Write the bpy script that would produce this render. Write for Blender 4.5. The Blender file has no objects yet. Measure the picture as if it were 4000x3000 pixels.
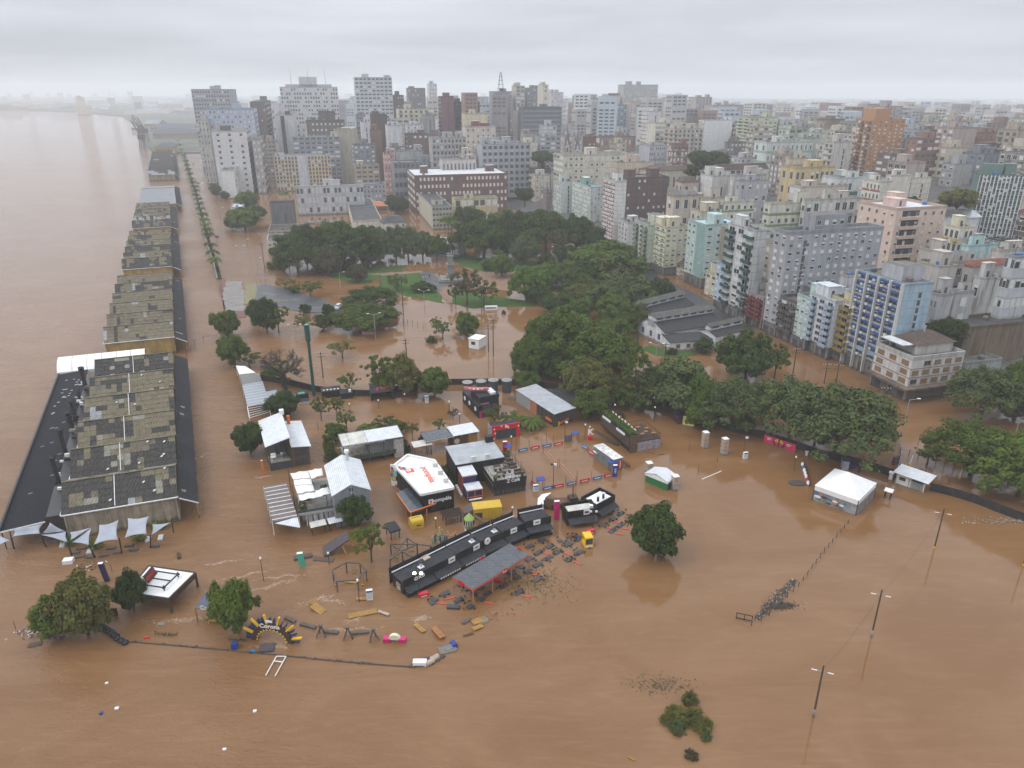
import bpy,math,random
from mathutils import Vector,Matrix
random.seed(7)
S=bpy.context.scene
COL=S.collection
R=math.radians
CAMH,PITCH,FPX,CX,CY=72.0,math.atan(1150.0/2850.0),2850.0,2000.0,1500.0
SP,CP=math.sin(PITCH),math.cos(PITCH)
cam_d=bpy.data.cameras.new('camera')
cam=bpy.data.objects.new('camera',cam_d);COL.objects.link(cam)
cam.location=(0,0,CAMH);cam.rotation_euler=(math.pi/2-PITCH,0,0)
cam_d.sensor_width=36.0;cam_d.lens=36.0*FPX/4000.0
cam_d.clip_start=0.5;cam_d.clip_end=60000
S.camera=cam
SUN_EL,SUN_AZ=R(52),R(250)
world=bpy.data.worlds.new('World');S.world=world;world.use_nodes=True
nt=world.node_tree;nt.nodes.clear()
def N(t,**kw):
 n=nt.nodes.new(t)
 for k,v in kw.items():setattr(n,k,v)
 return n
L_=lambda a,b:nt.links.new(a,b)
tc=N('ShaderNodeTexCoord')
sep=N('ShaderNodeSeparateXYZ');L_(tc.outputs['Generated'],sep.inputs[0])
zc=N('ShaderNodeMath',operation='MAXIMUM');L_(sep.outputs['Z'],zc.inputs[0]);zc.inputs[1].default_value=0.0
za=N('ShaderNodeMath',operation='ADD');L_(zc.outputs[0],za.inputs[0]);za.inputs[1].default_value=0.16
dv=N('ShaderNodeVectorMath',operation='DIVIDE');cmb=N('ShaderNodeCombineXYZ')
for i in range(3):L_(za.outputs[0],cmb.inputs[i])
L_(tc.outputs['Generated'],dv.inputs[0]);L_(cmb.outputs[0],dv.inputs[1])
mp=N('ShaderNodeMapping');mp.inputs['Scale'].default_value=(1.0,1.0,9.0);L_(dv.outputs[0],mp.inputs['Vector'])
no=N('ShaderNodeTexNoise');no.inputs['Scale'].default_value=0.8;no.inputs['Detail'].default_value=4;no.inputs['Roughness'].default_value=0.5
L_(mp.outputs[0],no.inputs['Vector'])
rmp=N('ShaderNodeMapRange');rmp.inputs['From Min'].default_value=0.28;rmp.inputs['From Max'].default_value=0.72
rmp.inputs['To Min'].default_value=0.84;rmp.inputs['To Max'].default_value=1.10
L_(no.outputs['Fac'],rmp.inputs['Value'])
el=N('ShaderNodeMath',operation='MULTIPLY_ADD');L_(zc.outputs[0],el.inputs[0]);el.inputs[1].default_value=1.25;el.inputs[2].default_value=0.575
lm=N('ShaderNodeMath',operation='MULTIPLY');L_(el.outputs[0],lm.inputs[0]);L_(rmp.outputs[0],lm.inputs[1])
tint=N('ShaderNodeVectorMath',operation='SCALE');tint.inputs[0].default_value=(0.905,0.955,1.05);L_(lm.outputs[0],tint.inputs['Scale'])
sky=N('ShaderNodeTexSky',sky_type='NISHITA');sky.sun_disc=False
sky.sun_elevation=SUN_EL;sky.sun_rotation=SUN_AZ;sky.air_density=1.0;sky.dust_density=6.0
skm=N('ShaderNodeVectorMath',operation='SCALE');L_(sky.outputs[0],skm.inputs[0]);skm.inputs['Scale'].default_value=0.05
mx=N('ShaderNodeMix',data_type='VECTOR');mx.inputs['Factor'].default_value=0.93
L_(skm.outputs[0],mx.inputs['A']);L_(tint.outputs[0],mx.inputs['B'])
bg=N('ShaderNodeBackground');bg.inputs['Strength'].default_value=1.0
L_(mx.outputs['Result'],bg.inputs['Color'])
wo=N('ShaderNodeOutputWorld');L_(bg.outputs[0],wo.inputs['Surface'])
sl=bpy.data.lights.new('sun','SUN');sl.energy=1.0;sl.angle=R(25);sl.color=(1.0,0.97,0.93)
sun=bpy.data.objects.new('sun',sl);COL.objects.link(sun)
sun.rotation_euler=(math.pi/2-SUN_EL,0,math.pi-SUN_AZ);sun.location=(-50,-50,300)
S.view_settings.view_transform='Standard';S.view_settings.look='None'
S.view_settings.exposure=0.25;S.view_settings.gamma=1.0
try:S.view_settings.use_curve_mapping=False
except Exception:pass
S.cycles.max_bounces=6;S.cycles.diffuse_bounces=2;S.cycles.glossy_bounces=3
S.cycles.transmission_bounces=3;S.cycles.transparent_max_bounces=6;S.cycles.volume_bounces=3
S.cycles.use_denoising=True;S.cycles.use_adaptive_sampling=True;S.cycles.adaptive_threshold=0.02
S.cycles.caustics_reflective=False;S.cycles.caustics_refractive=False
S.cycles.sample_clamp_indirect=4.0
def ray(px,py):
 u,v=(px-CX)/FPX,(py-CY)/FPX
 return Vector((u,CP-v*SP,-(SP+v*CP)))
def gp(px,py,z=0.0):
 d=ray(px,py);t=(z-CAMH)/d.z
 return Vector((d.x*t,d.y*t,z))
def atY(px,py,Y):
 d=ray(px,py);t=Y/d.y
 return Vector((d.x*t,Y,CAMH+d.z*t))
def ppm(p):
 return FPX/(p[1]*CP-(p[2]-CAMH)*SP)
def proj(p):
 q=Vector(p)-Vector((0,0,CAMH));zc_=q.y*CP-q.z*SP
 return(CX+FPX*q.x/zc_,CY+FPX*(-q.z*CP-q.y*SP)/zc_)
def top_h(px_y,p):
 "height above the ground point p at which photo row px_y is reached"
 v=(px_y-CY)/FPX
 return CAMH-p[1]*(SP+v*CP)/(CP-v*SP)
def hit_len(o,d,px):
 "distance from o along d (horizontal) until photo column px is reached"
 u=(px-CX)/FPX
 zo=o[1]*CP-(o[2]-CAMH)*SP
 return(u*zo-o[0])/(d[0]-u*d[1]*CP)
def sstep(a,b,x):
 t=min(1,max(0,(x-a)/(b-a)));return t*t*(3-2*t)
def hill(x,y):
 "the old town climbs a ridge east of the waterfront street"
 d=(x-104)*0.961+(y-160)*0.276
 h=34*sstep(8,260,d)*(1-sstep(900,1700,y))
 h*=sstep(90,240,y)*0.75+0.25
 h2=14*sstep(430,700,y)*sstep(-150,-40,x)*(1-sstep(900,1600,y))
 return max(h,h2)
MATS={}
def nmat(name):
 m=bpy.data.materials.new(name);m.use_nodes=True
 t=m.node_tree;b=t.nodes['Principled BSDF']
 return m,t,b
def mat(key,col,rough=0.7,var=0.12,scale=3.0,metal=0.0,spec=0.35,dirt=0.0,wave=None,bump=0.0,emit=0.0):
 """plain material with mottling, optional rain streaks (dirt), corrugation (wave=(axis,per_metre))"""
 if key in MATS:return MATS[key]
 m,t,b=nmat(key)
 nd=t.nodes;lk=t.links
 b.inputs['Roughness'].default_value=rough;b.inputs['Metallic'].default_value=metal
 b.inputs['Specular IOR Level'].default_value=spec
 geo=nd.new('ShaderNodeNewGeometry')
 c=(col[0],col[1],col[2],1)
 out=None
 if var>0:
  n1=nd.new('ShaderNodeTexNoise');n1.inputs['Scale'].default_value=scale;n1.inputs['Detail'].default_value=4
  lk.new(geo.outputs['Position'],n1.inputs['Vector'])
  r1=nd.new('ShaderNodeMapRange');r1.inputs['From Min'].default_value=.3;r1.inputs['From Max'].default_value=.7
  r1.inputs['To Min'].default_value=1-var;r1.inputs['To Max'].default_value=1+var
  lk.new(n1.outputs['Fac'],r1.inputs['Value'])
  sc=nd.new('ShaderNodeVectorMath');sc.operation='SCALE';sc.inputs[0].default_value=col[:3]
  lk.new(r1.outputs[0],sc.inputs['Scale']);out=sc.outputs[0]
  if dirt>0:
   mpn=nd.new('ShaderNodeMapping');mpn.inputs['Scale'].default_value=(0.9,0.9,0.10)
   lk.new(geo.outputs['Position'],mpn.inputs['Vector'])
   n2=nd.new('ShaderNodeTexNoise');n2.inputs['Scale'].default_value=1.0;n2.inputs['Detail'].default_value=6;n2.inputs['Roughness'].default_value=.65
   lk.new(mpn.outputs[0],n2.inputs['Vector'])
   r2=nd.new('ShaderNodeMapRange');r2.inputs['From Min'].default_value=.44;r2.inputs['From Max'].default_value=.68
   r2.inputs['To Min'].default_value=0;r2.inputs['To Max'].default_value=dirt
   lk.new(n2.outputs['Fac'],r2.inputs['Value'])
   mxn=nd.new('ShaderNodeMix');mxn.data_type='VECTOR'
   lk.new(r2.outputs[0],mxn.inputs['Factor']);lk.new(out,mxn.inputs['A'])
   mxn.inputs['B'].default_value=(col[0]*.25+.02,col[1]*.25+.018,col[2]*.25+.015)
   out=mxn.outputs['Result']
   sz=nd.new('ShaderNodeSeparateXYZ');lk.new(geo.outputs['Position'],sz.inputs[0])
   zn=nd.new('ShaderNodeMath');zn.operation='MULTIPLY_ADD';zn.inputs[1].default_value=-1.6;lk.new(n2.outputs['Fac'],zn.inputs[0]);lk.new(sz.outputs['Z'],zn.inputs[2])
   rz_=nd.new('ShaderNodeMapRange');rz_.inputs['From Min'].default_value=-.35;rz_.inputs['From Max'].default_value=.15;rz_.inputs['To Min'].default_value=.7;rz_.inputs['To Max'].default_value=0;lk.new(zn.outputs[0],rz_.inputs['Value'])
   md=nd.new('ShaderNodeMix');md.data_type='VECTOR';lk.new(rz_.outputs[0],md.inputs['Factor']);lk.new(out,md.inputs['A']);md.inputs['B'].default_value=(.085,.052,.030);out=md.outputs['Result']
  lk.new(out,b.inputs['Base Color'])
 else:
  b.inputs['Base Color'].default_value=c
 if wave or bump:
  bp=nd.new('ShaderNodeBump');bp.inputs['Strength'].default_value=0.6
  if wave:
   wv=nd.new('ShaderNodeTexWave');wv.wave_type='BANDS';wv.bands_direction=wave[0];wv.inputs['Scale'].default_value=wave[1]*.2
   tcn=nd.new('ShaderNodeTexCoord');lk.new(tcn.outputs['Object'],wv.inputs['Vector'])
   lk.new(wv.outputs['Fac'],bp.inputs['Height']);bp.inputs['Distance'].default_value=0.07
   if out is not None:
    r6=nd.new('ShaderNodeMapRange');r6.inputs['To Min'].default_value=.80;r6.inputs['To Max'].default_value=1.06;lk.new(wv.outputs['Fac'],r6.inputs['Value'])  # shading of the corrugation grooves, put into the base colour along the wave
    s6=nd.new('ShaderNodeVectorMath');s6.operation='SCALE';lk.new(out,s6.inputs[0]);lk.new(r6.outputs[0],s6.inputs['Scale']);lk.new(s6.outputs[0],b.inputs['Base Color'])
  else:
   n3=nd.new('ShaderNodeTexNoise');n3.inputs['Scale'].default_value=12;lk.new(geo.outputs['Position'],n3.inputs['Vector'])
   lk.new(n3.outputs['Fac'],bp.inputs['Height']);bp.inputs['Distance'].default_value=bump
  lk.new(bp.outputs[0],b.inputs['Normal'])
 if emit:
  b.inputs['Emission Color'].default_value=c;b.inputs['Emission Strength'].default_value=emit
 MATS[key]=m
 return m
def s2l(v):
 v/=255.0
 return v/12.92 if v<=.04045 else((v+.055)/1.055)**2.4
def rgb(r,g,b,k=0.90):
 "surface colour as it looks in the photograph (8 bit) -> reflectance"
 return(min(.86,s2l(r)*k),min(.86,s2l(g)*k),min(.86,s2l(b)*k))
def wall(r,g,b,dirt=0.45):
 l=.3*r+.59*g+.11*b;r,g,b=(int(l+(v-l)*.64)for v in(r,g,b))
 return mat('wall_%d_%d_%d_%d'%(r,g,b,int(dirt*100)),rgb(r,g,b),.85,.08,.6,dirt=dirt,spec=.2)
def paint(r,g,b,rough=.5,var=.07):
 return mat('paint_%d_%d_%d'%(r,g,b),rgb(r,g,b),rough,var,2.0,spec=.4)
class MB:
 def __init__(s):s.v=[];s.f=[];s.m=[]
 def quad(s,a,b,c,d,mi=0):
  n=len(s.v);s.v+=[tuple(a),tuple(b),tuple(c),tuple(d)];s.f.append((n,n+1,n+2,n+3));s.m.append(mi);return s
 def tri(s,a,b,c,mi=0):
  n=len(s.v);s.v+=[tuple(a),tuple(b),tuple(c)];s.f.append((n,n+1,n+2));s.m.append(mi);return s
 def poly(s,pts,mi=0):
  n=len(s.v);s.v+=[tuple(p)for p in pts];s.f.append(tuple(range(n,n+len(pts))));s.m.append(mi);return s
 def hexa(s,lo,hi,mi=0,mtop=None,bottom=True):
  "solid between two 4-point loops (counter-clockwise from above)"
  n=len(s.v);s.v+=[tuple(p)for p in lo]+[tuple(p)for p in hi]
  fs=[(n+4,n+5,n+6,n+7)]+[(n+i,n+(i+1)%4,n+4+(i+1)%4,n+4+i)for i in range(4)]
  if bottom:fs.append((n+3,n+2,n+1,n))
  s.f+=fs;s.m+=[mi if mtop is None else mtop]+[mi]*(len(fs)-1);return s
 def box(s,x0,x1,y0,y1,z0,z1,mi=0,mtop=None):
  return s.hexa([(x0,y0,z0),(x1,y0,z0),(x1,y1,z0),(x0,y1,z0)],[(x0,y0,z1),(x1,y0,z1),(x1,y1,z1),(x0,y1,z1)],mi,mtop)
 def prism(s,pts,z0,z1,mi=0,mtop=None):
  "vertical prism over a plan polygon (counter-clockwise)"
  n=len(s.v);k=len(pts)
  zz0=z0 if isinstance(z0,(list,tuple))else[z0]*k;zz1=z1 if isinstance(z1,(list,tuple))else[z1]*k
  s.v+=[(p[0],p[1],zz0[i])for i,p in enumerate(pts)]+[(p[0],p[1],zz1[i])for i,p in enumerate(pts)]
  s.f.append(tuple(range(n+k,n+2*k)));s.m.append(mi if mtop is None else mtop)
  for i in range(k):
   j=(i+1)%k;s.f.append((n+i,n+j,n+k+j,n+k+i));s.m.append(mi)
  s.f.append(tuple(range(n+k-1,n-1,-1)));s.m.append(mi);return s
 def slab(s,a,b,c,d,t,mi=0,mside=None):
  "thin solid sheet: top corners a b c d (counter-clockwise from above), thickness t downwards"
  lo=[(p[0],p[1],p[2]-t)for p in(a,b,c,d)]
  return s.hexa(lo,[a,b,c,d],mi if mside is None else mside,mi)
 def tube(s,a,b,r0,r1=None,k=6,mi=0,cap=True):
  r1=r0 if r1 is None else r1
  a=Vector(a);b=Vector(b);ax=(b-a)
  if ax.length<1e-6:return s
  ax.normalize();u=ax.orthogonal().normalized();w=ax.cross(u)
  n=len(s.v)
  for(c,r)in((a,r0),(b,r1)):
   for i in range(k):
    t=2*math.pi*i/k;s.v.append(tuple(c+u*(r*math.cos(t))+w*(r*math.sin(t))))
  for i in range(k):
   j=(i+1)%k;s.f.append((n+i,n+j,n+k+j,n+k+i));s.m.append(mi)
  if cap:
   s.f.append(tuple(n+k+i for i in range(k)));s.m.append(mi)
   s.f.append(tuple(n+k-1-i for i in range(k)));s.m.append(mi)
  return s
 def bar(s,a,b,t,h=None,mi=0):
  "square bar from a to b"
  h=t if h is None else h
  a=Vector(a);b=Vector(b);ax=(b-a).normalized()
  up=Vector((0,0,1))if abs(ax.z)<.9 else Vector((1,0,0))
  sd=ax.cross(up).normalized();up=sd.cross(ax)
  o=[(-t/2,-h/2),(t/2,-h/2),(t/2,h/2),(-t/2,h/2)]
  n=len(s.v)
  for c in(a,b):s.v+=[tuple(c+sd*x+up*y)for x,y in o]
  s.f+=[(n,n+1,n+2,n+3),(n+7,n+6,n+5,n+4)]+[(n+i,n+4+i,n+4+(i+1)%4,n+(i+1)%4)for i in range(4)]
  s.m+=[mi]*6;return s
 def lathe(s,prof,k=12,o=(0,0,0),mi=0):
  n=len(s.v);m=len(prof)
  for(r,z)in prof:
   for i in range(k):
    t=2*math.pi*i/k;s.v.append((o[0]+r*math.cos(t),o[1]+r*math.sin(t),o[2]+z))
  for q in range(m-1):
   for i in range(k):
    j=(i+1)%k;s.f.append((n+q*k+i,n+q*k+j,n+(q+1)*k+j,n+(q+1)*k+i));s.m.append(mi)
  s.f.append(tuple(n+(m-1)*k+i for i in range(k)));s.m.append(mi);return s
 def mesh(s,name,mats):
  me=bpy.data.meshes.new(name);me.from_pydata(s.v,[],s.f)
  if not isinstance(mats,(list,tuple)):mats=[mats]
  for m in mats:me.materials.append(m)
  if len(mats)>1:me.polygons.foreach_set('material_index',s.m)
  me.update();return me
 def build(s,name,mats,parent=None,smooth=False,**kw):
  me=s.mesh(name,mats)
  if smooth:me.polygons.foreach_set('use_smooth',[True]*len(me.polygons))
  return put(name,me,parent,**kw)
def put(name,me,parent=None,loc=None,rz=None,scale=None,rot=None):
 o=bpy.data.objects.new(name,me);COL.objects.link(o)
 if parent is not None:o.parent=parent
 if loc is not None:o.location=loc
 if rz is not None:o.rotation_euler=(0,0,rz)
 if rot is not None:o.rotation_euler=rot
 if scale is not None:o.scale=scale
 return o
def tag(o,label=None,cat=None,group=None,kind=None):
 if label:o['label']=label
 if cat:o['category']=cat
 if group:o['group']=group
 if kind:o['kind']=kind
 return o
def empty(name,label,cat,loc=(0,0,0),rz=0.0,group=None):
 o=bpy.data.objects.new(name,None);COL.objects.link(o);o.empty_display_size=.1
 o.location=loc;o.rotation_euler=(0,0,rz)
 return tag(o,label,cat,group)
def copy_tree(o,parent=None):
 c=o.copy();COL.objects.link(c);c.parent=parent
 for ch in o.children:copy_tree(ch,c)
 return c
LAND=[]
AUTO=[]
def landmark(phrase,p):LAND.append((phrase,proj(p)))
FONT=None
def text_mesh(body,key,size=1.0,depth=.02,bold=.0):
 "flat lettering converted to a mesh, centred on its own middle, in the XZ plane facing -Y"
 cu=bpy.data.curves.new('lettering','FONT');cu.body=body;cu.size=size;cu.extrude=depth;cu.offset=bold
 cu.align_x='CENTER';cu.align_y='CENTER';cu.resolution_u=3
 ob=bpy.data.objects.new('lettering',cu);COL.objects.link(ob)
 me=bpy.data.meshes.new_from_object(ob)
 bpy.data.objects.remove(ob);bpy.data.curves.remove(cu)
 me.transform(Matrix.Rotation(math.pi/2,4,'X'))
 me.materials.clear();me.materials.append(key);return me

# ================================================================== water, land, haze
def water_mat():
 m,t,b=nmat('flood_water');nd=t.nodes;lk=t.links
 geo=nd.new('ShaderNodeNewGeometry')
 def noise(scale,detail,map_scale=None,rough=.5,dist=0.0):
  n=nd.new('ShaderNodeTexNoise');n.inputs['Scale'].default_value=scale;n.inputs['Detail'].default_value=detail
  n.inputs['Roughness'].default_value=rough;n.inputs['Distortion'].default_value=dist
  if map_scale:
   mp_=nd.new('ShaderNodeMapping');mp_.inputs['Scale'].default_value=map_scale;mp_.inputs['Rotation'].default_value=(0,0,.4)
   lk.new(geo.outputs['Position'],mp_.inputs['Vector']);lk.new(mp_.outputs[0],n.inputs['Vector'])
  else:lk.new(geo.outputs['Position'],n.inputs['Vector'])
  return n
 n1=noise(.035,6,(1,1.8,1),.6,1.6)
 rp=nd.new('ShaderNodeMapRange');rp.inputs['From Min'].default_value=.38;rp.inputs['From Max'].default_value=.68
 lk.new(n1.outputs['Fac'],rp.inputs['Value'])
 mxn=nd.new('ShaderNodeMix');mxn.data_type='RGBA'
 mxn.inputs['A'].default_value=(.164,.080,.030,1);mxn.inputs['B'].default_value=(.198,.106,.047,1)
 n5=noise(.30,5,(.22,1.6,1),.7,2.2);r5=nd.new('ShaderNodeMapRange');r5.inputs['From Min'].default_value=.50;r5.inputs['From Max'].default_value=.78;r5.inputs['To Max'].default_value=.95
 lk.new(n5.outputs['Fac'],r5.inputs['Value']);a5=nd.new('ShaderNodeMath');a5.operation='ADD';a5.use_clamp=False;lk.new(rp.outputs[0],a5.inputs[0]);lk.new(r5.outputs[0],a5.inputs[1]);mxn.clamp_factor=False
 lk.new(a5.outputs[0],mxn.inputs['Factor']);lk.new(mxn.outputs['Result'],b.inputs['Base Color'])
 b.inputs['Roughness'].default_value=.025;b.inputs['IOR'].default_value=1.33
 b.inputs['Specular IOR Level'].default_value=.5
 n2=noise(.42,4,(1,1.7,1),.6,1.0);n3=noise(1.6,3,(1,1.6,1),.6,.5)
 ad=nd.new('ShaderNodeMath');ad.operation='MULTIPLY_ADD';ad.inputs[1].default_value=.55
 lk.new(n3.outputs['Fac'],ad.inputs[0]);lk.new(n2.outputs['Fac'],ad.inputs[2])
 sp=nd.new('ShaderNodeSeparateXYZ');lk.new(geo.outputs['Position'],sp.inputs[0])
 qx=nd.new('ShaderNodeMath');qx.operation='MULTIPLY_ADD';qx.inputs[1].default_value=.44;lk.new(sp.outputs['Y'],qx.inputs[0]);lk.new(sp.outputs['X'],qx.inputs[2])
 rr=nd.new('ShaderNodeMapRange');rr.interpolation_type='SMOOTHSTEP'
 rr.inputs['From Min'].default_value=0;rr.inputs['From Max'].default_value=62
 rr.inputs['To Min'].default_value=1.0;rr.inputs['To Max'].default_value=.04
 lk.new(qx.outputs[0],rr.inputs['Value'])
 n4=noise(.02,3);r4=nd.new('ShaderNodeMapRange');r4.inputs['From Min'].default_value=.35;r4.inputs['From Max'].default_value=.65
 r4.inputs['To Min'].default_value=.45;r4.inputs['To Max'].default_value=1.25;lk.new(n4.outputs['Fac'],r4.inputs['Value'])
 ml=nd.new('ShaderNodeMath');ml.operation='MULTIPLY';lk.new(rr.outputs[0],ml.inputs[0]);lk.new(r4.outputs[0],ml.inputs[1])
 bp=nd.new('ShaderNodeBump');bp.inputs['Distance'].default_value=.30
 lk.new(ml.outputs[0],bp.inputs['Strength']);lk.new(ad.outputs[0],bp.inputs['Height'])
 lk.new(bp.outputs[0],b.inputs['Normal'])
 return m
WATER=water_mat()
mb=MB();mb.quad((-9000,-400,0),(9000,-400,0),(9000,12000,0),(-9000,12000,0))
tag(mb.build('water',WATER),kind='structure')
def sheet(name,pts,z,m,t=.25):
 "land patch standing out of the flood, outlined by photo points on the ground"
 P=[gp(x,y,0)for x,y in pts]
 a=sum(P[i].x*P[(i+1)%len(P)].y-P[(i+1)%len(P)].x*P[i].y for i in range(len(P)))
 if a<0:P.reverse()
 Q=[]
 for i,p in enumerate(P):
  q=P[(i+1)%len(P)];n=max(1,int((q-p).length/3))
  for k in range(n):
   c=p.lerp(q,k/n);d=(q-p).normalized();w=(math.sin(c.x*.9+c.y*.5)*.35+math.sin(c.x*.33-c.y*.71)*.4)*(0 if k==0 and n==1 else 1)
   Q.append((c.x-d.y*w,c.y+d.x*w))
 mb=MB();mb.prism(Q,z-t-.3,z)
 return tag(mb.build(name,m),kind='structure')
GRASS=mat('lawn',(.044,.086,.018),.9,.35,1.2,spec=.1,bump=.05)
DIRT=mat('dirt_path',(.20,.13,.085),.9,.2,.6,spec=.15)
ASPH=mat('wet_asphalt',(.050,.052,.056),.45,.3,.25,spec=.5)
ASPH2=mat('paved_ramp',(.19,.175,.16),.7,.2,.3,spec=.3)
CONC=mat('pale_concrete',(.34,.33,.31),.8,.2,.5,dirt=.4)
sheet('lawn_patch',[(1270,1078),(1300,1060),(1440,1048),(1590,1035),(1588,1050),(1490,1068),(1482,1085),(1440,1108),(1370,1104)],.08,GRASS)
sheet('lawn_patch',[(1476,1118),(1500,1075),(1560,1062),(1640,1062),(1730,1140),(1728,1186),(1650,1168),(1560,1150),(1490,1138)],.085,GRASS)
sheet('lawn_patch',[(1740,1128),(1790,1122),(1880,1150),(2080,1180),(2090,1196),(1980,1198),(1850,1205),(1760,1184)],.09,GRASS)
sheet('lawn_patch',[(1760,1000),(1790,995),(1900,1010),(2060,1020),(2230,1010),(2240,1060),(2140,1075),(2000,1060),(1900,1062),(1800,1040)],.095,GRASS)
sheet('lawn_patch',[(2500,1362),(2540,1350),(2620,1375),(2720,1375),(2716,1390),(2640,1398),(2560,1388)],.1,GRASS)
sheet('park_path',[(1435,1072),(1640,1058),(1660,1064),(1720,1072),(1760,1128),(1768,1184),(1742,1184),(1712,1140),(1640,1066),(1500,1078)],.12,DIRT)
sheet('park_path',[(1790,1010),(1860,1004),(1900,1026),(2060,1068),(2400,1100),(2420,1135),(2200,1150),(2060,1140),(1900,1130),(1740,1120),(1700,1105),(1830,1105),(1880,1040)],.07,DIRT)
sheet('plaza_pavement',[(1640,1066),(1690,1062),(1712,1090),(1790,1092),(1800,1108),(1730,1120),(1722,1138),(1690,1130),(1652,1100)],.15,ASPH)
sheet('parking_lot',[(960,1120),(1040,1112),(1180,1145),(1320,1196),(1345,1215),(1200,1222),(1080,1200),(1000,1180),(950,1160)],.14,ASPH)
sheet('entrance_ramp',[(880,1098),(948,1100),(955,1190),(960,1215),(880,1215),(872,1160)],.16,ASPH2)
sheet('brick_verge',[(848,1080),(880,1092),(874,1160),(882,1212),(962,1212),(966,1240),(880,1245),(862,1170)],.11,mat('brick_verge',(.15,.075,.06),.9,.3,1))
sheet('lawn_patch',[(955,1115),(1000,1108),(1000,1175),(960,1190)],.17,mat('dry_grass',(.19,.17,.09),.95,.3,1))
def terrain():
 mb=MB();n0={}
 us=[95,105,125,145,160,172,184,196,208,220,235,250,270,290,315,345,380,420,470,540,640,780,960,1200,1600,2200,3200,5000]
 ys=[40,80,110,140,170,200,230,260,290,320,350,380,410,440,480,520,560,610,660,720,800,900,1000,1150,1350,1700,2200,3000,4500,7000]
 for i,u in enumerate(us):
  for j,y in enumerate(ys):
   x=u-.436*y
   d=(x-104)*0.961+(y-160)*0.276
   z=hill(x,y)
   if d<9:
    z=-1.2+1.3*sstep(360,460,y)*sstep(-6,60,d+60)if y>360 else-1.2
    z=max(z,-1.2+1.6*sstep(900,1200,y))
   n0[i,j]=len(mb.v);mb.v.append((x,y,z))
 for i in range(len(us)-1):
  for j in range(len(ys)-1):
   mb.f.append((n0[i,j],n0[i+1,j],n0[i+1,j+1],n0[i,j+1]));mb.m.append(0)
 return mb
tag(terrain().build('terrain',mat('town_ground',(.085,.082,.078),.9,.3,.15),smooth=True),kind='structure')
P=[gp(2470,1015),gp(2500,1012),gp(2580,1085),gp(2720,1150),gp(2880,1230),gp(2960,1290),gp(2900,1290),gp(2790,1235),gp(2640,1165),gp(2520,1090)]
mb=MB();mb.prism([(p.x,p.y)for p in P][::-1],-.5,[.03+.0*i for i in range(len(P))])
tag(mb.build('street',ASPH),kind='structure')
mb=MB();P=[gp(x,y)for x,y in[(-700,420),(0,429),(300,438),(480,455),(545,500),(565,560),(600,598)]]
mb.prism([(p.x,p.y)for p in P]+[(-330,926),(300,2000),(300,9000),(-9000,9000)],-2,1.2)
tag(mb.build('far_shore',mat('far_shore_ground',(.09,.095,.07),.95,.4,.02)),kind='structure')
def hazebox():
 m=bpy.data.materials.new('haze');m.use_nodes=True;t=m.node_tree;t.nodes.clear()
 o=t.nodes.new('ShaderNodeOutputMaterial');v=t.nodes.new('ShaderNodeVolumePrincipled')
 v.inputs['Color'].default_value=(.965,.985,1.0,1);v.inputs['Density'].default_value=HAZE;v.inputs['Anisotropy'].default_value=.0
 t.links.new(v.outputs[0],o.inputs['Volume'])
 mb=MB();mb.box(-9500,9500,-500,12500,-3.5,135)
 tag(mb.build('haze',m),kind='stuff')
HAZE=.00027

# ================================================================== quay warehouses
WO=Vector((-79.1,112.4,0));WU=Vector((-math.sin(R(23.7)),math.cos(R(23.7)),0));WW=Vector((math.cos(R(20)),math.sin(R(20)),0))
def wp(s,t,z=0.0):return WO+WU*s+WW*t+Vector((0,0,z))
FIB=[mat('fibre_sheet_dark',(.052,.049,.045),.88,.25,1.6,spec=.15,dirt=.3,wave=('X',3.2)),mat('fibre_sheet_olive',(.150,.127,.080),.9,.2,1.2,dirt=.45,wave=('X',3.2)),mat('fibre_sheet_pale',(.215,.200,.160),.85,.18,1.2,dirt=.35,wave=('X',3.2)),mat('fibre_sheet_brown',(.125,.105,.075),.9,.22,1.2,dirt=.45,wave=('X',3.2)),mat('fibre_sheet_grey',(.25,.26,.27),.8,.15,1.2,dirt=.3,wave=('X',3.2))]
PLAST=mat('stained_plaster',(.33,.28,.20),.9,.2,.8,dirt=.8)
YPLAST=mat('yellow_plaster',(.40,.27,.085),.9,.2,.6,dirt=.55)
WHT=mat('white_trim',(.62,.62,.60),.6,.1,1.5,dirt=.25)
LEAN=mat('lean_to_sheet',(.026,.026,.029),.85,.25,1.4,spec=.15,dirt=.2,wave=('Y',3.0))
DKMET=mat('black_metal',(.018,.018,.020),.5,.25,2.0)
def pick(wts,rnd):
 x=rnd.random()*sum(wts)
 for i,w in enumerate(wts):
  x-=w
  if x<0:return i
 return 0
def patch(cols,rows,wts,rnd):
 "sheet colours in patches, as repairs were made over the years"
 base=pick(wts,rnd)
 g=[[base]*cols for _ in range(rows)]
 for _ in range(int(cols*rows*.24)):
  c=pick(wts,rnd);x=rnd.randrange(cols);y=rnd.randrange(rows);w=rnd.choice((1,1,1,2,3));h=rnd.choice((1,1,2,3))
  for j in range(y,min(rows,y+h)):
   for i in range(x,min(cols,x+w)):g[j][i]=c
 return g
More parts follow.
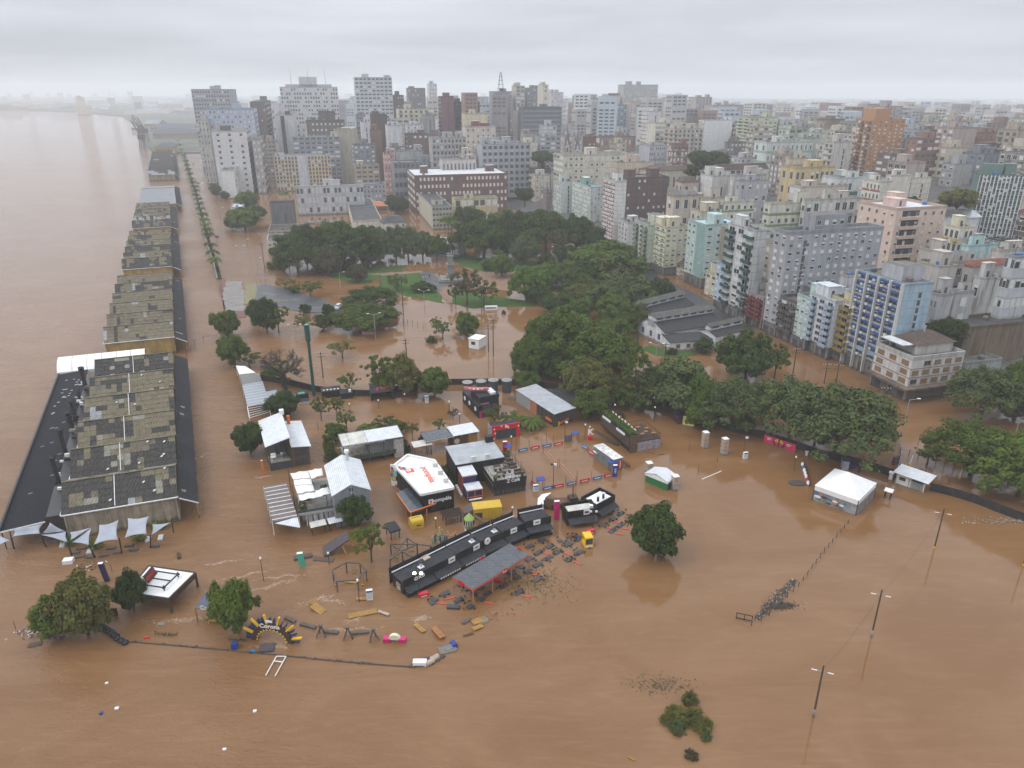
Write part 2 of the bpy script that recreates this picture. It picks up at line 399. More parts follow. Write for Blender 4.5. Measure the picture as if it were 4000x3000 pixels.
def warehouse(name,label,s_list,width,t0,wts,wallm,panels=0,cols=16,rows=5,hb=6.85,zr=8.0,ze=5.1,lean=3.1,seed=1,phrase=None,lean_m=None):
 rnd=random.Random(seed)
 o=wp(s_list[0]-hb,t0);e=empty(name,label,'warehouse',o)
 W_=lambda s,t,z:wp(s,t,z)-o
 s0,s1=s_list[0]-hb,s_list[-1]+hb
 for side,t in((0,t0+.3),(1,t0+width-.3)):
  mb=MB();pts=[]
  for s in s_list:pts+=[(s-hb,ze-.12),(s,zr-.15)]
  pts.append((s1,ze-.12))
  for(a,za_),(b,zb)in zip(pts[:-1],pts[1:]):
   dt=.25 if side==0 else-.25
   lo=[W_(a,t,-1),W_(b,t,-1),W_(b,t+dt,-1),W_(a,t+dt,-1)];hi=[W_(a,t,za_),W_(b,t,zb),W_(b,t+dt,zb),W_(a,t+dt,za_)]
   mb.hexa(lo,hi)
  mb.build('side_wall',wallm,e)
 for k,s in enumerate((s0+.4,s1-.4)):
  mb=MB();sg=.25 if k==0 else-.25
  lo=[W_(s,t0+.3,-1),W_(s,t0+width-.3,-1),W_(s+sg,t0+width-.3,-1),W_(s+sg,t0+.3,-1)]
  mb.hexa(lo,[p+Vector((0,0,ze+.85))for p in lo]);w_=mb.build('end_wall',wallm,e)
  if k==0:
   for i in range(1,6):
    mb=MB();t=t0+width*i/6
    lo=[W_(s-.12,t-.2,-1),W_(s-.12,t+.2,-1),W_(s,t+.2,-1),W_(s,t-.2,-1)]
    mb.hexa(lo,[p+Vector((0,0,ze+.7))for p in lo]);mb.build('pilaster',wallm,w_)
 ws,th=width/cols,.04
 share={};left=MB();used=0
 for bi,s in enumerate(s_list):
  for sd in(-1,1):
   g=patch(cols,rows,wts,rnd)
   for r in range(rows):
    for c in range(cols):
     sa=s+sd*hb*(1-r/rows);sb=s+sd*hb*(1-(r+1)/rows-.02)
     za_=ze+(zr-ze)*r/rows+.03;zb=ze+(zr-ze)*(r+1)/rows+.02
     ta,tb=t0+c*ws,t0+(c+1)*ws-.03
     jig=rnd.uniform(0,.025)
     cr=[W_(sa,ta,za_+jig),W_(sa,tb,za_+jig),W_(sb,tb,zb+jig),W_(sb,ta,zb+jig)]
     if sd>0:cr=[cr[1],cr[0],cr[3],cr[2]]
     m=g[r][c]
     if sd<0 and used<panels:
      used+=1;key=m
      if key not in share:
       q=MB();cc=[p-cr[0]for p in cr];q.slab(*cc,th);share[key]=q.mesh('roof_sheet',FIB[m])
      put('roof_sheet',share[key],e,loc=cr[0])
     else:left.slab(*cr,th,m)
 o2=left.build('roof_sheets',FIB,e);o2['kind']='stuff'
 for s in s_list:
  mb=MB();mb.bar(W_(s,t0-.05,zr+.06),W_(s,t0+width+.05,zr+.06),.42,.1);mb.build('ridge_cap',FIB[1 if wts[1]>.25 else 2],e)
 mb=MB();mb.bar(W_(s0-.1,t0,ze-.02),W_(s0-.1,t0+width,ze-.02),.22,.16);mb.build('gutter',WHT,e)
 mb=MB();mb.bar(W_(s0,t0-.08,ze),W_(s1,t0-.08,ze),.16,.2);mb.build('gutter',WHT,e)
 if lean:
  t=t0+width
  mb=MB();mb.slab(W_(s0,t+.02,ze-.1),W_(s0,t+lean,ze-1.7),W_(s1,t+lean,ze-1.7),W_(s1,t+.02,ze-.1),.12)
  lr=mb.build('lean_to_roof',lean_m or LEAN,e)
  for q in range(int(len(s_list)*1.6)):
   s=rnd.uniform(s0+1,s1-2);a=rnd.uniform(0,.5);b=rnd.uniform(a+.2,1)
   z=lambda k:ze-.1-1.6*k+.03
   if rnd.random()<.5 and seed>1:
    mb=MB();mb.slab(W_(s,t+lean*a,z(a)),W_(s,t+lean*b,z(b)),W_(s+.9,t+lean*b,z(b)),W_(s+.9,t+lean*a,z(a)),.03)
    mb.build('roof_patch',FIB[rnd.choice((2,2,4,1))],lr)
  mb=MB();mb.bar(W_(s0-.05,t+.1,ze-.28),W_(s0-.05,t+lean,ze-1.85),.14,.2);mb.build('barge_board',WHT,e)
  n=int((s1-s0)/7)
  for i in range(n+1):
   s=s0+.3+(s1-s0-.6)*i/n;mb=MB();mb.tube(W_(s,t+lean-.3,-1),W_(s,t+lean-.3,ze-1.85),.13,k=6);mb.build('post',wallm,e)
 if phrase:landmark(phrase,wp((s0+s1)/2,t0+width/2,zr))
 return e,W_
B1=[13.65*k for k in range(6)]
e,W_=warehouse('warehouse','nearest quay warehouse with patchwork roof and grey shade sails at its end',B1,18.3,0,(.46,.28,.12,.13,.01),PLAST,240,16,5,seed=3,phrase='the nearest warehouse')
rnd=random.Random(5)
for s in B1:
 mb=MB();t=rnd.uniform(7,9);mb.bar(W_(s-6.6,t,5.3),W_(s,t,8.12),.12,.05);mb.build('roof_seam',WHT,e)
for i in range(14):
 s=rnd.choice(B1);t=rnd.uniform(2,17);k=rnd.uniform(.05,.9)
 mb=MB();c=W_(s-6.85*k,t,8-2.9*k+.1);mb.box(c.x-.15,c.x+.15,c.y-.3,c.y+.3,c.z,c.z+.12);mb.build('broken_sheet',WHT,e)
warehouse('warehouse','second quay warehouse with plain olive roof and yellow end wall',[98.4+13.75*k for k in range(6)],18.6,.0,(.16,.66,.06,.1,.02),YPLAST,0,20,5,seed=11,phrase='the olive-roofed warehouse')
warehouse('warehouse','third quay warehouse with dark and olive patched roof, behind the olive one',[198.5+13.9*k for k in range(6)],18.6,.0,(.5,.42,.02,.05,.01),YPLAST,0,20,5,seed=12)
warehouse('warehouse','fourth quay warehouse with speckled olive roof, before the pale grey roof',[300.6+13.9*k for k in range(6)],18.6,.0,(.25,.6,.05,.08,.02),YPLAST,0,20,5,seed=14)
warehouse('warehouse','quay warehouse with one broad pale grey sheet roof',[434],21,1,(0,0,.05,0,.95),YPLAST,0,20,8,hb=50,zr=9.5,ze=5.2,seed=13,phrase='the pale grey warehouse')
GREYDK=mat('slate_sheet',(.075,.078,.085),.8,.2,.8,dirt=.3)
warehouse('warehouse','farthest quay warehouse with long dark charcoal roof',[580+15*k for k in range(16)],21,2,(1,0,0,0,.04),PLAST,0,8,3,hb=7.5,seed=15,phrase='the dark far warehouse')
e=empty('port_building','old yellow port building with dark hipped roof at the far quay end','building',wp(850,4),R(20))
mb=MB();mb.box(0,21,0,60,-1,9);mb.build('wall',YPLAST,e)
mb=MB();mb.hexa([(-.6,-.6,9),(21.6,-.6,9),(21.6,60.6,9),(-.6,60.6,9)],[(6,10,13),(15,10,13),(15,50,13),(6,50,13)]);mb.build('roof',GREYDK,e)
for i in range(6):
 mb=MB();mb.box(1.5+3.1*i,3.2+3.1*i,-.12,.0,3.5,6.5);mb.build('window',mat('dark_pane',(.03,.035,.04),.2,0),e)
mb=MB();mb.box(0,21,-30,-2,4,4.3);mb.build('canopy',FIB[4],e)
e=empty('deck_canopy','long black restaurant canopy along the river side of the nearest warehouse','canopy',wp(-6.2,-9.3))
o=wp(-6.2,-9.3);W_=lambda s,t,z:wp(s,t,z)-o
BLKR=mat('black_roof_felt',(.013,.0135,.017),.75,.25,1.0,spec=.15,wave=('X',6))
mb=MB();mb.slab(W_(-6.2,-9.3,3.6),W_(-6.2,-2.6,4.2),W_(73,-2.6,4.2),W_(73,-9.3,3.6),.22);rf=mb.build('roof',BLKR,e)
mb=MB();mb.bar(W_(-6.2,-9.4,3.75),W_(73,-9.4,3.75),.35,.5);mb.build('fascia',DKMET,e)
mb=MB();mb.bar(W_(-6.3,-9.3,3.55),W_(-6.3,-2.6,4.15),.15,.22);mb.build('fascia',WHT,e)
for i in range(20):
 s=-5.8+78*i/19;mb=MB();mb.tube(W_(s,-9.2,-1),W_(s,-9.2,3.6),.09,k=6);mb.build('post',DKMET,e)
rnd=random.Random(2)
for i in range(26):
 s=rnd.uniform(44,68);t=rnd.uniform(-8,-3.4);z=3.62+.6*(t+9.3)/6.7+.02
 mb=MB();mb.slab(W_(s,t,z),W_(s,t+.5,z+.04),W_(s+.25,t+.5,z+.04),W_(s+.25,t,z),.02);mb.build('fallen_sheet',WHT,rf)
for i in range(10):
 s=rnd.uniform(-4,40);t=rnd.uniform(-8.5,-3.4);z=3.62+.6*(t+9.3)/6.7+.02
 mb=MB();mb.slab(W_(s,t,z),W_(s+.1,t+.7,z+.06),W_(s+.5,t+.7,z+.06),W_(s+.35,t,z),.03);mb.build('roof_litter',FIB[2],rf)
e=empty('kitchen_annex','low dark kitchen roofs with ducts between black canopy and warehouse','annex',wp(-5,-2.5))
o=wp(-5,-2.5);W_=lambda s,t,z:wp(s,t,z)-o
for i,(sa,sb,z)in enumerate(((-5.5,6,4.6),(6.2,18,3.9),(18.2,34,4.3),(34.2,50,3.8),(50.2,64,4.2))):
 mb=MB();lo=[W_(sa,-2.5,-1),W_(sa,-.1,-1),W_(sb,-.1,-1),W_(sb,-2.5,-1)]
 mb.hexa(lo,[p+Vector((0,0,z+1))for p in lo]);mb.build('kitchen_block',mat('wet_dark_roof',(.035,.033,.034),.35,.3,.8),e)
for s,t,h,r in((8.5,-2.2,8.6,.42),(21,-2.3,8.8,.45),(31,-1.9,8.3,.5),(39,-2.2,8.0,.45),(57,-1.6,9.3,.5),(47,-1.8,7.4,.35)):
 mb=MB();mb.tube(W_(s,t,3),W_(s+.5,t-.2,h),r,k=10);d=mb.build('exhaust_duct',DKMET,e)
 mb=MB();mb.tube(W_(s+.5,t-.2,h),W_(s+.9,t-.2,h+.55),r*1.35,k=10);mb.build('duct_cap',DKMET,d)
for i in range(16):
 s=rnd.uniform(0,62);t=rnd.uniform(-2.3,-.7);z=4.9;sz=rnd.uniform(.3,.7)
 c=W_(s,t,z);mb=MB();mb.box(c.x-sz,c.x+sz,c.y-sz*.6,c.y+sz*.6,c.z,c.z+rnd.uniform(.3,.9));mb.build('rooftop_unit',rnd.choice((WHT,DKMET,FIB[2],FIB[3])),e)
TENT=mat('white_tent_fabric',(.72,.72,.71),.55,.06,.5,dirt=.12)
for i in range(6):
 t0=-9.8+3.5*i
 e=empty('barrel_tent',['leftmost white barrel tent at the river edge','second white barrel tent from the river','third white barrel tent from the river','fourth white barrel tent from the river','fifth white barrel tent from the river, partly hidden','rightmost white barrel tent beside the yellow warehouse end'][i],'tent',wp(74,t0),group='white barrel tents behind the nearest warehouse')
 o=wp(74,t0);mb=MB();K=8
 prof=[(10.5*(k/K),4.0+2.2*math.sin(math.pi*k/K)**.8)for k in range(K+1)]
 for(a,za_),(b,zb)in zip(prof[:-1],prof[1:]):
  mb.slab(wp(73.5+a,t0,za_)-o,wp(73.5+a,t0+3.4,za_)-o,wp(73.5+b,t0+3.4,zb)-o,wp(73.5+b,t0,zb)-o,.04)
 mb.build('roof_fabric',TENT,e)
 mb=MB();mb.bar(wp(73.4,t0,3.5)-o,wp(73.4,t0+3.4,3.5)-o,.08,1.0);mb.build('valance',TENT,e)
 for a in(73.6,83.8):
  mb=MB();mb.tube(wp(a,t0+.1,-1)-o,wp(a,t0+.1,4)-o,.07);mb.build('post',WHT,e)
SAIL=mat('grey_sail_cloth',(.30,.32,.36),.7,.08,.6)
def sc(x,y,ox=0,oy=1600,k=.482):return ox+k*x,oy+k*y
def sail(pts,zs,label,sag=.22):
 C=[gp(*sc(x,y),z)for(x,y),z in zip(pts,zs)]
 cen=sum(C,Vector())/len(C);mb=MB();K=5
 if len(C)==3:C=[C[0],C[1],C[2],C[2]]
 o=Vector((cen.x,cen.y,0));g={}
 for i in range(K+1):
  for j in range(K+1):
   a,b=i/K,j/K
   p=(C[0]*(1-a)+C[1]*a)*(1-b)+(C[3]*(1-a)+C[2]*a)*b
   pull=sag*(1-abs(2*a-1)**2*abs(2*b-1)**2)
   edge=.30*((1-(2*a-1)**2)*abs(2*b-1)**3+(1-(2*b-1)**2)*abs(2*a-1)**3)
   p=p+(cen-p)*edge*.55
   p.z-=.35*(1-(2*a-1)**2)*(1-(2*b-1)**2)
   g[i,j]=len(mb.v);mb.v.append(tuple(p-o))
 for i in range(K):
  for j in range(K):
   mb.f.append((g[i,j],g[i+1,j],g[i+1,j+1],g[i,j+1]));mb.m.append(0)
 ob=mb.build('shade_sail',SAIL,None,smooth=True,loc=o)
 md=ob.modifiers.new('solid','SOLIDIFY');md.thickness=.03
 tag(ob,label,'shade sail','grey shade sails');return C
for pts,zs,lb in(([(805,935),(960,895),(955,1055),(760,1095)],(4.6,4.6,3.4,3.4),'big four-cornered grey shade sail left of its square twin'),([(1035,880),(1205,865),(1190,1010),(1010,1040)],(4.6,4.6,3.4,3.4),'big four-cornered grey shade sail nearest the warehouse corner'),([(100,965),(350,925),(325,1005),(100,1030)],(4.0,4.0,3.0,3.0),'long low grey shade sail before the black canopy'),([(405,915),(540,990),(340,1005)],(5.0,3.2,3.2),'grey triangular shade sail pointing up beside the black canopy end'),([(335,1015),(535,990),(550,1075)],(3.2,3.3,2.6),'flat grey triangular shade sail low over the water'),([(565,995),(740,955),(570,1060)],(3.4,4.4,2.8),'grey triangular shade sail with point up against stained wall'),([(740,960),(720,1100),(580,1075)],(4.4,2.9,2.7),'grey triangular shade sail left of the big square sails'),([(1235,930),(1385,915),(1225,1020)],(3.8,4.0,2.8),'small grey triangular sail at the right end over plants'),([(-60,985),(80,1060),(-40,1120)],(3.6,3.0,3.0),'grey shade sail cut off by the left picture edge')):
 sail(pts,zs,lb)
POLEM=mat('sail_pole',(.03,.03,.035),.5,.1)
for i,((bx,by),(tx,ty),ps)in enumerate((((110,1115),(88,1030),'first'),((375,1105),(325,1005),'second'),((580,1175),(548,1070),'third'),((770,1190),(722,1095),'fourth'),((985,1160),(965,1040),'fifth'),((1210,1110),(1218,1012),'sixth'),((1405,990),(1390,880),'seventh'))):
 p=gp(*sc(bx,by));h=max(3.2,top_h(sc(tx,ty)[1],p)+.2);q=gp(*sc(tx,ty),h)
 mb=MB();mb.tube((0,0,-1),Vector((q.x-p.x,q.y-p.y,h)),.13,.11,k=8)
 tag(mb.build('sail_pole',POLEM,loc=p),'black sail pole, %s from the left, rising from the flood'%ps,'pole','sail poles')

# ================================================================== the town
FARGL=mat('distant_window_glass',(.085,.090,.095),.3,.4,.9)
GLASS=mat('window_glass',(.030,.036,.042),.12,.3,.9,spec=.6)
SHUT=mat('white_shutter',(.56,.56,.54),.6,.12,.8)
CREAMSH=mat('cream_shutter',(.45,.42,.34),.6,.12,.8)
BROWNSH=mat('brown_shutter',(.22,.14,.07),.6,.12,.8)
FRAME=mat('window_frame',(.42,.42,.41),.5,.1,1)
DFRAME=mat('dark_window_frame',(.07,.065,.06),.5,.1,1)
ACM=mat('air_conditioner',(.55,.54,.51),.5,.1,1)
ROOFD=mat('bitumen_roof',(.060,.058,.057),.8,.35,.25,dirt=.2)
ROOFC=mat('concrete_roof',(.135,.128,.120),.85,.3,.3,dirt=.5)
ROOFW=mat('white_roof_sheet',(.55,.56,.57),.6,.15,.5,dirt=.3)
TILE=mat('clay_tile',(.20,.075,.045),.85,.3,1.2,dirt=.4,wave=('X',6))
TILEB=mat('old_brown_tile',(.085,.060,.048),.9,.3,1.2,dirt=.4)
TANK=mat('blue_water_tank',(.05,.14,.30),.5,.1)
def window_mesh(kind,fr,sh):
 mb=MB();b=.07
 mb.box(-.5,.5,-.02,.05,-.5,.5,1)
 for(x0,x1,z0,z1)in((-.5,-.5+b,-.5,.5),(.5-b,.5,-.5,.5),(-.5+b,.5-b,-.5,-.5+b),(-.5+b,.5-b,.5-b,.5)):
  mb.box(x0,x1,-.07,.0,z0,z1,0)
 if kind==0:mb.box(-.03,.03,-.055,.0,-.43,.43,0)
 cut={0:None,1:-.43,2:.0,3:.22}[kind]
 if cut is not None:mb.box(-.43,.43,-.05,.0,cut,.43,2)
 mb.box(-.56,.56,-.14,.0,-.58,-.5,0)
 return mb.mesh('window',[fr,GLASS,sh])
WIN={k:[window_mesh(i,fr,sh)for i in range(4)]for k,(fr,sh)in dict(white=(FRAME,SHUT),cream=(FRAME,CREAMSH),brown=(BROWNSH,BROWNSH),dark=(DFRAME,SHUT)).items()}
mb=MB();mb.box(-.4,.4,-.42,.0,-.3,.3);ACMESH=mb.mesh('air_conditioner',ACM)
FOOT=[]
CITY=empty
def rectcorners(P,dA,dB,wa,wb):
 return[P,P+dB*wb,P+dB*wb+dA*wa,P+dA*wa]
NB=[0]
def facade(e,face,L,z0,z1,fl,cols,style,c2,wk,rnd,near,far_mb,ww=.5,wh=.5,p=(.3,.3,.2,.2),gf=0.0,inset=0.6):
 """dress one wall. face 'A' lies on x=0 (looking to -x, spans y), face 'B' on y=0 (looking to -y, spans x)"""
 zb=z0+gf;fh=(z1-zb)/fl
 def pos(u,z,d=0.0):
  return(-d,u,z)if face=='A' else(u,-d,z)
 rz=-math.pi/2 if face=='A' else 0.0
 def bx(u0,u1,za_,zb_,d0,d1,m,name,par=None):
  if not near:
   mi=4 if m is DFRAME else 3
   if face=='A':far_mb.box(-d1,-d0,u0,u1,za_,zb_,mi)
   else:far_mb.box(u0,u1,-d1,-d0,za_,zb_,mi)
   return None
  q=MB()
  if face=='A':q.box(-d1,-d0,u0,u1,za_,zb_)
  else:q.box(u0,u1,-d1,-d0,za_,zb_)
  return q.build(name,m,par or e)
 def win(u,z,w,h,kind,wkk=None):
  if near:
   o=put('window',WIN[wkk or wk][kind],e,loc=pos(u,z),rz=rz,scale=(w,1,h))
   if kind!=1 and rnd.random()<.16:
    put('air_conditioner',ACMESH,e,loc=pos(u+w*.2,z-h*.5-.4),rz=rz,scale=(.9,.9,.9))
  else:
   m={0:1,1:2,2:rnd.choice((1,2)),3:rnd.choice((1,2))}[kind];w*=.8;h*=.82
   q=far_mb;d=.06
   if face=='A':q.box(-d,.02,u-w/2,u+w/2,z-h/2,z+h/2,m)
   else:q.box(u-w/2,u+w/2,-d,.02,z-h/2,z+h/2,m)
 def kind():return pick(p,rnd)
 if style=='b':
  if near or fl>6:
   for i in range(1,fl):bx(.02,L-.02,zb+i*fh-.03,zb+i*fh+.03,.0,.02,c2,'joint_line')
  return
 if style=='s':
  for i in range(1,fl):bx(.02,L-.02,zb+i*fh-.04,zb+i*fh+.04,.0,.025,c2,'joint_line')
  for i in range(fl-1):bx(L*.55,L*.55+.9,zb+i*fh+.5,zb+i*fh+fh-.1,.0,.03,DFRAME,'stair_slit')
  return
 if not cols:cols=max(1,int(L/3.4))
 cw=L/cols
 if style in('w','m','l'):
  for i in range(fl):
   zc_=zb+(i+.52)*fh
   if style=='m':bx(.03,L-.03,zb+i*fh-.02,zb+i*fh+fh*.22,.0,.07,c2,'spandrel_band')
   if style=='l':bx(-.04,L+.04,zb+i*fh-.1,zb+i*fh+.06,.0,.12,c2,'floor_ledge')
   for c in range(cols):
    if rnd.random()<.04:continue
    win((c+.5)*cw,zc_,min(2.2,cw*ww),fh*wh,kind())
 elif style=='h':
  for i in range(fl):
   bx(.0,L,zb+i*fh,zb+i*fh+fh*.42,.0,.12,c2,'spandrel_band')
   for c in range(cols):win((c+.5)*cw,zb+(i+.72)*fh,cw*.92,fh*.5,kind())
 elif style=='f':
  for c in range(cols+1):bx(max(0,c*cw-.2),min(L,c*cw+.2),zb-.3,z1+.2,.0,.55,c2,'vertical_fin')
  for i in range(fl):
   for c in range(cols):win((c+.5)*cw,zb+(i+.55)*fh,cw*.75,fh*.62,kind())
 elif style in('B','V'):
  for i in range(fl):
   for c in range(cols):
    u=(c+.5)*cw;bal=(c%2==0)or cols<=2 or style=='V'
    win(u,zb+(i+.5)*fh,cw*.62,fh*.62,kind())
    if bal:
     d=1.1 if near else .9
     b_=bx(u-cw*.44,u+cw*.44,zb+i*fh-.08,zb+i*fh+.06,.0,d,c2,'balcony')
     if near:
      q=MB();w2=cw*.44
      if face=='A':q.box(-d-.08,-d,u-w2,u+w2,zb+i*fh-.08,zb+i*fh+.95);q.box(-d,0,u-w2-.05,u-w2,zb+i*fh,zb+i*fh+.95);q.box(-d,0,u+w2,u+w2+.05,zb+i*fh,zb+i*fh+.95)
      else:q.box(u-w2,u+w2,-d-.08,-d,zb+i*fh-.08,zb+i*fh+.95);q.box(u-w2-.05,u-w2,-d,0,zb+i*fh,zb+i*fh+.95);q.box(u+w2,u+w2+.05,-d,0,zb+i*fh,zb+i*fh+.95)
      q.build('balustrade',c2,b_)
     else:bx(u-cw*.44,u+cw*.44,zb+i*fh+.06,zb+i*fh+.9,d-.1,d,c2,'balustrade')
PDEF=(.3,.32,.2,.18)
def bld(label,t,Yb,r,xl,xr,fl,wallc,sa='w',sb='w',ca=0,cb=0,c2=None,wk='white',name='apartment_block',cat='building',roof=None,pent=1,gf=0.0,da=None,db=None,p=PDEF,dirt=.45,ww=.5,wh=.5,phrase=None,zt=None,base=None,seed=None,hip=None,wa_m=None,pcol=None):
 """t: photo point of the near top corner; Yb: distance in metres or photo point of its foot; xl/xr: photo columns where the two walls end"""
 NB[0]+=1;rnd=random.Random(seed or NB[0]*17)
 Y=gp(*Yb).y if isinstance(Yb,tuple)else float(Yb)
 T=atY(t[0],t[1],Y);r_=R(r)
 dA=Vector((-math.cos(r_),math.sin(r_),0));dB=Vector((math.sin(r_),math.cos(r_),0))
 wa=da if da else hit_len(T,dA,xl);wb=db if db else hit_len(T,dB,xr)
 wa=min(max(wa,3.0),90);wb=min(max(wb,3.0),90)
 cx_=T+dA*wa/2+dB*wb/2
 g0=hill(cx_.x,cx_.y);g0=min(g0,min(hill(q.x,q.y)for q in rectcorners(T,dA,dB,wa,wb)))
 z0=g0 if base is None else base
 h=T.z-z0
 e=empty(name,label,cat,(T.x,T.y,z0),math.pi/2-r_)
 FOOT.append((cx_.x,cx_.y,math.hypot(wa,wb)/2,wa,wb))
 if phrase:landmark(phrase,(T.x,T.y,z0+h*.6))
 near=Y<385
 wm=wall(*wallc,dirt)if isinstance(wallc,tuple)else wallc
 c2m=wm if c2 is None else(wall(*c2,.25)if isinstance(c2,tuple)else c2)
 far_mb=MB()
 ledm=wall(*[int(v*.86)for v in wallc],dirt)if isinstance(wallc,tuple)else wm
 if c2 is None and not near:c2m=ledm
 if p==PDEF:p=rnd.choice(((.72,.12,.1,.06),(.22,.55,.13,.1),(.45,.25,.15,.15),(.85,.05,.05,.05)))
 if ww==.5 and wh==.5:ww,wh=rnd.uniform(.32,.6),rnd.uniform(.36,.56)
 if not near:
  if sa=='w':sa=rnd.choice('wllhw')
  if sb=='w':sb=rnd.choice('wllhw')
  if sb=='b' and rnd.random()<.4:sb='s'
 mb=MB()
 lo=gf if gf>1.0 else-2.0
 mb.box(0,wb,0,wa,lo,h,0,1)
 mb.build('wall',[wm,roof or ROOFC],e)
 if gf>1.0:
  mb=MB();mb.box(.35,wb-.35,.3,wa-.3,-2,gf);mb.build('ground_floor',wall(118,118,116,.5),e)
  for i in range(max(2,int(wa/3.4))):
   mb=MB();y=wa*(i+.18)/max(2,int(wa/3.4));mb.box(.28,.36,y,y+2.1,-1,gf*.62);mb.build('shop_opening',DFRAME,e)
  n=max(2,int(wa/4.2)+1)
  for i in range(n):
   mb=MB();y=.05+(wa-.6)*i/(n-1);mb.box(.05,.5,y,y+.5,-2,gf);mb.build('pillar',mat('pale_pillar',(.22,.22,.21),.7,.2,dirt=.4),e)
 facade(e,'A',wa,0,h,fl,ca,sa,c2m,wk,rnd,near,far_mb,ww,wh,p,gf=max(gf,0.0))
 facade(e,'B',wb,0,h,fl,cb,sb,c2m,wk,rnd,near,far_mb,ww,wh,p,gf=max(gf,0.0))
 if far_mb.f:
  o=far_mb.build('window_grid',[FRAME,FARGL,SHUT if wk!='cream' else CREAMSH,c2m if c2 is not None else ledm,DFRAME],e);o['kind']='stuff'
 if hip:
  mb=MB();a=.5;k=min(wa,wb)*.32
  mb.hexa([(-a,-a,h),(wb+a,-a,h),(wb+a,wa+a,h),(-a,wa+a,h)],[(k,k,h+hip),(wb-k,k,h+hip),(wb-k,wa-k,h+hip),(k,wa-k,h+hip)]);mb.build('roof',roof or TILE,e)
 else:
  mb=MB();q=.22;ph=rnd.choice((.5,.7,.9))
  mb.box(-.06,wb+.06,-.06,q,h-.15,h+ph);mb.box(-.06,wb+.06,wa-q,wa+.06,h-.15,h+ph);mb.box(-.06,q,q,wa-q,h-.15,h+ph);mb.box(wb-q,wb+.06,q,wa-q,h-.15,h+ph)
  mb.build('parapet',ledm,e)
  for i in range(pent):
   pw=min(wb*.5,rnd.uniform(3.5,7));pd=min(wa*.5,rnd.uniform(3.5,7));x=rnd.uniform(.6,max(.7,wb-pw-.6));y=rnd.uniform(.6,max(.7,wa-pd-.6));hh=rnd.uniform(2.4,4.6)
   mb=MB();mb.box(x,x+pw,y,y+pd,h-.1,h+hh,0,1);pn=mb.build('rooftop_house',[wall(*pcol)if pcol else wm,roof or ROOFC],e)
   mb=MB();mb.box(x+pw*.3,x+pw*.3+.9,y-.04,y,h+.2,h+2.1);mb.build('door',DFRAME,pn)
   if rnd.random()<.6:
    mb=MB();mb.box(x-.15,x+pw+.15,y-.15,y+pd+.15,h+hh,h+hh+.18);mb.build('cornice',wm,pn)
  if Y<700:
   for i in range(rnd.choice((1,1,2,3))):
    x=rnd.uniform(1,max(1.1,wb-1));y=rnd.uniform(1,max(1.1,wa-1));mb=MB();mb.lathe([(.75,h),(.85,h+.9),(.5,h+1.2),(.1,h+1.25)],10,(x,y,0));mb.build('water_tank',rnd.choice((TANK,ROOFC,ROOFC)),e)
   for i in range(rnd.choice((0,1,1,2))):
    x=rnd.uniform(1,max(1.1,wb-1));y=rnd.uniform(1,max(1.1,wa-1));mb=MB();mb.tube((x,y,h),(x,y,h+rnd.uniform(2.5,5)),.05,k=4);mb.build('antenna',DFRAME,e)
 return e,wa,wb,h
W=(205,205,200)
e,wa,wb,h=bld('four-storey white corner building with brown shuttered windows and a broad brown canopy',(3565,1408),(3552,1570),74,3472,3768,3,(200,198,195),'l','l',3,5,(150,120,105),'brown',gf=4.0,pent=0,p=(.1,.9,0,0),ww=.62,wh=.5,phrase='the white corner building',da=12.2)
mb=MB();mb.prism([(-1.9,-1.9),(wb+.3,-1.9),(wb+.3,0.02),(.02,.02),(.02,wa),(-1.9,wa)],3.6,4.1);mb.build('canopy',mat('stained_brown_concrete',(.14,.10,.075),.85,.3,.6,dirt=.6),e)
mb=MB();mb.box(4,wb-1,3,wa-2,h,h+2.6);rh=mb.build('rooftop_house',wall(190,185,175),e)
mb=MB();mb.hexa([(3.4,2.4,h+2.6),(wb-.4,2.4,h+2.6),(wb-.4,wa-1.4,h+2.6),(3.4,wa-1.4,h+2.6)],[(7,5.5,h+4.4),(wb-4,5.5,h+4.4),(wb-4,wa-4,h+4.4),(7,wa-4,h+4.4)]);mb.build('hipped_roof',TILEB,rh)
mb=MB();mb.box(.3,3.6,4,wa-.5,h+2.3,h+2.5);mb.build('terrace_awning',ROOFW,e)
mb=MB();mb.tube((9,7,h+4),(9,7,h+6),.25,k=8);mb.build('chimney',mat('grey_metal',(.3,.31,.32),.4,.1),e)
BLUEB=paint(58,88,148)
e,wa,wb,h=bld('tall light-blue slab with dark blue bands and white vertical ribs on the waterfront street',(3534,1117),(3455,1502),74,3352,3648,11,(150,185,208),'b','s',0,0,(120,150,172),gf=4.5,pent=0,dirt=.35,phrase='the blue tower')
fh=(h-4.5)/11;NCOL=4;cw=wa/NCOL;rnd=random.Random(4)
for i in range(11):
 z=4.5+i*fh
 mb=MB();mb.box(-.16,0,.0,wa,z+fh*.72,z+fh*1.02);mb.build('blue_band',BLUEB if i>0 else wall(120,165,200,.2),e)
 mb=MB();mb.box(-.10,0,.0,wa,z-.02,z+fh*.34);mb.build('sill_band',wall(150,168,182,.45),e)
 for c in range(NCOL):
  for k in range(3):
   put('window',WIN['dark'][pick((.65,.12,.12,.11),rnd)],e,loc=(-.03,(c+(k+.6)/3.2)*cw,z+fh*.53),rz=-math.pi/2,scale=(cw*.27,1,fh*.36))
  if rnd.random()<.6:put('air_conditioner',ACMESH,e,loc=(-.1,(c+.7)*cw,z+fh*.2),rz=-math.pi/2)
for c in range(NCOL+1):
 mb=MB();y=min(max(c*cw,.15),wa-.15);mb.box(-.85,-.0,y-.17,y+.17,.0,h+.4);mb.build('vertical_rib',wall(205,203,196,.3),e)
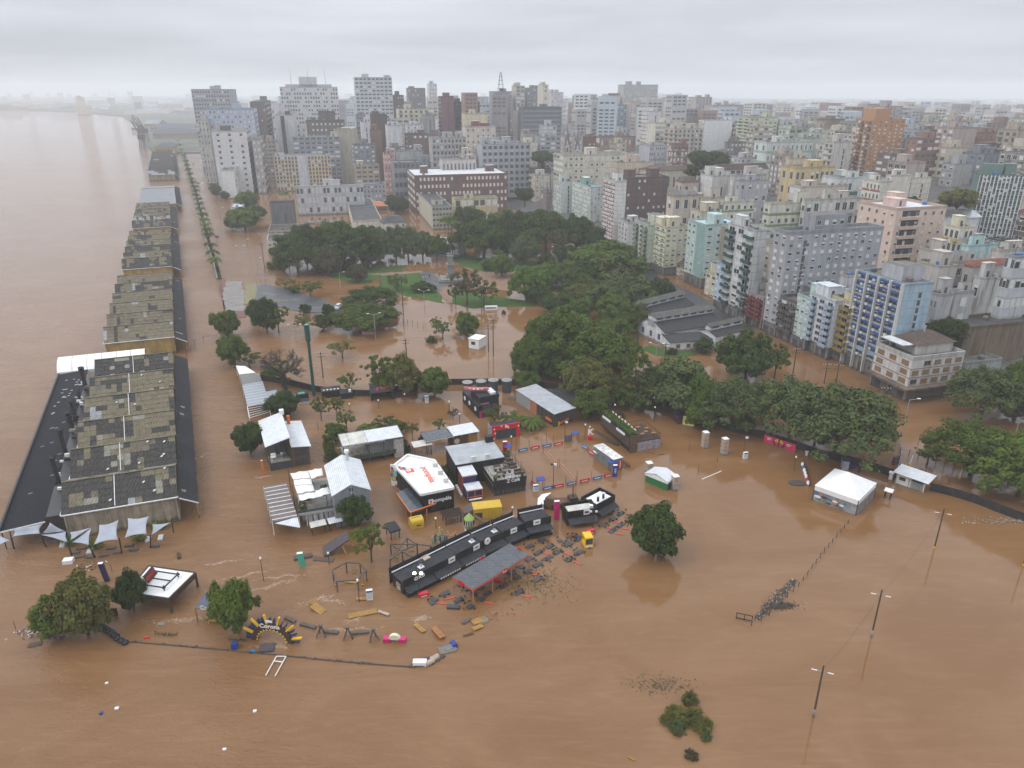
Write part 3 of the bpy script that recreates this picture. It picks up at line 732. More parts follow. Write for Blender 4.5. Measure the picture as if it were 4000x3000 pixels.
mb=MB();mb.box(2.5,9.5,4,11,h,h+3.6,0,1);rp=mb.build('rooftop_house',[wall(175,178,186),ROOFC],e)
for(a,b)in(((2.5,4),(9.5,4)),((9.5,4),(9.5,11)),((2.5,4),(2.5,11)),((2.5,11),(9.5,11))):
 mb=MB();mb.bar((a[0],a[1],h+4.5),(b[0],b[1],h+4.5),.06);mb.bar((a[0],a[1],h+3.6),(a[0],a[1],h+4.6),.06);mb.build('railing',mat('yellow_rail',(.5,.4,.15),.5,.1),rp)
bld('narrow building with dark mustard balconies beside the blue tower',(3334,1192),(3293,1425),74,3250,0,7,(205,190,140),'V','b',2,0,(150,118,40),db=15,gf=3.6,p=(.7,.1,.1,.1),phrase='the mustard-balcony building')
bld('white building with tiers of pale blue balconies, left of mustard balconies',(3263,1184),(3222,1408),74,3168,0,7,(205,213,222),'B','b',3,0,(150,170,200),db=17,gf=3.8,roof=ROOFW)
bld('slim mint-green building with striped front on the waterfront street',(3169,1172),(3137,1372),74,3116,0,7,(172,214,205),'w','b',3,0,(110,140,145),db=14,gf=3.6,ww=.6,p=(.1,.45,.3,.15),phrase='the slim mint building')
bld('dark grey building with planted balconies beside the slim mint one',(3113,1188),(3084,1348),74,3051,0,5,(112,114,118),'V','b',2,0,(92,84,76),db=14,gf=3.6,p=(.6,.2,.1,.1),roof=mat('tan_roof',(.16,.1,.07),.9,.3))
e,wa,wb,h=bld('long tall grey apartment slab with many white-shuttered windows',(3080,916),(3037,1318),74,3026,3452,12,(165,168,172),'w','w',2,12,(150,152,156),gf=4,p=(.22,.45,.18,.15),ww=.45,wh=.46,phrase='the long grey slab',pent=0)
mb=MB();mb.box(wb*.28,wb*.62,1,wa-.5,h,h+5,0,1);p_=mb.build('rooftop_house',[wall(150,153,158),ROOFC],e)
for i in range(4):put('window',WIN['white'][i],p_,loc=(wb*.32+i*wb*.08,1,h+2.8),scale=(1.5,1,1.5))
for i in range(11):
 mb=MB();mb.box(wb*.17,wb*.17+1.1,-.03,0,4.6+i*(h-4)/12,4.6+(i+.85)*(h-4)/12);mb.build('stair_slit',DFRAME,e)
bld('small pink and dark red building with white balconies beside the long grey slab',(2984,1168),(2971,1290),74,2918,0,5,(190,150,145),'V','b',2,0,(130,45,45),db=10,gf=3.2,phrase='the pink and red building')
bld('white apartment block with dark green balconies and a white stair tower',(2952,905),(2908,1266),74,2846,2998,10,(205,208,206),'B','b',3,0,(50,92,80),gf=4.2,p=(.5,.25,.15,.1),dirt=.7,phrase='the green-balcony block',pent=2)
bld('slim pale blue building at the foot of the green-balcony block',(2836,1040),(2815,1216),74,2800,0,5,(165,195,222),'w','b',2,0,None,db=9,gf=3,phrase='the pale blue building')
bld('small cream house squeezed beside the pale blue building',(2800,1080),(2792,1170),74,2758,0,4,(215,200,155),'w','b',2,0,(190,170,120),db=9,dirt=.6,roof=ROOFD)
e,wa,wb,h=bld('big mint-green apartment block with teal blank flank and cream fins',(2757,884),(2752,1130),74,2689,2906,8,(176,205,195),'l','l',4,4,(205,205,180),gf=4.4,p=(.4,.25,.2,.15),dirt=.35,phrase='the big mint block',roof=mat('mint_roof',(.36,.48,.45),.7,.1),pcol=(176,205,195))
mb=MB();mb.box(-.15,.0,.0,wa*.46,4.4,h);mb.build('blank_panel',wall(128,172,165,.3),e)
for k in range(5):
 mb=MB();x=wb*.40+k*.55;mb.box(x,x+.2,-.5,0,4.4,h);mb.build('vertical_fin',wall(210,200,165),e)
bld('low old house with brown dome roof between cream and mint blocks',(2690,1050),(2690,1095),74,2612,0,3,(205,190,150),'B','b',3,0,(190,165,120),db=9,roof=TILEB,hip=2.0)
bld('cream block with green bands on the waterfront street',(2602,893),(2577,1078),74,2541,2694,8,(218,208,168),'m','w',3,4,(120,150,95),gf=3.5,p=(.35,.35,.15,.15),roof=mat('brown_flat_roof',(.10,.07,.05),.9,.3),phrase='the cream and green block',pent=2)
bld('narrow pale green block with planted balconies, left of cream block',(2533,885),(2523,1059),74,2482,0,8,(190,205,180),'B','b',3,0,(125,140,100),db=13,gf=3.5)
bld('low grey-white block with stained red-brown flank',(2453,875),(2453,965),74,2417,2501,5,(200,204,205),'l','b',3,0,(160,170,175),gf=0,dirt=.5,db=12)
bld('tall slim tower with red and orange panels and grey flank',(2405,713),(2402,945),74,2358,2448,15,(215,212,205),'m','b',5,0,(150,50,55),p=(.4,.35,.15,.1),dirt=.3,phrase='the red and orange tower')
bld('broad dark brown apartment block behind the red and orange tower',(2448,697),400,74,2430,2611,8,(118,88,78),'b','w',0,8,(110,82,72),p=(.5,.2,.15,.15),phrase='the dark brown block',pent=2,da=14)
bld('beige blank-sided tower with orange window bays, above the brown block',(2408,637),440,74,2389,2540,10,(212,188,160),'m','s',2,0,(205,140,60),pent=2,phrase='the beige tower')
bld('white apartment block with green bands and teal rooftop house',(2308,734),(2308,872),74,2236,2360,8,(200,210,205),'m','w',5,4,(150,180,150),p=(.3,.4,.15,.15),roof=mat('teal_roof',(.13,.24,.22),.7,.1),pcol=(130,175,165),phrase='the green-banded white block')
bld('pale narrow apartment block with white blank flank beside trees',(2192,712),(2190,838),74,2166,2242,8,(196,208,200),'m','b',3,0,(160,180,160),dirt=.3)
bld('slim yellow-trimmed block behind the park trees',(2090,688),(2090,795),74,2077,2148,7,(212,205,190),'m','l',2,3,(225,185,70),phrase='the yellow-trimmed block')
bld('old small brown house under the big cream block',(2135,757),405,74,2112,2146,4,(150,125,115),'w','w',2,2)
bld('very long cream apartment block with scattered dark windows',(2200,611),470,74,2163,2465,9,(214,204,178),'w','w',3,13,None,p=(.45,.35,.1,.1),ww=.42,wh=.42,phrase='the long cream block',pent=2)
BRICK=wall(128,92,80,.35)
e,wa,wb,h=bld('long five-storey brown brick office building with white sheet roof',(1619,688),(1620,833),76,1590,1982,5,BRICK,'w','w',3,24,None,p=(.1,.75,.1,.05),ww=.62,wh=.55,roof=ROOFW,pent=2,phrase='the brown brick office',name='office_building')
bld('concrete office with dark windows before the brick office',(1688,812),(1690,897),76,1626,1766,4,(188,184,160),'b','h',0,6,(170,168,150),p=(1,0,0,0),roof=ROOFD,name='office_building',phrase='the dark-windowed office')
bld('low yellow long building with domed end in front of the brick office',(1776,781),425,76,1765,1944,2,(212,195,140),'w','w',2,7,(200,180,120),pent=1,base=-1)
bld('white modern office with vertical metal louvres',(1154,731),(1156,842),76,1146,1420,3,(200,202,204),'b','f',0,18,(190,192,196),p=(.35,.65,0,0),roof=ROOFW,name='office_building',phrase='the louvred white office',pent=2)
bld('plain dark grey block left of the louvred white office',(1054,792),(1056,880),76,1050,1150,2,(112,113,116),'b','b',0,0,None,pent=0,roof=ROOFW,name='annex_building')
bld('small building with faded orange roof right of the louvred office',(1416,808),475,76,1412,1512,2,(120,120,122),'b','h',0,6,(150,140,130),p=(1,0,0,0),roof=mat('orange_roof',(.42,.15,.07),.8,.15),hip=2.4,phrase='the orange-roofed building')
bld('grey two-storey box above the orange-roofed building',(1416,722),500,76,1412,1505,4,(165,172,180),'b','w',0,6,None,pent=0,roof=ROOFC)
bld('low white-roofed market hall behind the park trees',(1205,872),425,76,1200,1325,1,(205,205,200),'b','w',0,6,None,pent=0,roof=ROOFW,base=-1,name='market_hall')
bld('low cream building with black inner court behind the trees',(1378,868),400,76,1328,1492,2,(212,206,180),'b','b',0,0,None,pent=0,roof=ROOFD,base=-1)
bld('cream gabled house behind park trees',(1492,872),395,76,1486,1586,2,(214,208,190),'w','w',1,4,None,roof=ROOFD,hip=3.0,base=-1,name='gabled_house')
e,wa,wb,h=bld('two-storey cream waterside building with flat grey roof left of the park',(1043,940),(1043,992),76,1040,1135,2,(216,212,196),'w','w',2,5,None,pent=0,roof=ROOFD,p=(.7,.2,.05,.05),base=-1,phrase='the cream waterside building',da=14)
bld('long low grey-roofed building behind the cream waterside one',(1048,908),395,76,1044,1200,1,(190,186,176),'b','w',0,8,None,pent=0,roof=ROOFD,base=-1,da=22)
bld('pale stuccoed pavilion with blue skylight domes',(1056,888),420,76,1050,1175,1,(205,205,205),'b','b',0,0,None,pent=0,roof=ROOFC,base=-1,da=12)
e,wa,wb,h=bld('white hotel slab with rows of yellow balconies',(1069,612),(1083,748),76,1062,1290,9,(205,203,196),'b','f',0,17,(216,214,208),p=(.85,.15,0,0),phrase='the yellow-balcony hotel',name='hotel',pent=1,da=16)
fh=h/9
for i in range(9):
 for k,(a,b)in enumerate(((0,.40),(.58,1.0))):
  mb=MB();mb.box(wb*a,wb*b,-.42,0,i*fh+.02,i*fh+fh*.3);mb.build('yellow_balcony',wall(210,165,70,.3),e)
mb=MB();mb.box(wb*.41,wb*.57,-.62,0,0,h);mb.build('blank_panel',wall(196,202,210),e)
bld('grey window-gridded block behind the hotel',(1142,538),600,76,1136,1325,11,(168,172,182),'b','w',0,8,None,p=(.6,.2,.1,.1),pent=2,pcol=(200,195,150),phrase='the grey gridded block',da=18)
bld('brown stained rooftop block behind the grey gridded block',(1243,440),690,76,1240,1308,12,(118,102,92),'b','b',0,0,None,pent=0,da=20,dirt=.7)
bld('low dark roofed block with brick panels',(1196,475),660,76,1190,1345,10,(120,108,98),'b','w',0,9,None,pent=1,da=18)
P0=atY(1313,502,615);P1=atY(1368,503,615);P2=atY(1418,690,615)
e=empty('wedge_building','blank beige wall building with a sloping edge beside the grey gridded block','building',(P0.x,P0.y,0))
mb=MB();lo=[(0,0,-2),(P2.x-P0.x,4,-2),(P2.x-P0.x,30,-2),(0,26,-2)]
mb.hexa(lo,[(0,0,P0.z),(P1.x-P0.x,4,P1.z),(P1.x-P0.x,30,P1.z),(0,26,P0.z)]);mb.build('wall',wall(186,174,148,.4),e)
mb=MB();mb.box(-.1,P1.x-P0.x+.1,-.1,.4,P0.z,P0.z+.6);mb.build('parapet',wall(160,150,128),e);landmark('the beige wedge',(P0.x+8,P0.y,25));FOOT.append((P0.x+8,630,18,16,26))
bld('white tower with a dark vertical stripe left of the gridded block',(1146,452),680,-14,1071,1176,14,(206,206,208),'b','w',0,4,None,pent=1,pcol=(90,88,88),phrase='the striped white tower')
mb=MB();q=atY(1112,452,679.2);mb.box(-1.6,1.6,0,.6,0,q.z);tag(mb.build('dark_stair_strip',wall(70,72,78),loc=(q.x,q.y-8,0)),'dark vertical stair strip on the white tower','stair tower')
e,wa,wb,h=bld('huge white gridded office slab with raised centre on the skyline',(1318,342),800,-14,1092,0,19,(205,206,206),'w','w',22,5,None,p=(.6,.25,.1,.05),ww=.72,wh=.6,db=26,phrase='the huge white slab',name='office_building',pent=0,dirt=.3)
mb=MB();mb.box(2,20,wa*.35,wa*.66,h,h+10);mb.build('rooftop_house',wall(200,200,200),e)
mb=MB();mb.box(2,20,wa*.1,wa*.9,h,h+3);mb.build('attic_storey',wall(190,190,190),e)
for k in(.2,.5,.8):
 mb=MB();mb.tube((10,wa*k,h),(10,wa*k,h+18),.2,.08,k=5);mb.build('antenna',DFRAME,e)
bld('tall white and blue glass tower with red panel',(1384,305),760,76,1381,1530,24,(205,208,212),'b','h',0,9,(190,195,200),p=(.85,.1,.05,0),phrase='the white and blue tower',name='office_tower',da=20,pent=2)
bld('dark brown gridded block right of white and blue tower',(1534,374),815,76,1531,1577,16,(110,92,88),'b','w',0,5,da=18)
bld('grey louvred office slab beside the beige wedge',(1392,452),640,76,1388,1427,13,(150,152,158),'b','f',0,6,(165,168,172),p=(1,0,0,0),da=18)
bld('slim white tower standing by the narrow street',(1411,478),600,76,1406,1442,12,(205,206,206),'b','b',0,0,da=16)
bld('orange-brown brick block stepping up behind the street',(1444,510),610,76,1440,1490,10,(158,112,88),'b','b',0,0,da=10,phrase='the orange-brown block')
bld('dark brown stepped block behind the orange-brown one',(1450,452),650,76,1446,1512,13,(98,82,76),'b','b',0,0,da=16)
bld('white stepped block with blank stained side',(1512,492),590,76,1484,1570,9,(206,208,208),'b','b',0,0,da=18,pent=2,phrase='the white stepped block')
bld('salmon pink rounded corner building with dark dome',(1500,602),540,76,1493,1536,7,(206,150,140),'w','w',3,3,da=10,phrase='the salmon pink building')
bld('grey office with long horizontal window bands',(1538,638),505,76,1532,1684,4,(128,134,142),'b','h',0,9,(140,145,152),p=(1,0,0,0),phrase='the banded grey office',name='office_building',da=16)
bld('plain stained grey block above the banded office',(1545,592),545,76,1540,1652,5,(172,172,170),'b','b',0,0,dirt=.7,da=14)
bld('pale cream tower with central balconies on the skyline',(1555,428),680,76,1551,1695,14,(214,202,170),'b','B',0,7,(190,170,130),da=18,phrase='the pale cream tower')
bld('white apartment tower with small square windows',(1590,490),615,76,1586,1652,11,(208,208,206),'w','w',1,5,da=14,phrase='the white apartment tower')
bld('stained grey blank-sided block by white apartment tower',(1654,452),650,76,1650,1698,12,(150,150,152),'b','b',0,0,da=14,dirt=.7)
bld('red-brown granite tower on the skyline',(1722,380),690,76,1696,1772,15,(140,92,92),'h','s',4,0,(110,112,118),phrase='the red-brown tower',da=16)
bld('wide black glass office with white roof stripe',(1773,402),715,76,1770,1873,14,(72,72,76),'b','f',0,14,(84,84,88),p=(1,0,0,0),da=16,pent=2,phrase='the black glass office',name='office_building')
bld('cream stepped block with red rooftop',(1816,447),640,76,1812,1905,10,(214,196,152),'b','b',0,0,da=16,phrase='the cream stepped block')
bld('pinkish cream block with small windows below the red roof',(1818,498),600,76,1814,1936,8,(212,196,176),'b','w',0,6,pcol=(170,70,55),pent=2,da=16)
bld('big stained concrete apartment block with striped balconies',(1688,540),535,76,1660,1820,9,(178,174,168),'b','B',0,9,(196,190,180),dirt=.8,da=18,phrase='the stained concrete block',pent=3)
bld('low block with red end panel behind the brick office',(1726,626),500,76,1722,1859,3,(196,182,176),'b','w',0,9,(170,80,72),da=12)
bld('tall grey panel block with dark vertical joints',(1882,566),520,76,1878,2072,8,(176,178,184),'b','f',0,9,(168,170,176),p=(1,0,0,0),da=18,phrase='the grey panel block',pent=3)
bld('dark slab on the skyline left of the white pointed tower',(1594,346),900,76,1590,1661,15,(130,128,130),'b','w',0,8,da=20)
bld('white narrow skyline tower with stepped side',(1676,328),950,76,1672,1706,17,(208,208,208),'b','w',0,3,da=20)
e,wa,wb,h=bld('grey skyline block carrying a lattice antenna mast',(1926,360),850,76,1922,2001,16,(150,150,156),'b','w',0,8,da=20,phrase='the antenna block')
mb=MB()
for k in range(5):
 for(x,y)in((-1,-1),(1,-1),(1,1),(-1,1)):mb.bar((wb*.5+x*(3-k*.5),9+y*(3-k*.5),h+k*4),(wb*.5+x*(2.5-k*.5),9+y*(2.5-k*.5),h+k*4+4),.35)
 mb.box(wb*.5-3+k*.5,wb*.5+3-k*.5,6+k*.5,12-k*.5,h+k*4+3.6,h+k*4+4)
mb.build('antenna_mast',wall(120,122,128),e)
bld('dark brown wide office slab behind the church',(2044,421),720,76,2040,2194,11,(118,120,126),'b','h',0,12,(130,132,138),p=(1,0,0,0),da=18,phrase='the dark wide office',name='office_building')
for i,(lb,tx,ty,Y,xr,fl,c)in enumerate((('beige skyline tower with stepped top',2016,338,860,2050,17,(196,188,172)),('grey skyline block beside the beige tower',2059,344,870,2117,16,(140,142,148)),('thin cream skyline tower',2121,332,800,2143,17,(212,200,176)),('white skyline block with red flank',2153,362,850,2201,14,(206,200,198)),('foggy wide tower pair high on the skyline',2437,332,1000,2571,18,(176,174,172)),('blue glass block fading into fog',2358,412,800,2450,10,(132,150,166)),('hazy beige block left of the blue glass block',2314,386,900,2352,12,(170,160,152)),('hazy cream tower with many windows in fog',2612,396,830,2700,13,(205,196,172)),('hazy pink-cream block in fog',2450,398,860,2545,11,(206,186,172)),('hazy brown slab in fog',2720,382,900,2782,13,(178,168,160)),('pale hazy block above the white blank building',2786,412,850,2905,11,(172,166,164)))):
 bld(lb,(tx,ty),Y,76,tx-3,xr,fl,c,'b','w',0,0,da=20,dirt=.3,pent=2)
bld('big white building with a huge blank wall',(2754,472),615,74,2745,2862,11,(222,222,220),'w','b',2,0,phrase='the blank white wall',dirt=.1,pent=1)
bld('tall white tower with orange grid left of the blank white wall',(2534,438),640,74,2506,2582,12,(208,208,208),'m','b',5,0,(180,120,90),phrase='the orange-grid tower')
bld('beige apartment block with wide cream flank',(2562,484),600,74,2556,2680,9,(214,206,182),'b','w',0,6,da=16)
bld('beige stepped apartment block with balconies',(2634,505),575,74,2626,2748,9,(200,188,168),'B','B',2,7,(185,170,150),da=16,pent=3)
bld('lilac-grey chequered apartment block',(2538,571),535,74,2499,2601,7,(184,182,190),'b','w',0,8,(206,204,206),phrase='the lilac-grey block')
bld('long low red-brick apartment range',(2345,538),620,74,2340,2484,3,(165,128,112),'w','w',1,9,da=14,roof=TILEB)
bld('reddish brick house block with wide balconies',(2632,566),515,74,2614,2690,7,(160,108,92),'B','B',2,4,(190,180,172))
bld('dark stained old block with window grid',(2840,559),520,74,2832,2913,7,(142,132,128),'w','w',4,5,dirt=.8,pent=2,phrase='the dark stained block')
bld('pale green tower at the fog edge',(2930,462),560,74,2922,3040,12,(198,204,168),'B','w',2,6,(185,195,150),da=16,phrase='the pale green tower')
bld('long low pale green apartment range with bands',(2998,560),470,74,2990,3178,4,(205,212,204),'m','m',2,10,(150,180,150),da=14)
e,wa,wb,h=bld('tall orange-brown brick tower with dark balcony flank',(3410,470),425,74,3352,3539,17,paint(176,134,100,.85,.12),'B','w',4,6,(110,100,92),'white',p=(.35,.4,.15,.1),dirt=.25,phrase='the orange-brown tower',pent=0,ww=.36,wh=.42)
mb=MB();mb.box(2,wb*.55,1,wa-1,h,h+6);mb.build('rooftop_house',paint(176,134,100,.85,.12),e)
bld('pinkish tower behind the orange-brown tower',(3455,418),570,74,3446,3528,14,(186,170,166),'w','w',2,6,da=16,pent=2)
bld('beige-grey block with long balcony flank left of the brown tower',(3258,559),425,74,3222,3331,8,(200,196,180),'V','s',2,0,(190,182,166))
bld('yellow ochre apartment house with stained parapet',(3110,660),368,74,3100,3262,4,(216,182,112),'w','w',2,8,(196,160,90),phrase='the yellow ochre house',da=12,pent=2)
bld('white house with green stripes right of the ochre house',(3272,700),352,74,3268,3378,3,(208,212,208),'m','m',2,5,(70,120,95),da=11,pent=1)
bld('cream block with red balcony edges',(3443,714),325,74,3372,3484,6,(216,208,190),'m','b',5,0,(180,95,80),phrase='the red-edged cream block',dirt=.3)
bld('tall blank cream block behind the red-edged one',(3482,690),348,74,3470,3562,7,(220,210,192),'w','b',1,0,dirt=.3,pent=2)
bld('cream block with blank gable right of its twin',(3562,698),352,74,3552,3640,7,(216,206,186),'m','s',1,0,(180,95,80),dirt=.3)
e,wa,wb,h=bld('tall office tower with green glass and white vertical fins at the right edge',(4012,692),288,24,3828,0,13,(96,130,122),'f','b',12,0,(206,206,206),db=16,p=(.75,.1,.1,.05),name='office_tower',phrase='the green finned tower',dirt=.1,pent=2)
for i in range(13):
 mb=MB();mb.box(-.12,0,0,wa,i*h/13,i*h/13+h/13*.32);mb.build('green_spandrel',paint(36,92,80),e)
bld('dark brown slab with black window front near right edge',(3745,549),470,50,3698,3830,9,(108,82,74),'b','f',0,8,(74,68,68),p=(1,0,0,0),phrase='the dark brown slab',name='office_building')
bld('white blank-sided tower behind the dark brown slab',(3678,500),555,74,3664,3707,12,(212,208,196),'w','b',2,0)
bld('grey apartment tower beside the white blank tower',(3632,512),565,74,3580,3662,11,(160,160,162),'w','w',5,3)
bld('wide unfinished grid-front block in haze',(3816,492),700,60,3810,3988,9,(160,156,154),'w','w',2,14,p=(1,0,0,0),da=18)
e,wa,wb,h=bld('salmon apartment block with recessed corner balconies',(3505,822),258,74,3357,3698,9,(222,184,160),'w','w',5,6,(205,165,142),'white',p=(.5,.25,.15,.1),dirt=.15,ww=.3,wh=.4,phrase='the salmon block',roof=ROOFW,pcol=(222,180,168),pent=2)
fh=h/9
for i in range(9):
 mb=MB();mb.box(wb*.10,wb*.48,-1.0,0,i*fh-.05,i*fh+.95);b_=mb.build('balcony',wall(206,168,146,.2),e)
 mb=MB();mb.box(wb*.12,wb*.46,-.04,0,i*fh+.95,i*fh+fh*.9);mb.build('recess_glazing',GLASS,b_)
bld('cream five-storey block right of the salmon block',(3752,892),250,74,3694,3806,5,(216,208,172),'B','w',3,3,(205,165,80),phrase='the cream five-storey block',dirt=.3)
for lb,t,Y,r,xl,xr,fl,c,sa,sb,kw in(('blank beige back block with rooftop wall',(3672,1046),204,74,3580,3740,3,(186,176,164),'b','b',dict(pent=1)),('taller beige cube behind the blue tower',(3672,992),214,74,3590,3716,4,(190,178,166),'b','w',dict(pent=1)),('beige cube with a single window, second from blue tower',(3690,1034),218,74,3676,3790,4,(190,180,168),'b','w',dict(pent=1,db=12)),('grey rear block with white shutters behind the corner building',(3668,1158),192,74,3625,3724,4,(176,175,172),'w','b',dict(pent=1,ca=3)),('plain grey cube right of the shuttered rear block',(3735,1150),196,74,3722,3806,4,(174,172,168),'b','w',dict(pent=1)),('turquoise house with white flat roof',(3785,965),240,74,3772,3896,3,(168,215,212),'w','w',dict(pent=1,phrase='the turquoise house')),('blue-walled low house left of the turquoise house',(3690,1000),236,74,3680,3778,2,(96,150,196),'b','b',dict(pent=0,roof=TILEB)),('weathered cream house right of the turquoise house',(3905,985),228,74,3895,4010,3,(200,190,176),'w','w',dict(pent=1,dirt=.8)),('grey old house with tile roof patches',(3800,1040),212,74,3786,3955,2,(186,180,172),'w','w',dict(pent=0,roof=TILE,hip=1.4)),('stained white cube with black roof',(3840,1092),200,74,3815,3912,3,(196,192,186),'w','b',dict(pent=1,roof=ROOFD,dirt=.8)),('narrow white cube left of the glazed grey building',(3920,1098),199,74,3905,3960,3,(204,204,200),'b','b',dict(pent=0,roof=ROOFW)),('tall grey glazed building at the right picture edge',(3968,1010),197,74,3950,4080,5,(168,172,174),'h','h',dict(pent=0,c2=(185,188,190),ca=3,cb=5)),('white three-storey house with red hipped tile roof',(3962,1208),203,74,3832,4080,3,(208,204,194),'w','w',dict(roof=TILE,hip=3.0,dirt=.8,ca=5,cb=4,phrase='the red-roofed house')),('long low shed with black roof below the red-roofed house',(3772,1290),187,74,3765,4060,1,(128,104,76),'b','b',dict(pent=0,roof=ROOFD,dirt=.9,da=9)),('low flat pale-roofed annex right of the white corner building',(3772,1425),181,74,3766,3915,1,(150,158,150),'b','b',dict(pent=0,roof=ROOFC,da=9)),('stepped pale block with terrace behind the mint building',(3240,1165),205,74,3200,3330,5,(190,192,196),'b','b',dict(pent=1,roof=ROOFW)),('white rooftop cube behind slim mint building',(3310,1085),212,74,3292,3352,6,(196,196,198),'b','b',dict(pent=0,dirt=.8)),('old cream houses row roof with red tiles behind cream block',(2740,830),335,74,2700,2830,3,(206,196,168),'w','w',dict(roof=TILE,pent=1)),('cream banded block with green window strips',(2828,795),318,74,2822,2948,7,(214,210,182),'f','m',dict(c2=(128,155,105),cb=5,phrase='the green-striped cream block')),('second green-striped cream block further right',(3010,800),318,74,2985,3174,5,(212,208,178),'m','m',dict(c2=(120,150,95),cb=6)),('grey block with dark red shutters',(2890,710),360,74,2884,3005,5,(178,176,180),'w','w',dict(c2=(120,60,60))),('white terrace house with black windows behind',(2784,690),385,74,2738,2850,5,(205,200,192),'h','b',dict(c2=(205,200,192),pent=2)),('white-grey terrace block with rooftop tanks',(2868,690),378,74,2850,2995,4,(198,190,180),'w','b',dict(pent=2,dirt=.7)),('long stained cream block on the slope',(3150,785),318,74,3145,3372,4,(206,198,182),'w','B',dict(pent=2,dirt=.8,c2=(190,184,172))),('pink low block on the slope',(3130,735),345,74,3085,3312,4,(210,190,172),'h','b',dict(pent=1,c2=(205,190,178))),('old palace with grey pyramid roof near the slope',(2632,765),350,74,2606,2732,3,(206,188,164),'w','w',dict(roof=ROOFC,hip=2,phrase='the old palace')),('ornate old building with dark attic roof',(2740,778),352,74,2728,2862,2,(205,190,162),'w','w',dict(roof=ROOFD,pent=1)),('pink stuccoed house with dark hipped roof',(2668,712),392,74,2640,2732,3,(206,178,160),'w','w',dict(roof=TILEB,hip=2.5)),('long old house range with brown tile roofs',(2540,668),430,74,2536,2730,2,(205,190,160),'b','w',dict(roof=TILEB,hip=2.0,da=14)),('grey-roofed white hall with skylights',(2790,665),420,74,2776,3000,3,(205,206,204),'w','w',dict(roof=TILEB,hip=3.0)),('beige wedge house by the big city tree',(3085,622),400,74,3078,3155,4,(212,192,152),'b','b',dict(pent=1)),('small white gabled house before the round tree',(3700,845),275,74,3606,3772,2,(206,208,208),'w','b',dict(roof=ROOFD,hip=2.0)),('white gabled hall left of the green finned tower',(3790,850),285,74,3718,3830,2,(208,208,206),'b','b',dict(roof=ROOFW,hip=2.4)),('dark glazed low block below the green finned tower',(3905,942),250,74,3860,3968,3,(96,98,102),'h','h',dict(c2=(130,130,130),pent=0)),('rough grey low block beside dark glazed block',(3808,950),246,74,3795,3862,2,(176,172,164),'w','b',dict(dirt=.9,roof=ROOFD))):
 c2_=kw.pop('c2',None);ca_=kw.pop('ca',0);cb_=kw.pop('cb',0)
 bld(lb,t,Y,r,xl,xr,fl,c,sa,sb,ca_,cb_,c2_,name='house' if fl<4 else 'apartment_block',**kw)
bld('small white slab with blank wall and striped flank by the flooded avenue',(913,668),(915,775),-14,861,936,6,(218,218,216),'b','h',0,4,(205,205,205),roof=ROOFC,dirt=.1,phrase='the small white slab',pent=0)
bld('white tower with blank middle and dark corner windows',(962,515),560,-14,826,978,11,(212,212,210),'l','h',3,3,(205,205,205),pent=1,pcol=(120,100,92),phrase='the blank-fronted white tower',dirt=.2)
bld('broad lavender-blue tower behind the white tower',(990,428),640,-14,795,1003,15,(170,184,208),'w','w',12,3,None,p=(.3,.5,.1,.1),dirt=.15,phrase='the lavender tower',pent=2,ww=.4)
bld('tallest grey office tower at the left of the skyline',(894,352),735,-14,746,922,20,(172,178,184),'w','b',14,0,None,p=(.7,.15,.1,.05),ww=.7,wh=.55,phrase='the tall grey tower',pent=2,name='office_tower',dirt=.35)
bld('brown-grey stained block right of the lavender tower',(1034,400),700,-14,975,1060,14,(132,116,110),'w','w',5,3,dirt=.8,pent=1)
bld('pale narrow building by the avenue below the grey tower',(812,470),620,-14,772,830,10,(190,186,178),'w','w',3,3,dirt=.6)
bld('low pale blue-white kiosk building by the street trees',(946,810),(950,842),-14,902,955,1,(196,205,212),'b','b',0,0,roof=ROOFW,pent=0,base=-1,name='kiosk_building')
bld('grey narrow block by the avenue trees',(1016,545),560,-14,984,1030,8,(170,165,160),'w','w',2,2)
bld('white office in the side street with blue banners',(1070,402),900,-14,1000,1085,9,(205,208,212),'w','w',5,3)
def spire(px,py_top,Y,label,w=4.2,hs=15,m=None):
 T=atY(px,py_top,Y);z0=hill(T.x,T.y);e=empty('church_spire',label,'church',(T.x,T.y,z0))
 h=T.z-z0;body=h-hs
 st=wall(176,172,168,.5)
 mb=MB();mb.box(-w/2,w/2,-w/2,w/2,-1,body*.8);mb.build('tower',st,e)
 mb=MB();mb.box(-w*.42,w*.42,-w*.42,w*.42,body*.8,body);bf=mb.build('belfry',st,e)
 mb=MB();mb.lathe([(w*.46,body),(w*.30,body+hs*.35),(.12,h)],8);mb.build('pyramid_roof',m or wall(112,112,118,.4),e)
 for k in range(4):
  a=k*math.pi/2;mb=MB();mb.tri((-w*.3,-w*.43,body*.95),(w*.3,-w*.43,body*.95),(0,-w*.40,body+hs*.28));mb.tri((w*.3,-w*.33,body*.95),(-w*.3,-w*.33,body*.95),(0,-w*.33,body+hs*.28))
  mb.build('gablet',wall(205,203,200),e,rz=a)
  mb=MB();mb.box(-w*.12,w*.12,-w*.44,-w*.42,body*.83,body*.95);mb.build('louvre',DFRAME,bf,rz=a)
 mb=MB();mb.tube((0,0,h-.2),(0,0,h+1.8),.08,k=4);mb.bar((-.5,0,h+1.2),(.5,0,h+1.2),.12);mb.build('cross',DFRAME,e)
 landmark('the church spires',T)
spire(2218,486,575,'left twin church spire with grey gothic gablets in front of dark office')
spire(2258,502,580,'right twin church spire with grey gothic gablets')
spire(2724,684,395,'white slender chapel steeple among low houses',3.2,13,wall(205,206,200,.3))
rnd=random.Random(21)
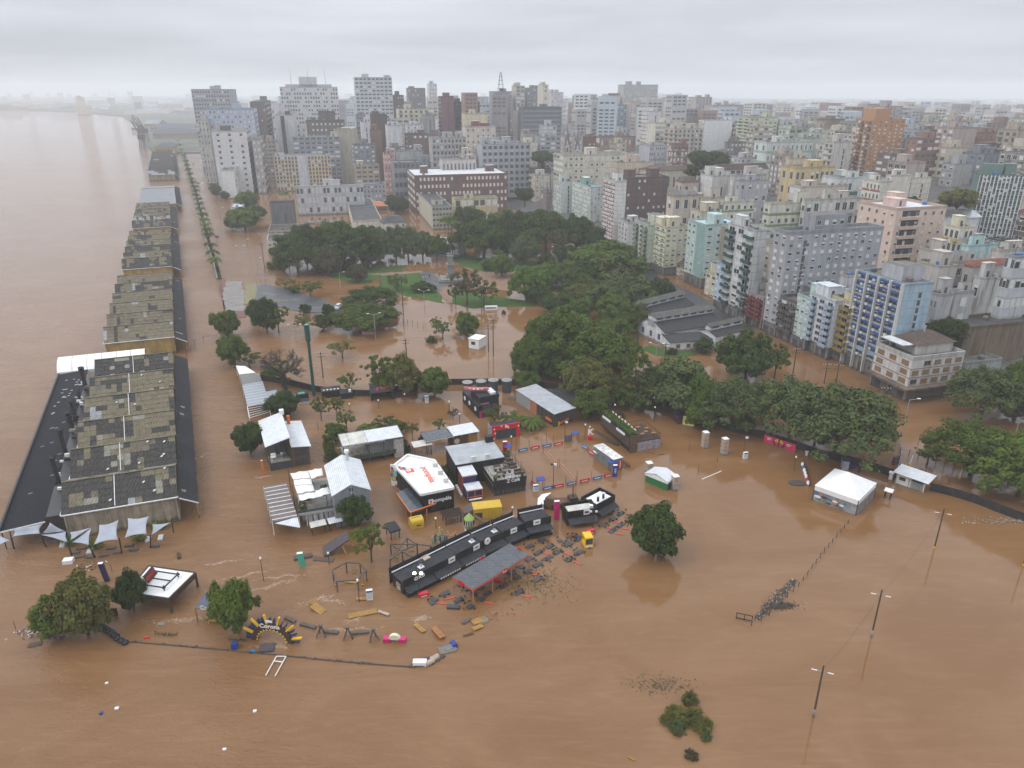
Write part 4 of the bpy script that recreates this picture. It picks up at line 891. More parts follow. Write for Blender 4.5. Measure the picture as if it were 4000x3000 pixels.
TONES=[('cream',(212,202,176)),('beige',(200,186,164)),('white',(206,206,203)),('pale grey',(182,182,182)),('sand-coloured',(206,190,160)),('weathered',(176,168,158)),('dusty pink',(204,180,168)),('pale green',(192,202,180)),('light blue',(176,192,205)),('brown',(142,116,102)),('brick-red',(158,112,96)),('slate grey',(138,142,150))]
gx,gy=Vector((.961,.276,0)),Vector((-.276,.961,0))
cells=[]
for j in range(0,70):
 for i in range(-45,70):
  p=Vector((60,300,0))+gx*(i*23)+gy*(j*23-120)+Vector((rnd.uniform(-5,5),rnd.uniform(-5,5),0))
  if p.y<215 or p.y>1000:continue
  px,py=proj((p.x,p.y,hill(p.x,p.y)))
  d=(p.x-104)*0.961+(p.y-160)*0.276
  if px<1000 or px>4120:continue
  if d<26 and p.y<500:continue
  if p.y<420 and px<2300:continue
  if px<1430 and p.y<640:continue
  if 1590<px<2000 and p.y<480:continue
  cells.append((p,px,py))
cells.sort(key=lambda c:c[0].y)
made=0
TREES_CITY=[(2765,640,85),(3735,790,65),(3690,1310,60)]
for p,px,py in cells:
 if made>=172:break
 wa,wb=rnd.uniform(8,16),rnd.uniform(8,17)
 rad=math.hypot(wa,wb)/2
 if any((p.x-f[0])**2+(p.y-f[1])**2<(f[2]*.78+rad*.82)**2 for f in FOOT):continue
 if any(abs(px-a)<w+30 and abs(py-b)<70 for a,b,w in TREES_CITY):continue
 k=sstep(300,700,p.y)
 right=sstep(2300,3200,px)
 hgt=rnd.choice((7,8,10,11,13,16,18))+k*rnd.choice((0,4,8,14,20))*(1-.45*right)
 lim=(440+max(0,700-p.y)*.22)if px>2600 else 415
 hgt=min(hgt,max(6.5,top_h(lim+rnd.uniform(0,40),p)-hill(p.x,p.y)))
 tn,c=rnd.choice(TONES);fl=max(2,int(hgt/3))
 g0=hill(p.x,p.y)
 tp=Vector((p.x,p.y,g0+hgt))-gy*(wa/2)-gx*(wb/2)
 dl=rnd.uniform(-22,8);c=tuple(int(max(40,min(220,v+dl+rnd.uniform(-3,3))))for v in c)
 roof=rnd.choice((ROOFC,ROOFC,ROOFD,ROOFW,TILEB,TILE))if hgt<12 else rnd.choice((ROOFC,ROOFC,ROOFD))
 e,*_=bld('x',proj(tp),tp.y,74 if px>1300 else 76,0,0,fl,c,rnd.choice('wwlhmBf'),rnd.choice('wwlhbbsm'),0,0,tuple(int(v*.9)for v in c),da=wa,db=wb,pent=rnd.choice((1,1,2)),hip=(rnd.uniform(1.5,2.6)if hgt<12 and roof in(TILE,TILEB)else None),roof=roof,name='apartment_block' if hgt>11 else 'house',dirt=rnd.uniform(.3,.8))
 AUTO.append((e,'%s %s'%(tn,'tower block' if hgt>26 else 'apartment block' if hgt>11 else 'low house'),'blocks filling the old town'))
 made+=1;YLAST=p.y
def far_city():
 mb=MB();r=random.Random(3)
 def blk(x,y,w,d,h,z,m):
  a=r.choice((.28,.28,.1,-.2));ca,sa=math.cos(a),math.sin(a)
  pt=lambda u,v:(x+u*ca-v*sa,y+u*sa+v*ca)
  L=[pt(-w,-d),pt(w,-d),pt(w,d),pt(-w,d)]
  mb.hexa([(q[0],q[1],z-3)for q in L],[(q[0],q[1],z+h)for q in L],m,8 if r.random()<.6 else m,bottom=False)
  if h>14 and y<2200:
   for fz in range(int(h/3.2)):
    for sd in range(2):
     if r.random()<.25:continue
     zz=z+1.4+fz*3.2
     if sd==0:
      q0,q1=pt(-w*.86,-d-.15),pt(w*.86,-d-.15)
     else:
      q0,q1=(pt(-w-.15,d*.86),pt(-w-.15,-d*.86))if x>0 else(pt(w+.15,-d*.86),pt(w+.15,d*.86))
     n=3 if y<1400 else 1
     for k in range(n):
      A=[q0[i]+(q1[i]-q0[i])*(k+.12)/n for i in(0,1)];B=[q0[i]+(q1[i]-q0[i])*(k+.8)/n for i in(0,1)]
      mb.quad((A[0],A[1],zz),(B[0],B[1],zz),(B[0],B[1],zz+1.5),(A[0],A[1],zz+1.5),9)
 y=max(420,YLAST-30)
 while y<6500:
  step=21+y*.020
  x=-.50*y+90
  while x<.95*y+200:
   x+=step*r.uniform(.7,1.3)
   yy=y+r.uniform(-.4,.4)*step
   if x<-.436*yy+130:continue
   g0=hill(x,yy)
   px,_=proj((x,yy,g0))
   if px>4150:break
   if r.random()<.08:continue
   if yy<1100 and any((x-f[0])**2+(yy-f[1])**2<(f[2]*.8+9)**2 for f in FOOT):continue
   if yy<900 and px<1430:continue
   tall=r.random()<(.55 if yy<2600 else .3)
   h=r.uniform(18,60)if tall else r.uniform(6,15)
   if px>2900:h*=.9
   if px<1100:h*=.75
   h=min(h,max(5,top_h(r.uniform(392,440)+max(0,1000-yy)*.1 if px>2650 else r.uniform(356,405),(x,yy))-g0))
   s=r.uniform(4.5,8 if tall else 9)*(1+yy/3500)
   blk(x,yy,s,s*r.uniform(.7,1.1),h,g0,r.randrange(8))
  y+=step*1.0
 for i in range(420):
  px=r.uniform(-200,800);py=r.uniform(372,428)if px<500 else r.uniform(368,450)
  p=gp(px,max(py,366))
  if p.y>9000 or p.y<1500:continue
  tall=r.random()<.05
  h=r.uniform(25,42)*(.8+p.y/9000)if tall else r.uniform(5,14)
  blk(p.x,p.y,r.uniform(9,20)if tall else r.uniform(12,45),r.uniform(8,14),h,1,r.randrange(8))
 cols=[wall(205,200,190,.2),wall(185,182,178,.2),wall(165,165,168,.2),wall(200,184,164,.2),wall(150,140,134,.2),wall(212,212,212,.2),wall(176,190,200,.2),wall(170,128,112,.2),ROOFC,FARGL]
 o=mb.build('distant_city',cols);tag(o,'hazy mass of far city blocks along the horizon','city',kind='stuff')
print('INFILL',made,YLAST)
far_city()
p=gp(322,447);e=empty('grain_silo','pale yellow grain silo tower standing at the river bend','silo',p)
m_=wall(206,196,160,.2)
mb=MB();mb.box(-16,16,0,22,-2,27);mb.build('silo_block',m_,e)
mb=MB();mb.box(-13,5,2,20,27,50);mb.build('headhouse',wall(196,190,165,.2),e)
mb=MB();mb.box(-10,-2,4,16,50,55);mb.build('top_cabin',m_,e)
for k in range(5):
 mb=MB();mb.lathe([(3,-2),(3,26)],10,(-13+6.5*k,-1,0));mb.build('silo_tube',m_,e)
landmark('the grain silo',(p.x,p.y,40))
def crane(px,py,label):
 p=gp(px,py);e=empty('quay_crane',label,'crane',p,group='rusty quay cranes');m=mat('rusty_crane',(.075,.058,.055),.8,.3)
 for x in(-3,3):
  for y in(-3,3):
   mb=MB();mb.bar((x,y,-1),(x*.6,y*.6,14),.7);mb.build('leg',m,e)
 mb=MB();mb.box(-3,3,-3,4,14,20);mb.build('cabin',m,e)
 mb=MB();mb.bar((0,0,19),(-6,-5,36),1.0);mb.bar((0,0,20),(-4,-4,32),.5);mb.build('jib',m,e)
for i,(x,y,l)in enumerate(((560,590,'rusty quay crane standing nearest on the river edge'),(556,560,'rusty quay crane second along the river edge'),(553,538,'rusty quay crane third along the river edge'),(575,560,'rusty quay crane closest to the yellow port building'))):crane(x,y,l)
for i,(a,b,c_,d_,lb)in enumerate(((566,500,620,470,'long grey shed roof at the port bend'),(590,520,760,490,'long charcoal shed roof behind the quay end'),(600,545,765,520,'long dark shed in front of the charcoal one'))):
 p,q=gp(a,b),gp(c_,b);e=empty('port_shed',lb,'shed',p);w=q.x-p.x
 mb=MB();mb.box(0,w,0,40,-1,8);mb.build('wall',wall(160,140,110),e)
 mb=MB();mb.hexa([(-1,-1,8),(w+1,-1,8),(w+1,41,8),(-1,41,8)],[(-1,18,15),(w+1,18,15),(w+1,22,15),(-1,22,15)]);mb.build('roof',GREYDK if i else FIB[4],e)
p,q=gp(660,527),gp(770,522)
e=empty('rail_viaduct','elevated concrete rail viaduct crossing behind the avenue','viaduct',p);d=q-p
mb=MB();mb.slab((0,0,9),(d.x+40,d.y,9),(d.x+40,d.y+14,9),(0,14,9),1.6);mb.build('deck',CONC,e)
for k in range(5):
 mb=MB();mb.box(k*d.x/4,k*d.x/4+2.5,4,9,-1,7.4);mb.build('pier',CONC,e)

# ================================================================== trees
def leaf_mat(name,c,var=.35,tr=.22):
 m,t,b=nmat(name);nd=t.nodes;lk=t.links
 geo=nd.new('ShaderNodeNewGeometry');oi=nd.new('ShaderNodeObjectInfo')
 n1=nd.new('ShaderNodeTexNoise');n1.inputs['Scale'].default_value=.55;n1.inputs['Detail'].default_value=5;n1.inputs['Roughness'].default_value=.65
 lk.new(geo.outputs['Position'],n1.inputs['Vector'])
 r1=nd.new('ShaderNodeMapRange');r1.inputs['From Min'].default_value=.3;r1.inputs['From Max'].default_value=.7;r1.inputs['To Min'].default_value=1-var;r1.inputs['To Max'].default_value=1+var*1.15
 lk.new(n1.outputs['Fac'],r1.inputs['Value'])
 r2=nd.new('ShaderNodeMapRange');r2.inputs['To Min'].default_value=.82;r2.inputs['To Max'].default_value=1.2;lk.new(oi.outputs['Random'],r2.inputs['Value'])
 mu=nd.new('ShaderNodeMath');mu.operation='MULTIPLY';lk.new(r1.outputs[0],mu.inputs[0]);lk.new(r2.outputs[0],mu.inputs[1])
 wn=nd.new('ShaderNodeTexWhiteNoise');wn.noise_dimensions='3D'
 sn=nd.new('ShaderNodeVectorMath');sn.operation='SNAP';sn.inputs[1].default_value=(.7,.7,.7);lk.new(geo.outputs['Position'],sn.inputs[0]);lk.new(sn.outputs[0],wn.inputs['Vector'])
 mx_=nd.new('ShaderNodeMix');mx_.data_type='VECTOR';lk.new(wn.outputs['Value'],mx_.inputs['Factor'])
 mx_.inputs['A'].default_value=(c[0]*.85,c[1]*.95,c[2]);mx_.inputs['B'].default_value=(c[0]*1.3,c[1]*1.12,c[2]*.9)
 sc_=nd.new('ShaderNodeVectorMath');sc_.operation='SCALE';lk.new(mx_.outputs['Result'],sc_.inputs[0]);lk.new(mu.outputs[0],sc_.inputs['Scale'])
 lk.new(sc_.outputs[0],b.inputs['Base Color']);b.inputs['Roughness'].default_value=.75;b.inputs['Specular IOR Level'].default_value=.12
 tl=nd.new('ShaderNodeBsdfTranslucent');lk.new(sc_.outputs[0],tl.inputs['Color'])
 ms=nd.new('ShaderNodeMixShader');ms.inputs[0].default_value=tr
 out=nd['Material Output'];lk.new(b.outputs[0],ms.inputs[1]);lk.new(tl.outputs[0],ms.inputs[2]);lk.new(ms.outputs[0],out.inputs['Surface'])
 return m
LEAF=dict(dark=leaf_mat('dark_foliage',(.040,.064,.013)),mid=leaf_mat('green_foliage',(.070,.104,.017)),bright=leaf_mat('fresh_foliage',(.084,.140,.022)),grey=leaf_mat('grey_green_foliage',(.074,.100,.036)),olive=leaf_mat('olive_foliage',(.100,.104,.026)),brown=leaf_mat('brownish_foliage',(.078,.074,.040)))
BARK=mat('bark',(.060,.048,.038),.95,.3,4);BARKD=mat('wet_bark',(.032,.026,.022),.9,.3,4)
def leafquad(mb,c,n,s,rnd,asp=1.0):
 n=n.normalized();u=n.orthogonal().normalized();a=rnd.uniform(0,6.283);w=n.cross(u)
 e1=u*math.cos(a)+w*math.sin(a);e2=n.cross(e1)
 s1,s2=s*rnd.uniform(.7,1.2),s*asp*rnd.uniform(.6,1.0)
 b=n*(s*.18)
 mb.quad(c-e1*s1,c-e2*s2+b,c+e1*s1,c+e2*s2+b)
def rdir(rnd):
 z=rnd.uniform(-1,1);t=rnd.uniform(0,6.283);q=math.sqrt(1-z*z);return Vector((q*math.cos(t),q*math.sin(t),z))
def crown(kind,seed):
 rnd=random.Random(seed);mb=MB();cl=[]
 if kind in('dome','feather'):
  n=130 if kind=='dome' else 135
  for i in range(n):
   t=rnd.uniform(0,6.283);r=math.sqrt(rnd.random())*.92;wob=1+.16*math.sin(3*t+seed)+.1*math.sin(5*t+seed*2)
   r*=wob;z=(1-min(1,r/wob)**2.2)*.66*rnd.uniform(.72,1.1)+.17+rnd.uniform(-.15,.05)*(1+r)
   cl.append((Vector((r*math.cos(t),r*math.sin(t),z)),rnd.uniform(.13,.21),.62))
 elif kind=='round':
  for i in range(95):
   d=rdir(rnd);r=rnd.uniform(.45,.84)*(1+.14*math.sin(4*math.atan2(d.y,d.x)+seed));cl.append((Vector((d.x*r,d.y*r,.5+d.z*r*.5)),rnd.uniform(.15,.24),.6))
 elif kind=='willow':
  for i in range(80):
   d=rdir(rnd);r=rnd.uniform(.4,.85)*(1+.2*math.sin(3*math.atan2(d.y,d.x)+seed));cl.append((Vector((d.x*r,d.y*r,.60+d.z*r*.42)),rnd.uniform(.14,.24),.8))
 elif kind=='open':
  for i in range(44):
   t=rnd.uniform(0,6.283);r=math.sqrt(rnd.random())*.9;z=rnd.uniform(.15,.95)*(1-.35*r);cl.append((Vector((r*math.cos(t),r*math.sin(t),z)),rnd.uniform(.1,.19),.5))
 elif kind=='bush':
  for i in range(60):
   d=rdir(rnd);d.z=abs(d.z);r=rnd.uniform(.4,.85);cl.append((Vector((d.x*r,d.y*r,d.z*r*.9)),rnd.uniform(.16,.26),.7))
 elif kind=='pine':
  for k in range(7):
   z=.1+.86*k/6;rr=.95*(1-.6*k/6)
   for i in range(9):
    t=6.283*i/9+k*.6+rnd.uniform(-.2,.2);r=rr*rnd.uniform(.55,1);cl.append((Vector((r*math.cos(t),r*math.sin(t),z+rnd.uniform(-.04,.04))),rnd.uniform(.1,.16),.35))
 nleaf=dict(dome=105,feather=90,round=100,willow=85,open=75,bush=42,pine=70)[kind]
 ls=dict(dome=.040,feather=.030,round=.044,willow=.030,open=.036,bush=.046,pine=.034)[kind]
 for c,r,flat in cl:
  for k in range(nleaf):
   d=rdir(rnd);q=r*(rnd.random()**.33)
   p=c+Vector((d.x*q,d.y*q,d.z*q*flat))
   if kind=='willow':
    p.z-=rnd.random()**2*.16
    n=Vector((d.x,d.y,.25*d.z));s=ls*rnd.uniform(.7,1.2);u=n.orthogonal().normalized()if n.length>1e-3 else Vector((1,0,0));u=Vector((-n.y,n.x,0)).normalized()if(abs(n.x)+abs(n.y))>1e-3 else u
    mb.quad(p-u*s*.6,p+Vector((0,0,-s*2.2)),p+u*s*.6,p+Vector((0,0,s*1.6)))
   else:
    leafquad(mb,p,d+Vector((0,0,.75))+rdir(rnd)*.5,ls,rnd)
 me=mb.mesh('crown',LEAF['mid']);return me
CROWN={k:[crown(k,10+i)for i in range(n)]for k,n in dict(dome=4,feather=3,round=5,open=3,bush=2,pine=1).items()}
def trunk(kind,seed,base):
 "unit trunk: height 1, crown starts at z=base"
 rnd=random.Random(seed);mb=MB();fork=base*.75+.04
 mb.tube((0,0,-.3),(0,0,fork*.5),.058,.046,k=7);mb.tube((0,0,fork*.5),(.02,.01,fork),.046,.040,k=7)
 for i in range(6):
  t=6.283*i/6+rnd.uniform(-.3,.3);r=rnd.uniform(.35,.7);z1=rnd.uniform(base+.18,.9)
  m=Vector((r*.45*math.cos(t),r*.45*math.sin(t),fork+(z1-fork)*.55));e_=Vector((r*math.cos(t+.2),r*math.sin(t+.2),z1))
  mb.tube((.02,.01,fork-.02),m,.030,.020,k=5);mb.tube(m,e_,.020,.007,k=5)
  for k in range(2):
   e2=m+Vector((rnd.uniform(-.3,.3),rnd.uniform(-.3,.3),rnd.uniform(.08,.3)));mb.tube(m,e2,.012,.004,k=4)
 return mb.mesh('trunk',BARK)
TRK={}
CFRAC=dict(dome=.80,feather=.72,round=.90,willow=.97,open=.62,bush=1.0,pine=.80)
NT=[0]
def tree(kind,leaf,bx,by,top,hw,cx=None,label=None,group='trees standing in the flood',name='tree',z0=0.0,Y=None,phrase=None,dens=1):
 NT[0]+=1;rnd=random.Random(NT[0]*7+1)
 p=gp(bx,by,z0)
 H=max(1.2,top_h(top,p)-z0);Rr=hw/ppm(p)*1.14
 if kind in('dome','feather','round')and H<Rr*.8:H=Rr*.8
 e=empty(name,label,'bush' if kind=='bush' else 'tree',p,group=group)
 cf=CFRAC[kind];off=((cx-bx)/ppm(p))if cx is not None else 0.0
 key=(kind,NT[0]%3)
 if key not in TRK:TRK[key]=trunk(kind,NT[0],1-cf)
 rz=rnd.uniform(0,6.283)
 if kind!='bush':put('trunk',TRK[key],e,scale=(Rr,Rr,H),rz=rz)
 o=put('crown',rnd.choice(CROWN[kind]),e,loc=(off,0,H*(1-cf)),rz=rz,scale=(Rr,Rr*rnd.uniform(.9,1.05),H*cf))
 o.material_slots[0].link='OBJECT';o.material_slots[0].material=LEAF[leaf]
 if phrase:landmark(phrase,(p.x+off,p.y,H*.6))
 if label is None:
  desc={'dome':'broad spreading','feather':'feathery wide','round':'dense round','open':'thin open','bush':'low bushy','pine':'tiered'}[kind]
  col={'dark':'dark green','mid':'green','bright':'bright green','grey':'grey-green','olive':'olive','brown':'brownish'}[leaf]
  AUTO.append((e,'%s %s %s'%(desc,col,'shrub' if kind=='bush' else 'tree'),group))
 return e
G1='trees of the flooded park';G2='trees among the waterfront stalls';G3='street trees by the avenue'
for a in(('round','mid',2150,1112,1020,62),('dome','mid',2232,1135,1040,72),('round','dark',2292,1122,1010,60),('round','mid',2332,1192,1092,70),('round','bright',2205,1330,1205,92),('round','mid',2482,1292,1182,62),('feather','grey',2562,1592,1432,82),('dome','mid',2100,1450,1290,90),('round','olive',2380,1400,1290,80),('round','mid',2790,1640,1500,70),('dome','dark',1440,1000,870,80),('round','mid',1290,1000,868,70),('round','mid',1960,1080,985,50),('dome','dark',1165,1062,893,88),('round','dark',1235,1055,880,75),('dome','dark',1345,1052,855,100),('round','dark',1420,1045,880,70),('dome','brown',1285,1075,952,52),('round','dark',1200,1030,870,60),('dome','grey',1485,1022,878,66),('dome','grey',1548,1020,872,62),('dome','grey',1595,1012,880,64),('dome','grey',1652,1015,898,56),('dome','mid',1706,1018,912,42),('bush','mid',1078,1048,990,38),('round','mid',1110,1060,985,36),('open','olive',1118,1130,1085,36),('round','mid',1150,1145,1112,24),('open','mid',1215,1160,1093,44),('round','brown',1395,1102,1030,42),('round','brown',1372,1062,1005,24),('dome','dark',1455,1205,1132,98),('dome','mid',1425,1282,1186,108),('round','dark',1520,1240,1200,36),('open','mid',1552,1132,1065,40),('dome','dark',1650,1138,1108,44),('open','mid',1552,1138,1105,16),('open','brown',1825,1196,1040,62),('open','olive',1890,1195,1090,60),('open','brown',1780,1190,1100,30),('round','bright',1915,1055,1005,38),('dome','bright',2055,1172,1034,66),('dome','bright',2108,1125,1030,54),('round','dark',2100,1185,1110,52),('bush','mid',2185,1140,1110,22),('bush','dark',1968,1225,1205,10),('dome','dark',1890,1005,832,108),('round','dark',1965,1010,860,60),('dome','dark',2012,970,812,84),('round','grey',2050,1032,915,62),('dome','dark',2130,985,815,92),('dome','dark',2250,990,832,84),('round','dark',2320,1000,880,60),('open','brown',2175,1012,884,40),('round','dark',2210,1040,950,50),('round','dark',1830,915,800,62),('round','mid',1960,900,815,60),('round','dark',2110,905,810,70),('bush','dark',2130,1030,975,40),('dome','mid',2365,1092,935,140),('round','dark',2300,1050,955,60),('dome','grey',2445,1212,1068,114),('round','dark',2578,1182,1086,58),('round','mid',2390,1255,1145,72),('round','bright',2275,1245,1160,54),('round','dark',2155,1218,1150,54),('round','mid',2400,1325,1235,78),('round','olive',2270,1180,1102,62),('round','mid',2215,1190,1140,40),('round','mid',2072,1475,1318,76),('dome','mid',2200,1440,1200,138),('dome','mid',2335,1480,1268,140),('round','mid',2120,1420,1230,80),('dome','olive',2300,1560,1398,92),('round','mid',2310,1630,1520,76),('round','mid',2420,1440,1300,70),('round','dark',2170,1480,1400,55),('pine','mid',2480,1608,1383,88),('round','mid',2490,1600,1520,56),('round','dark',2420,1590,1505,50),('dome','grey',2645,1600,1392,136),('round','bright',2728,1655,1460,60),('round','mid',2738,1665,1548,72),('feather','grey',2855,1680,1468,120),('feather','grey',2950,1660,1480,70),('round','dark',2910,1478,1293,118),('round','dark',2745,1378,1320,38),('bush','dark',2625,1385,1352,26),('round','mid',2900,1680,1620,50),('open','mid',3022,1492,1328,48),('feather','grey',3085,1700,1468,136),('feather','grey',3260,1790,1492,206),('round','grey',3180,1740,1560,90),('feather','grey',3825,1640,1424,138),('dome','mid',3962,1640,1388,100),('feather','mid',3790,1858,1653,168),('dome','mid',3975,1940,1695,160),('open','mid',3622,1815,1738,52),('round','brown',3955,1640,1560,60)):
 tree(*a,group=G1)
for a in(('round','mid',892,1318,1208,60),('round','mid',918,1425,1298,62),('open','dark',975,1435,1375,48),('round','dark',1045,1300,1160,52),('open','mid',1090,1300,1185,46),('open','olive',1192,1300,1222,44),('round','dark',1265,1288,1226,40),('round','dark',1283,1238,1186,25),('round','dark',1193,1228,1186,24),('round','dark',1010,1265,1165,40),('open','olive',1338,1398,1330,55),('open','mid',1365,1528,1458,44),('open','mid',1482,1535,1376,62),('round','olive',1582,1542,1386,70),('round','mid',1698,1545,1436,70),('round','mid',1500,1540,1450,46),('open','mid',1730,1326,1254,38),('open','mid',1705,1292,1234,24),('bush','dark',1683,1336,1302,26),('round','mid',1822,1312,1216,48),('round','dark',1858,1290,1238,14),('round','dark',1112,1625,1530,70),('open','mid',1256,1642,1545,40),('open','mid',1316,1628,1548,34),('open','mid',1356,1685,1595,36),('round','mid',1312,1730,1650,46),('open','dark',1500,1690,1632,56),('round','mid',1560,1690,1640,34),('open','mid',1718,1688,1635,28),('open','brown',1770,1638,1592,24),('open','olive',1612,1720,1640,26),('bush','dark',1658,1722,1678,24),('open','olive',1932,1674,1578,44),('round','mid',2056,1512,1446,52),('round','mid',1290,1780,1720,22),('bush','dark',1300,1795,1745,34),('bush','mid',1280,1740,1690,18),('bush','dark',1585,1765,1700,22),('round','dark',980,1775,1645,62),('round','dark',1397,2060,1924,64),('open','mid',1452,2195,2042,72),('round','dark',524,2385,2232,66),('round','mid',932,2460,2252,88)):
 tree(*a,group=G2)
tree('round','olive',345,2480,2262,118,cx=345,label='big full tree in the water at the lower left',group=G2,phrase='the big lower left tree');tree('round','mid',235,2478,2330,92,label='lower left neighbour of the big tree, half behind it',group=G2)
tree('round','dark',2552,2168,1985,112,label='dense round tree alone in the open flood right of the food kiosks',group=G2,phrase='the lone round tree')
for a in(('round','mid',845,768,715,24),('round','mid',968,822,745,48),('round','mid',958,898,808,74),('round','dark',970,728,655,42),('round','dark',905,895,850,26),('round','dark',880,780,745,20),('round','dark',1000,860,800,40),('round','dark',1405,640,535,22),('round','dark',1548,835,758,44),('round','dark',1575,825,770,26),('round','dark',1060,560,540,18),('round','dark',1000,700,640,30),('round','dark',1010,640,590,26)):
 tree(*a,group=G3)
for a,Y in((('round','dark',2765,672,585,88),440),(('round','olive',3735,822,733,70),290),(('round','dark',3562,818,765,30),300),(('round','dark',3690,1340,1240,68),188),(('round','dark',2120,640,585,44),520),(('round','dark',2700,700,640,30),415),(('round','dark',2050,790,730,40),430),(('round','dark',3620,1335,1262,36),188),(('round','dark',3950,640,600,60),520)):
 kind,leaf,bx,by,top,hw=a
 q=atY(bx,by,Y);tree(kind,leaf,bx,by,top,hw,z0=q.z,group='trees up in the town')
for a in((2630,2790,2745,50),(2690,2745,2690,42),(2700,2815,2760,66),(2640,2845,2810,48),(2745,2850,2800,50),(2760,2885,2858,28),(2600,2820,2792,30)):
 tree('bush','olive' if a[3]%4 else 'grey',a[0],a[1],a[2],a[3]*.9,group='bushes drowned by the flood',name='drowned_bush')
tree('bush','brown',2700,2955,2945,30,group='bushes drowned by the flood',name='drowned_bush')
def palm(bx,by,top,label=None,group='palms',fr=24,Rm=3.2,z0=0.0,leaf='mid'):
 NT[0]+=1;rnd=random.Random(NT[0]);p=gp(bx,by,z0);H=max(3,top_h(top,p)-z0)
 e=empty('palm_tree',label,'palm',p,group=group)
 mb=MB();mb.tube((0,0,-1),(0,0,H-.9),.22,.15,k=7);mb.build('trunk',BARK,e)
 mb=MB()
 for i in range(fr):
  t=6.283*i/fr+rnd.uniform(-.2,.2);up=rnd.uniform(-.3,1.5);last=None
  for k in range(5):
   a=k/4;r=Rm*(.08+a);z=H-.9+up*math.sin(a*1.5)*1.1-a*a*(1.7)
   c=Vector((r*math.cos(t),r*math.sin(t),z));sd=Vector((-math.sin(t),math.cos(t),0))*(.36*math.sin(.35+a*2.6)+.04)
   cur=(c-sd+Vector((0,0,-.18)),c,c+sd+Vector((0,0,-.18)))
   if last:mb.quad(last[0],cur[0],cur[1],last[1]);mb.quad(last[1],cur[1],cur[2],last[2])
   last=cur
 mb.build('crown',LEAF[leaf],e)
 if label is None:AUTO.append((e,'slender palm',group))
 return e
for(x,y,t)in((722,640,600),(732,668,622),(742,700,655),(752,732,690),(768,775,720),(772,805,752),(785,838,785),(802,895,828),(812,930,868),(822,968,905),(828,1000,945),(846,1062,1002),(712,612,578),(704,590,560),(698,570,545),(727,654,610),(737,684,638),(747,716,672),(760,752,705),(770,790,736),(779,820,768),(793,866,806),(807,912,848),(817,950,886),(836,1030,972)):palm(x,y,t,group='palms along the flooded avenue',Rm=3.0,leaf='dark' if y%3 else 'mid')
for(x,y,t)in((1756,1010,838),(1768,1012,846),(1795,1000,866),(1742,985,850)):palm(x,y,t,group='tall park palms',Rm=3.0)
for(x,y,t)in((1446,1700,1652),(1120,822,745),(2508,1180,1098),(2004,1660,1625),(2078,1668,1622)):palm(x,y,t,group='single palms')
def bare(bx,by,top,hw,label):
 p=gp(bx,by);H=top_h(top,p);Rr=hw/ppm(p);e=empty('bare_tree',label,'tree',p);rnd=random.Random(9);mb=MB()
 def grow(a,d,L,r,n):
  b=a+d*L;mb.tube(a,b,r,r*.66,k=6 if r>.1 else 4,cap=False)
  if n==0:return
  for i in range(3 if n>1 else 4):
   nd_=(d+rdir(rnd)*.75+Vector((0,0,.05))).normalized();nd_.z=max(nd_.z,-.25);grow(a+d*L*rnd.uniform(.65,1),nd_,L*rnd.uniform(.62,.85),r*.6,n-1)
 mb.tube((0,0,-1),(0,0,H*.42),.55,.42,k=8)
 mb.build('trunk',BARKD,e);mb=MB()
 for i in range(7):
  t=6.283*i/7+.3;grow(Vector((0,0,H*(.36+.05*(i%3)))),Vector((math.cos(t),math.sin(t),.55)).normalized(),Rr*.42,.26,4)
 mb.build('branches',BARK,e);landmark('the bare tree',(p.x,p.y,H*.6))
bare(1118,1538,1318,100,'big leafless tree beside the green tower')
tree('open','dark',1105,1512,1405,74,label='thin leafy tree behind the big leafless one',group=G2)

# ================================================================== flooded waterfront site: pavilions, kiosks, shelters
def crop(ox,oy,k):return lambda x,y:(ox+k*x,oy+k*y)
c0=crop(0,1600,.482);c1=crop(900,1600,.3857);c2=crop(1600,1450,.3857);c3=crop(2300,1500,.3857);c4=crop(1000,2000,.434)
c5=crop(1500,1850,.4521);c6=crop(1000,900,.482);c7=crop(0,2100,.482);c8=crop(3000,1500,.482);c9=crop(2300,2000,.603);c10=crop(3000,2000,.603);c11=crop(2000,900,.482)
def frame(name,label,cat,n,r,l=None,d=None,z=0.0,group=None,phrase=None):
 a,b=gp(*n,z),gp(*r,z);v=b-a;w=v.length;an=math.atan2(v.y,v.x)
 if l is not None:
  q=gp(*l,z)-a;d=abs(-q.x*math.sin(an)+q.y*math.cos(an))
 e=empty(name,label,cat,(a.x,a.y,0),an,group)
 if phrase:landmark(phrase,(a.x,a.y,z+1))
 return e,w,d
def B(e,name,m,x0,x1,y0,y1,z0,z1,top=None):
 q=MB();q.box(x0,x1,y0,y1,z0,z1,0,1 if top else None);return q.build(name,[m,top]if top else m,e)
def SL(e,name,m,a,b,c,d,t=.08):
 q=MB();q.slab(a,b,c,d,t);return q.build(name,m,e)
def BAR(e,name,m,a,b,t,h=None):
 q=MB();q.bar(a,b,t,h);return q.build(name,m,e)
def TU(e,name,m,a,b,r0,r1=None,k=8):
 q=MB();q.tube(a,b,r0,r1,k);return q.build(name,m,e)
def TX(e,body,m,loc,size,rot=(0,0,0),bold=.0):
 return put('lettering',text_mesh(body,m,size,.015,bold),e,loc=loc,rot=rot)
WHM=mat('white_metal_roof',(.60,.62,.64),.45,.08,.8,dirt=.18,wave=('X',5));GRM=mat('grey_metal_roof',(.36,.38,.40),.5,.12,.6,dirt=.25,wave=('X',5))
BLK=mat('black_cladding',(.009,.009,.010),.6,.25,1.5,wave=('X',5));BLK2=mat('black_panel',(.016,.016,.018),.5,.3,2.0);CHAR=mat('charcoal_roof',(.032,.033,.037),.65,.25,1.2,spec=.2,wave=('X',5))
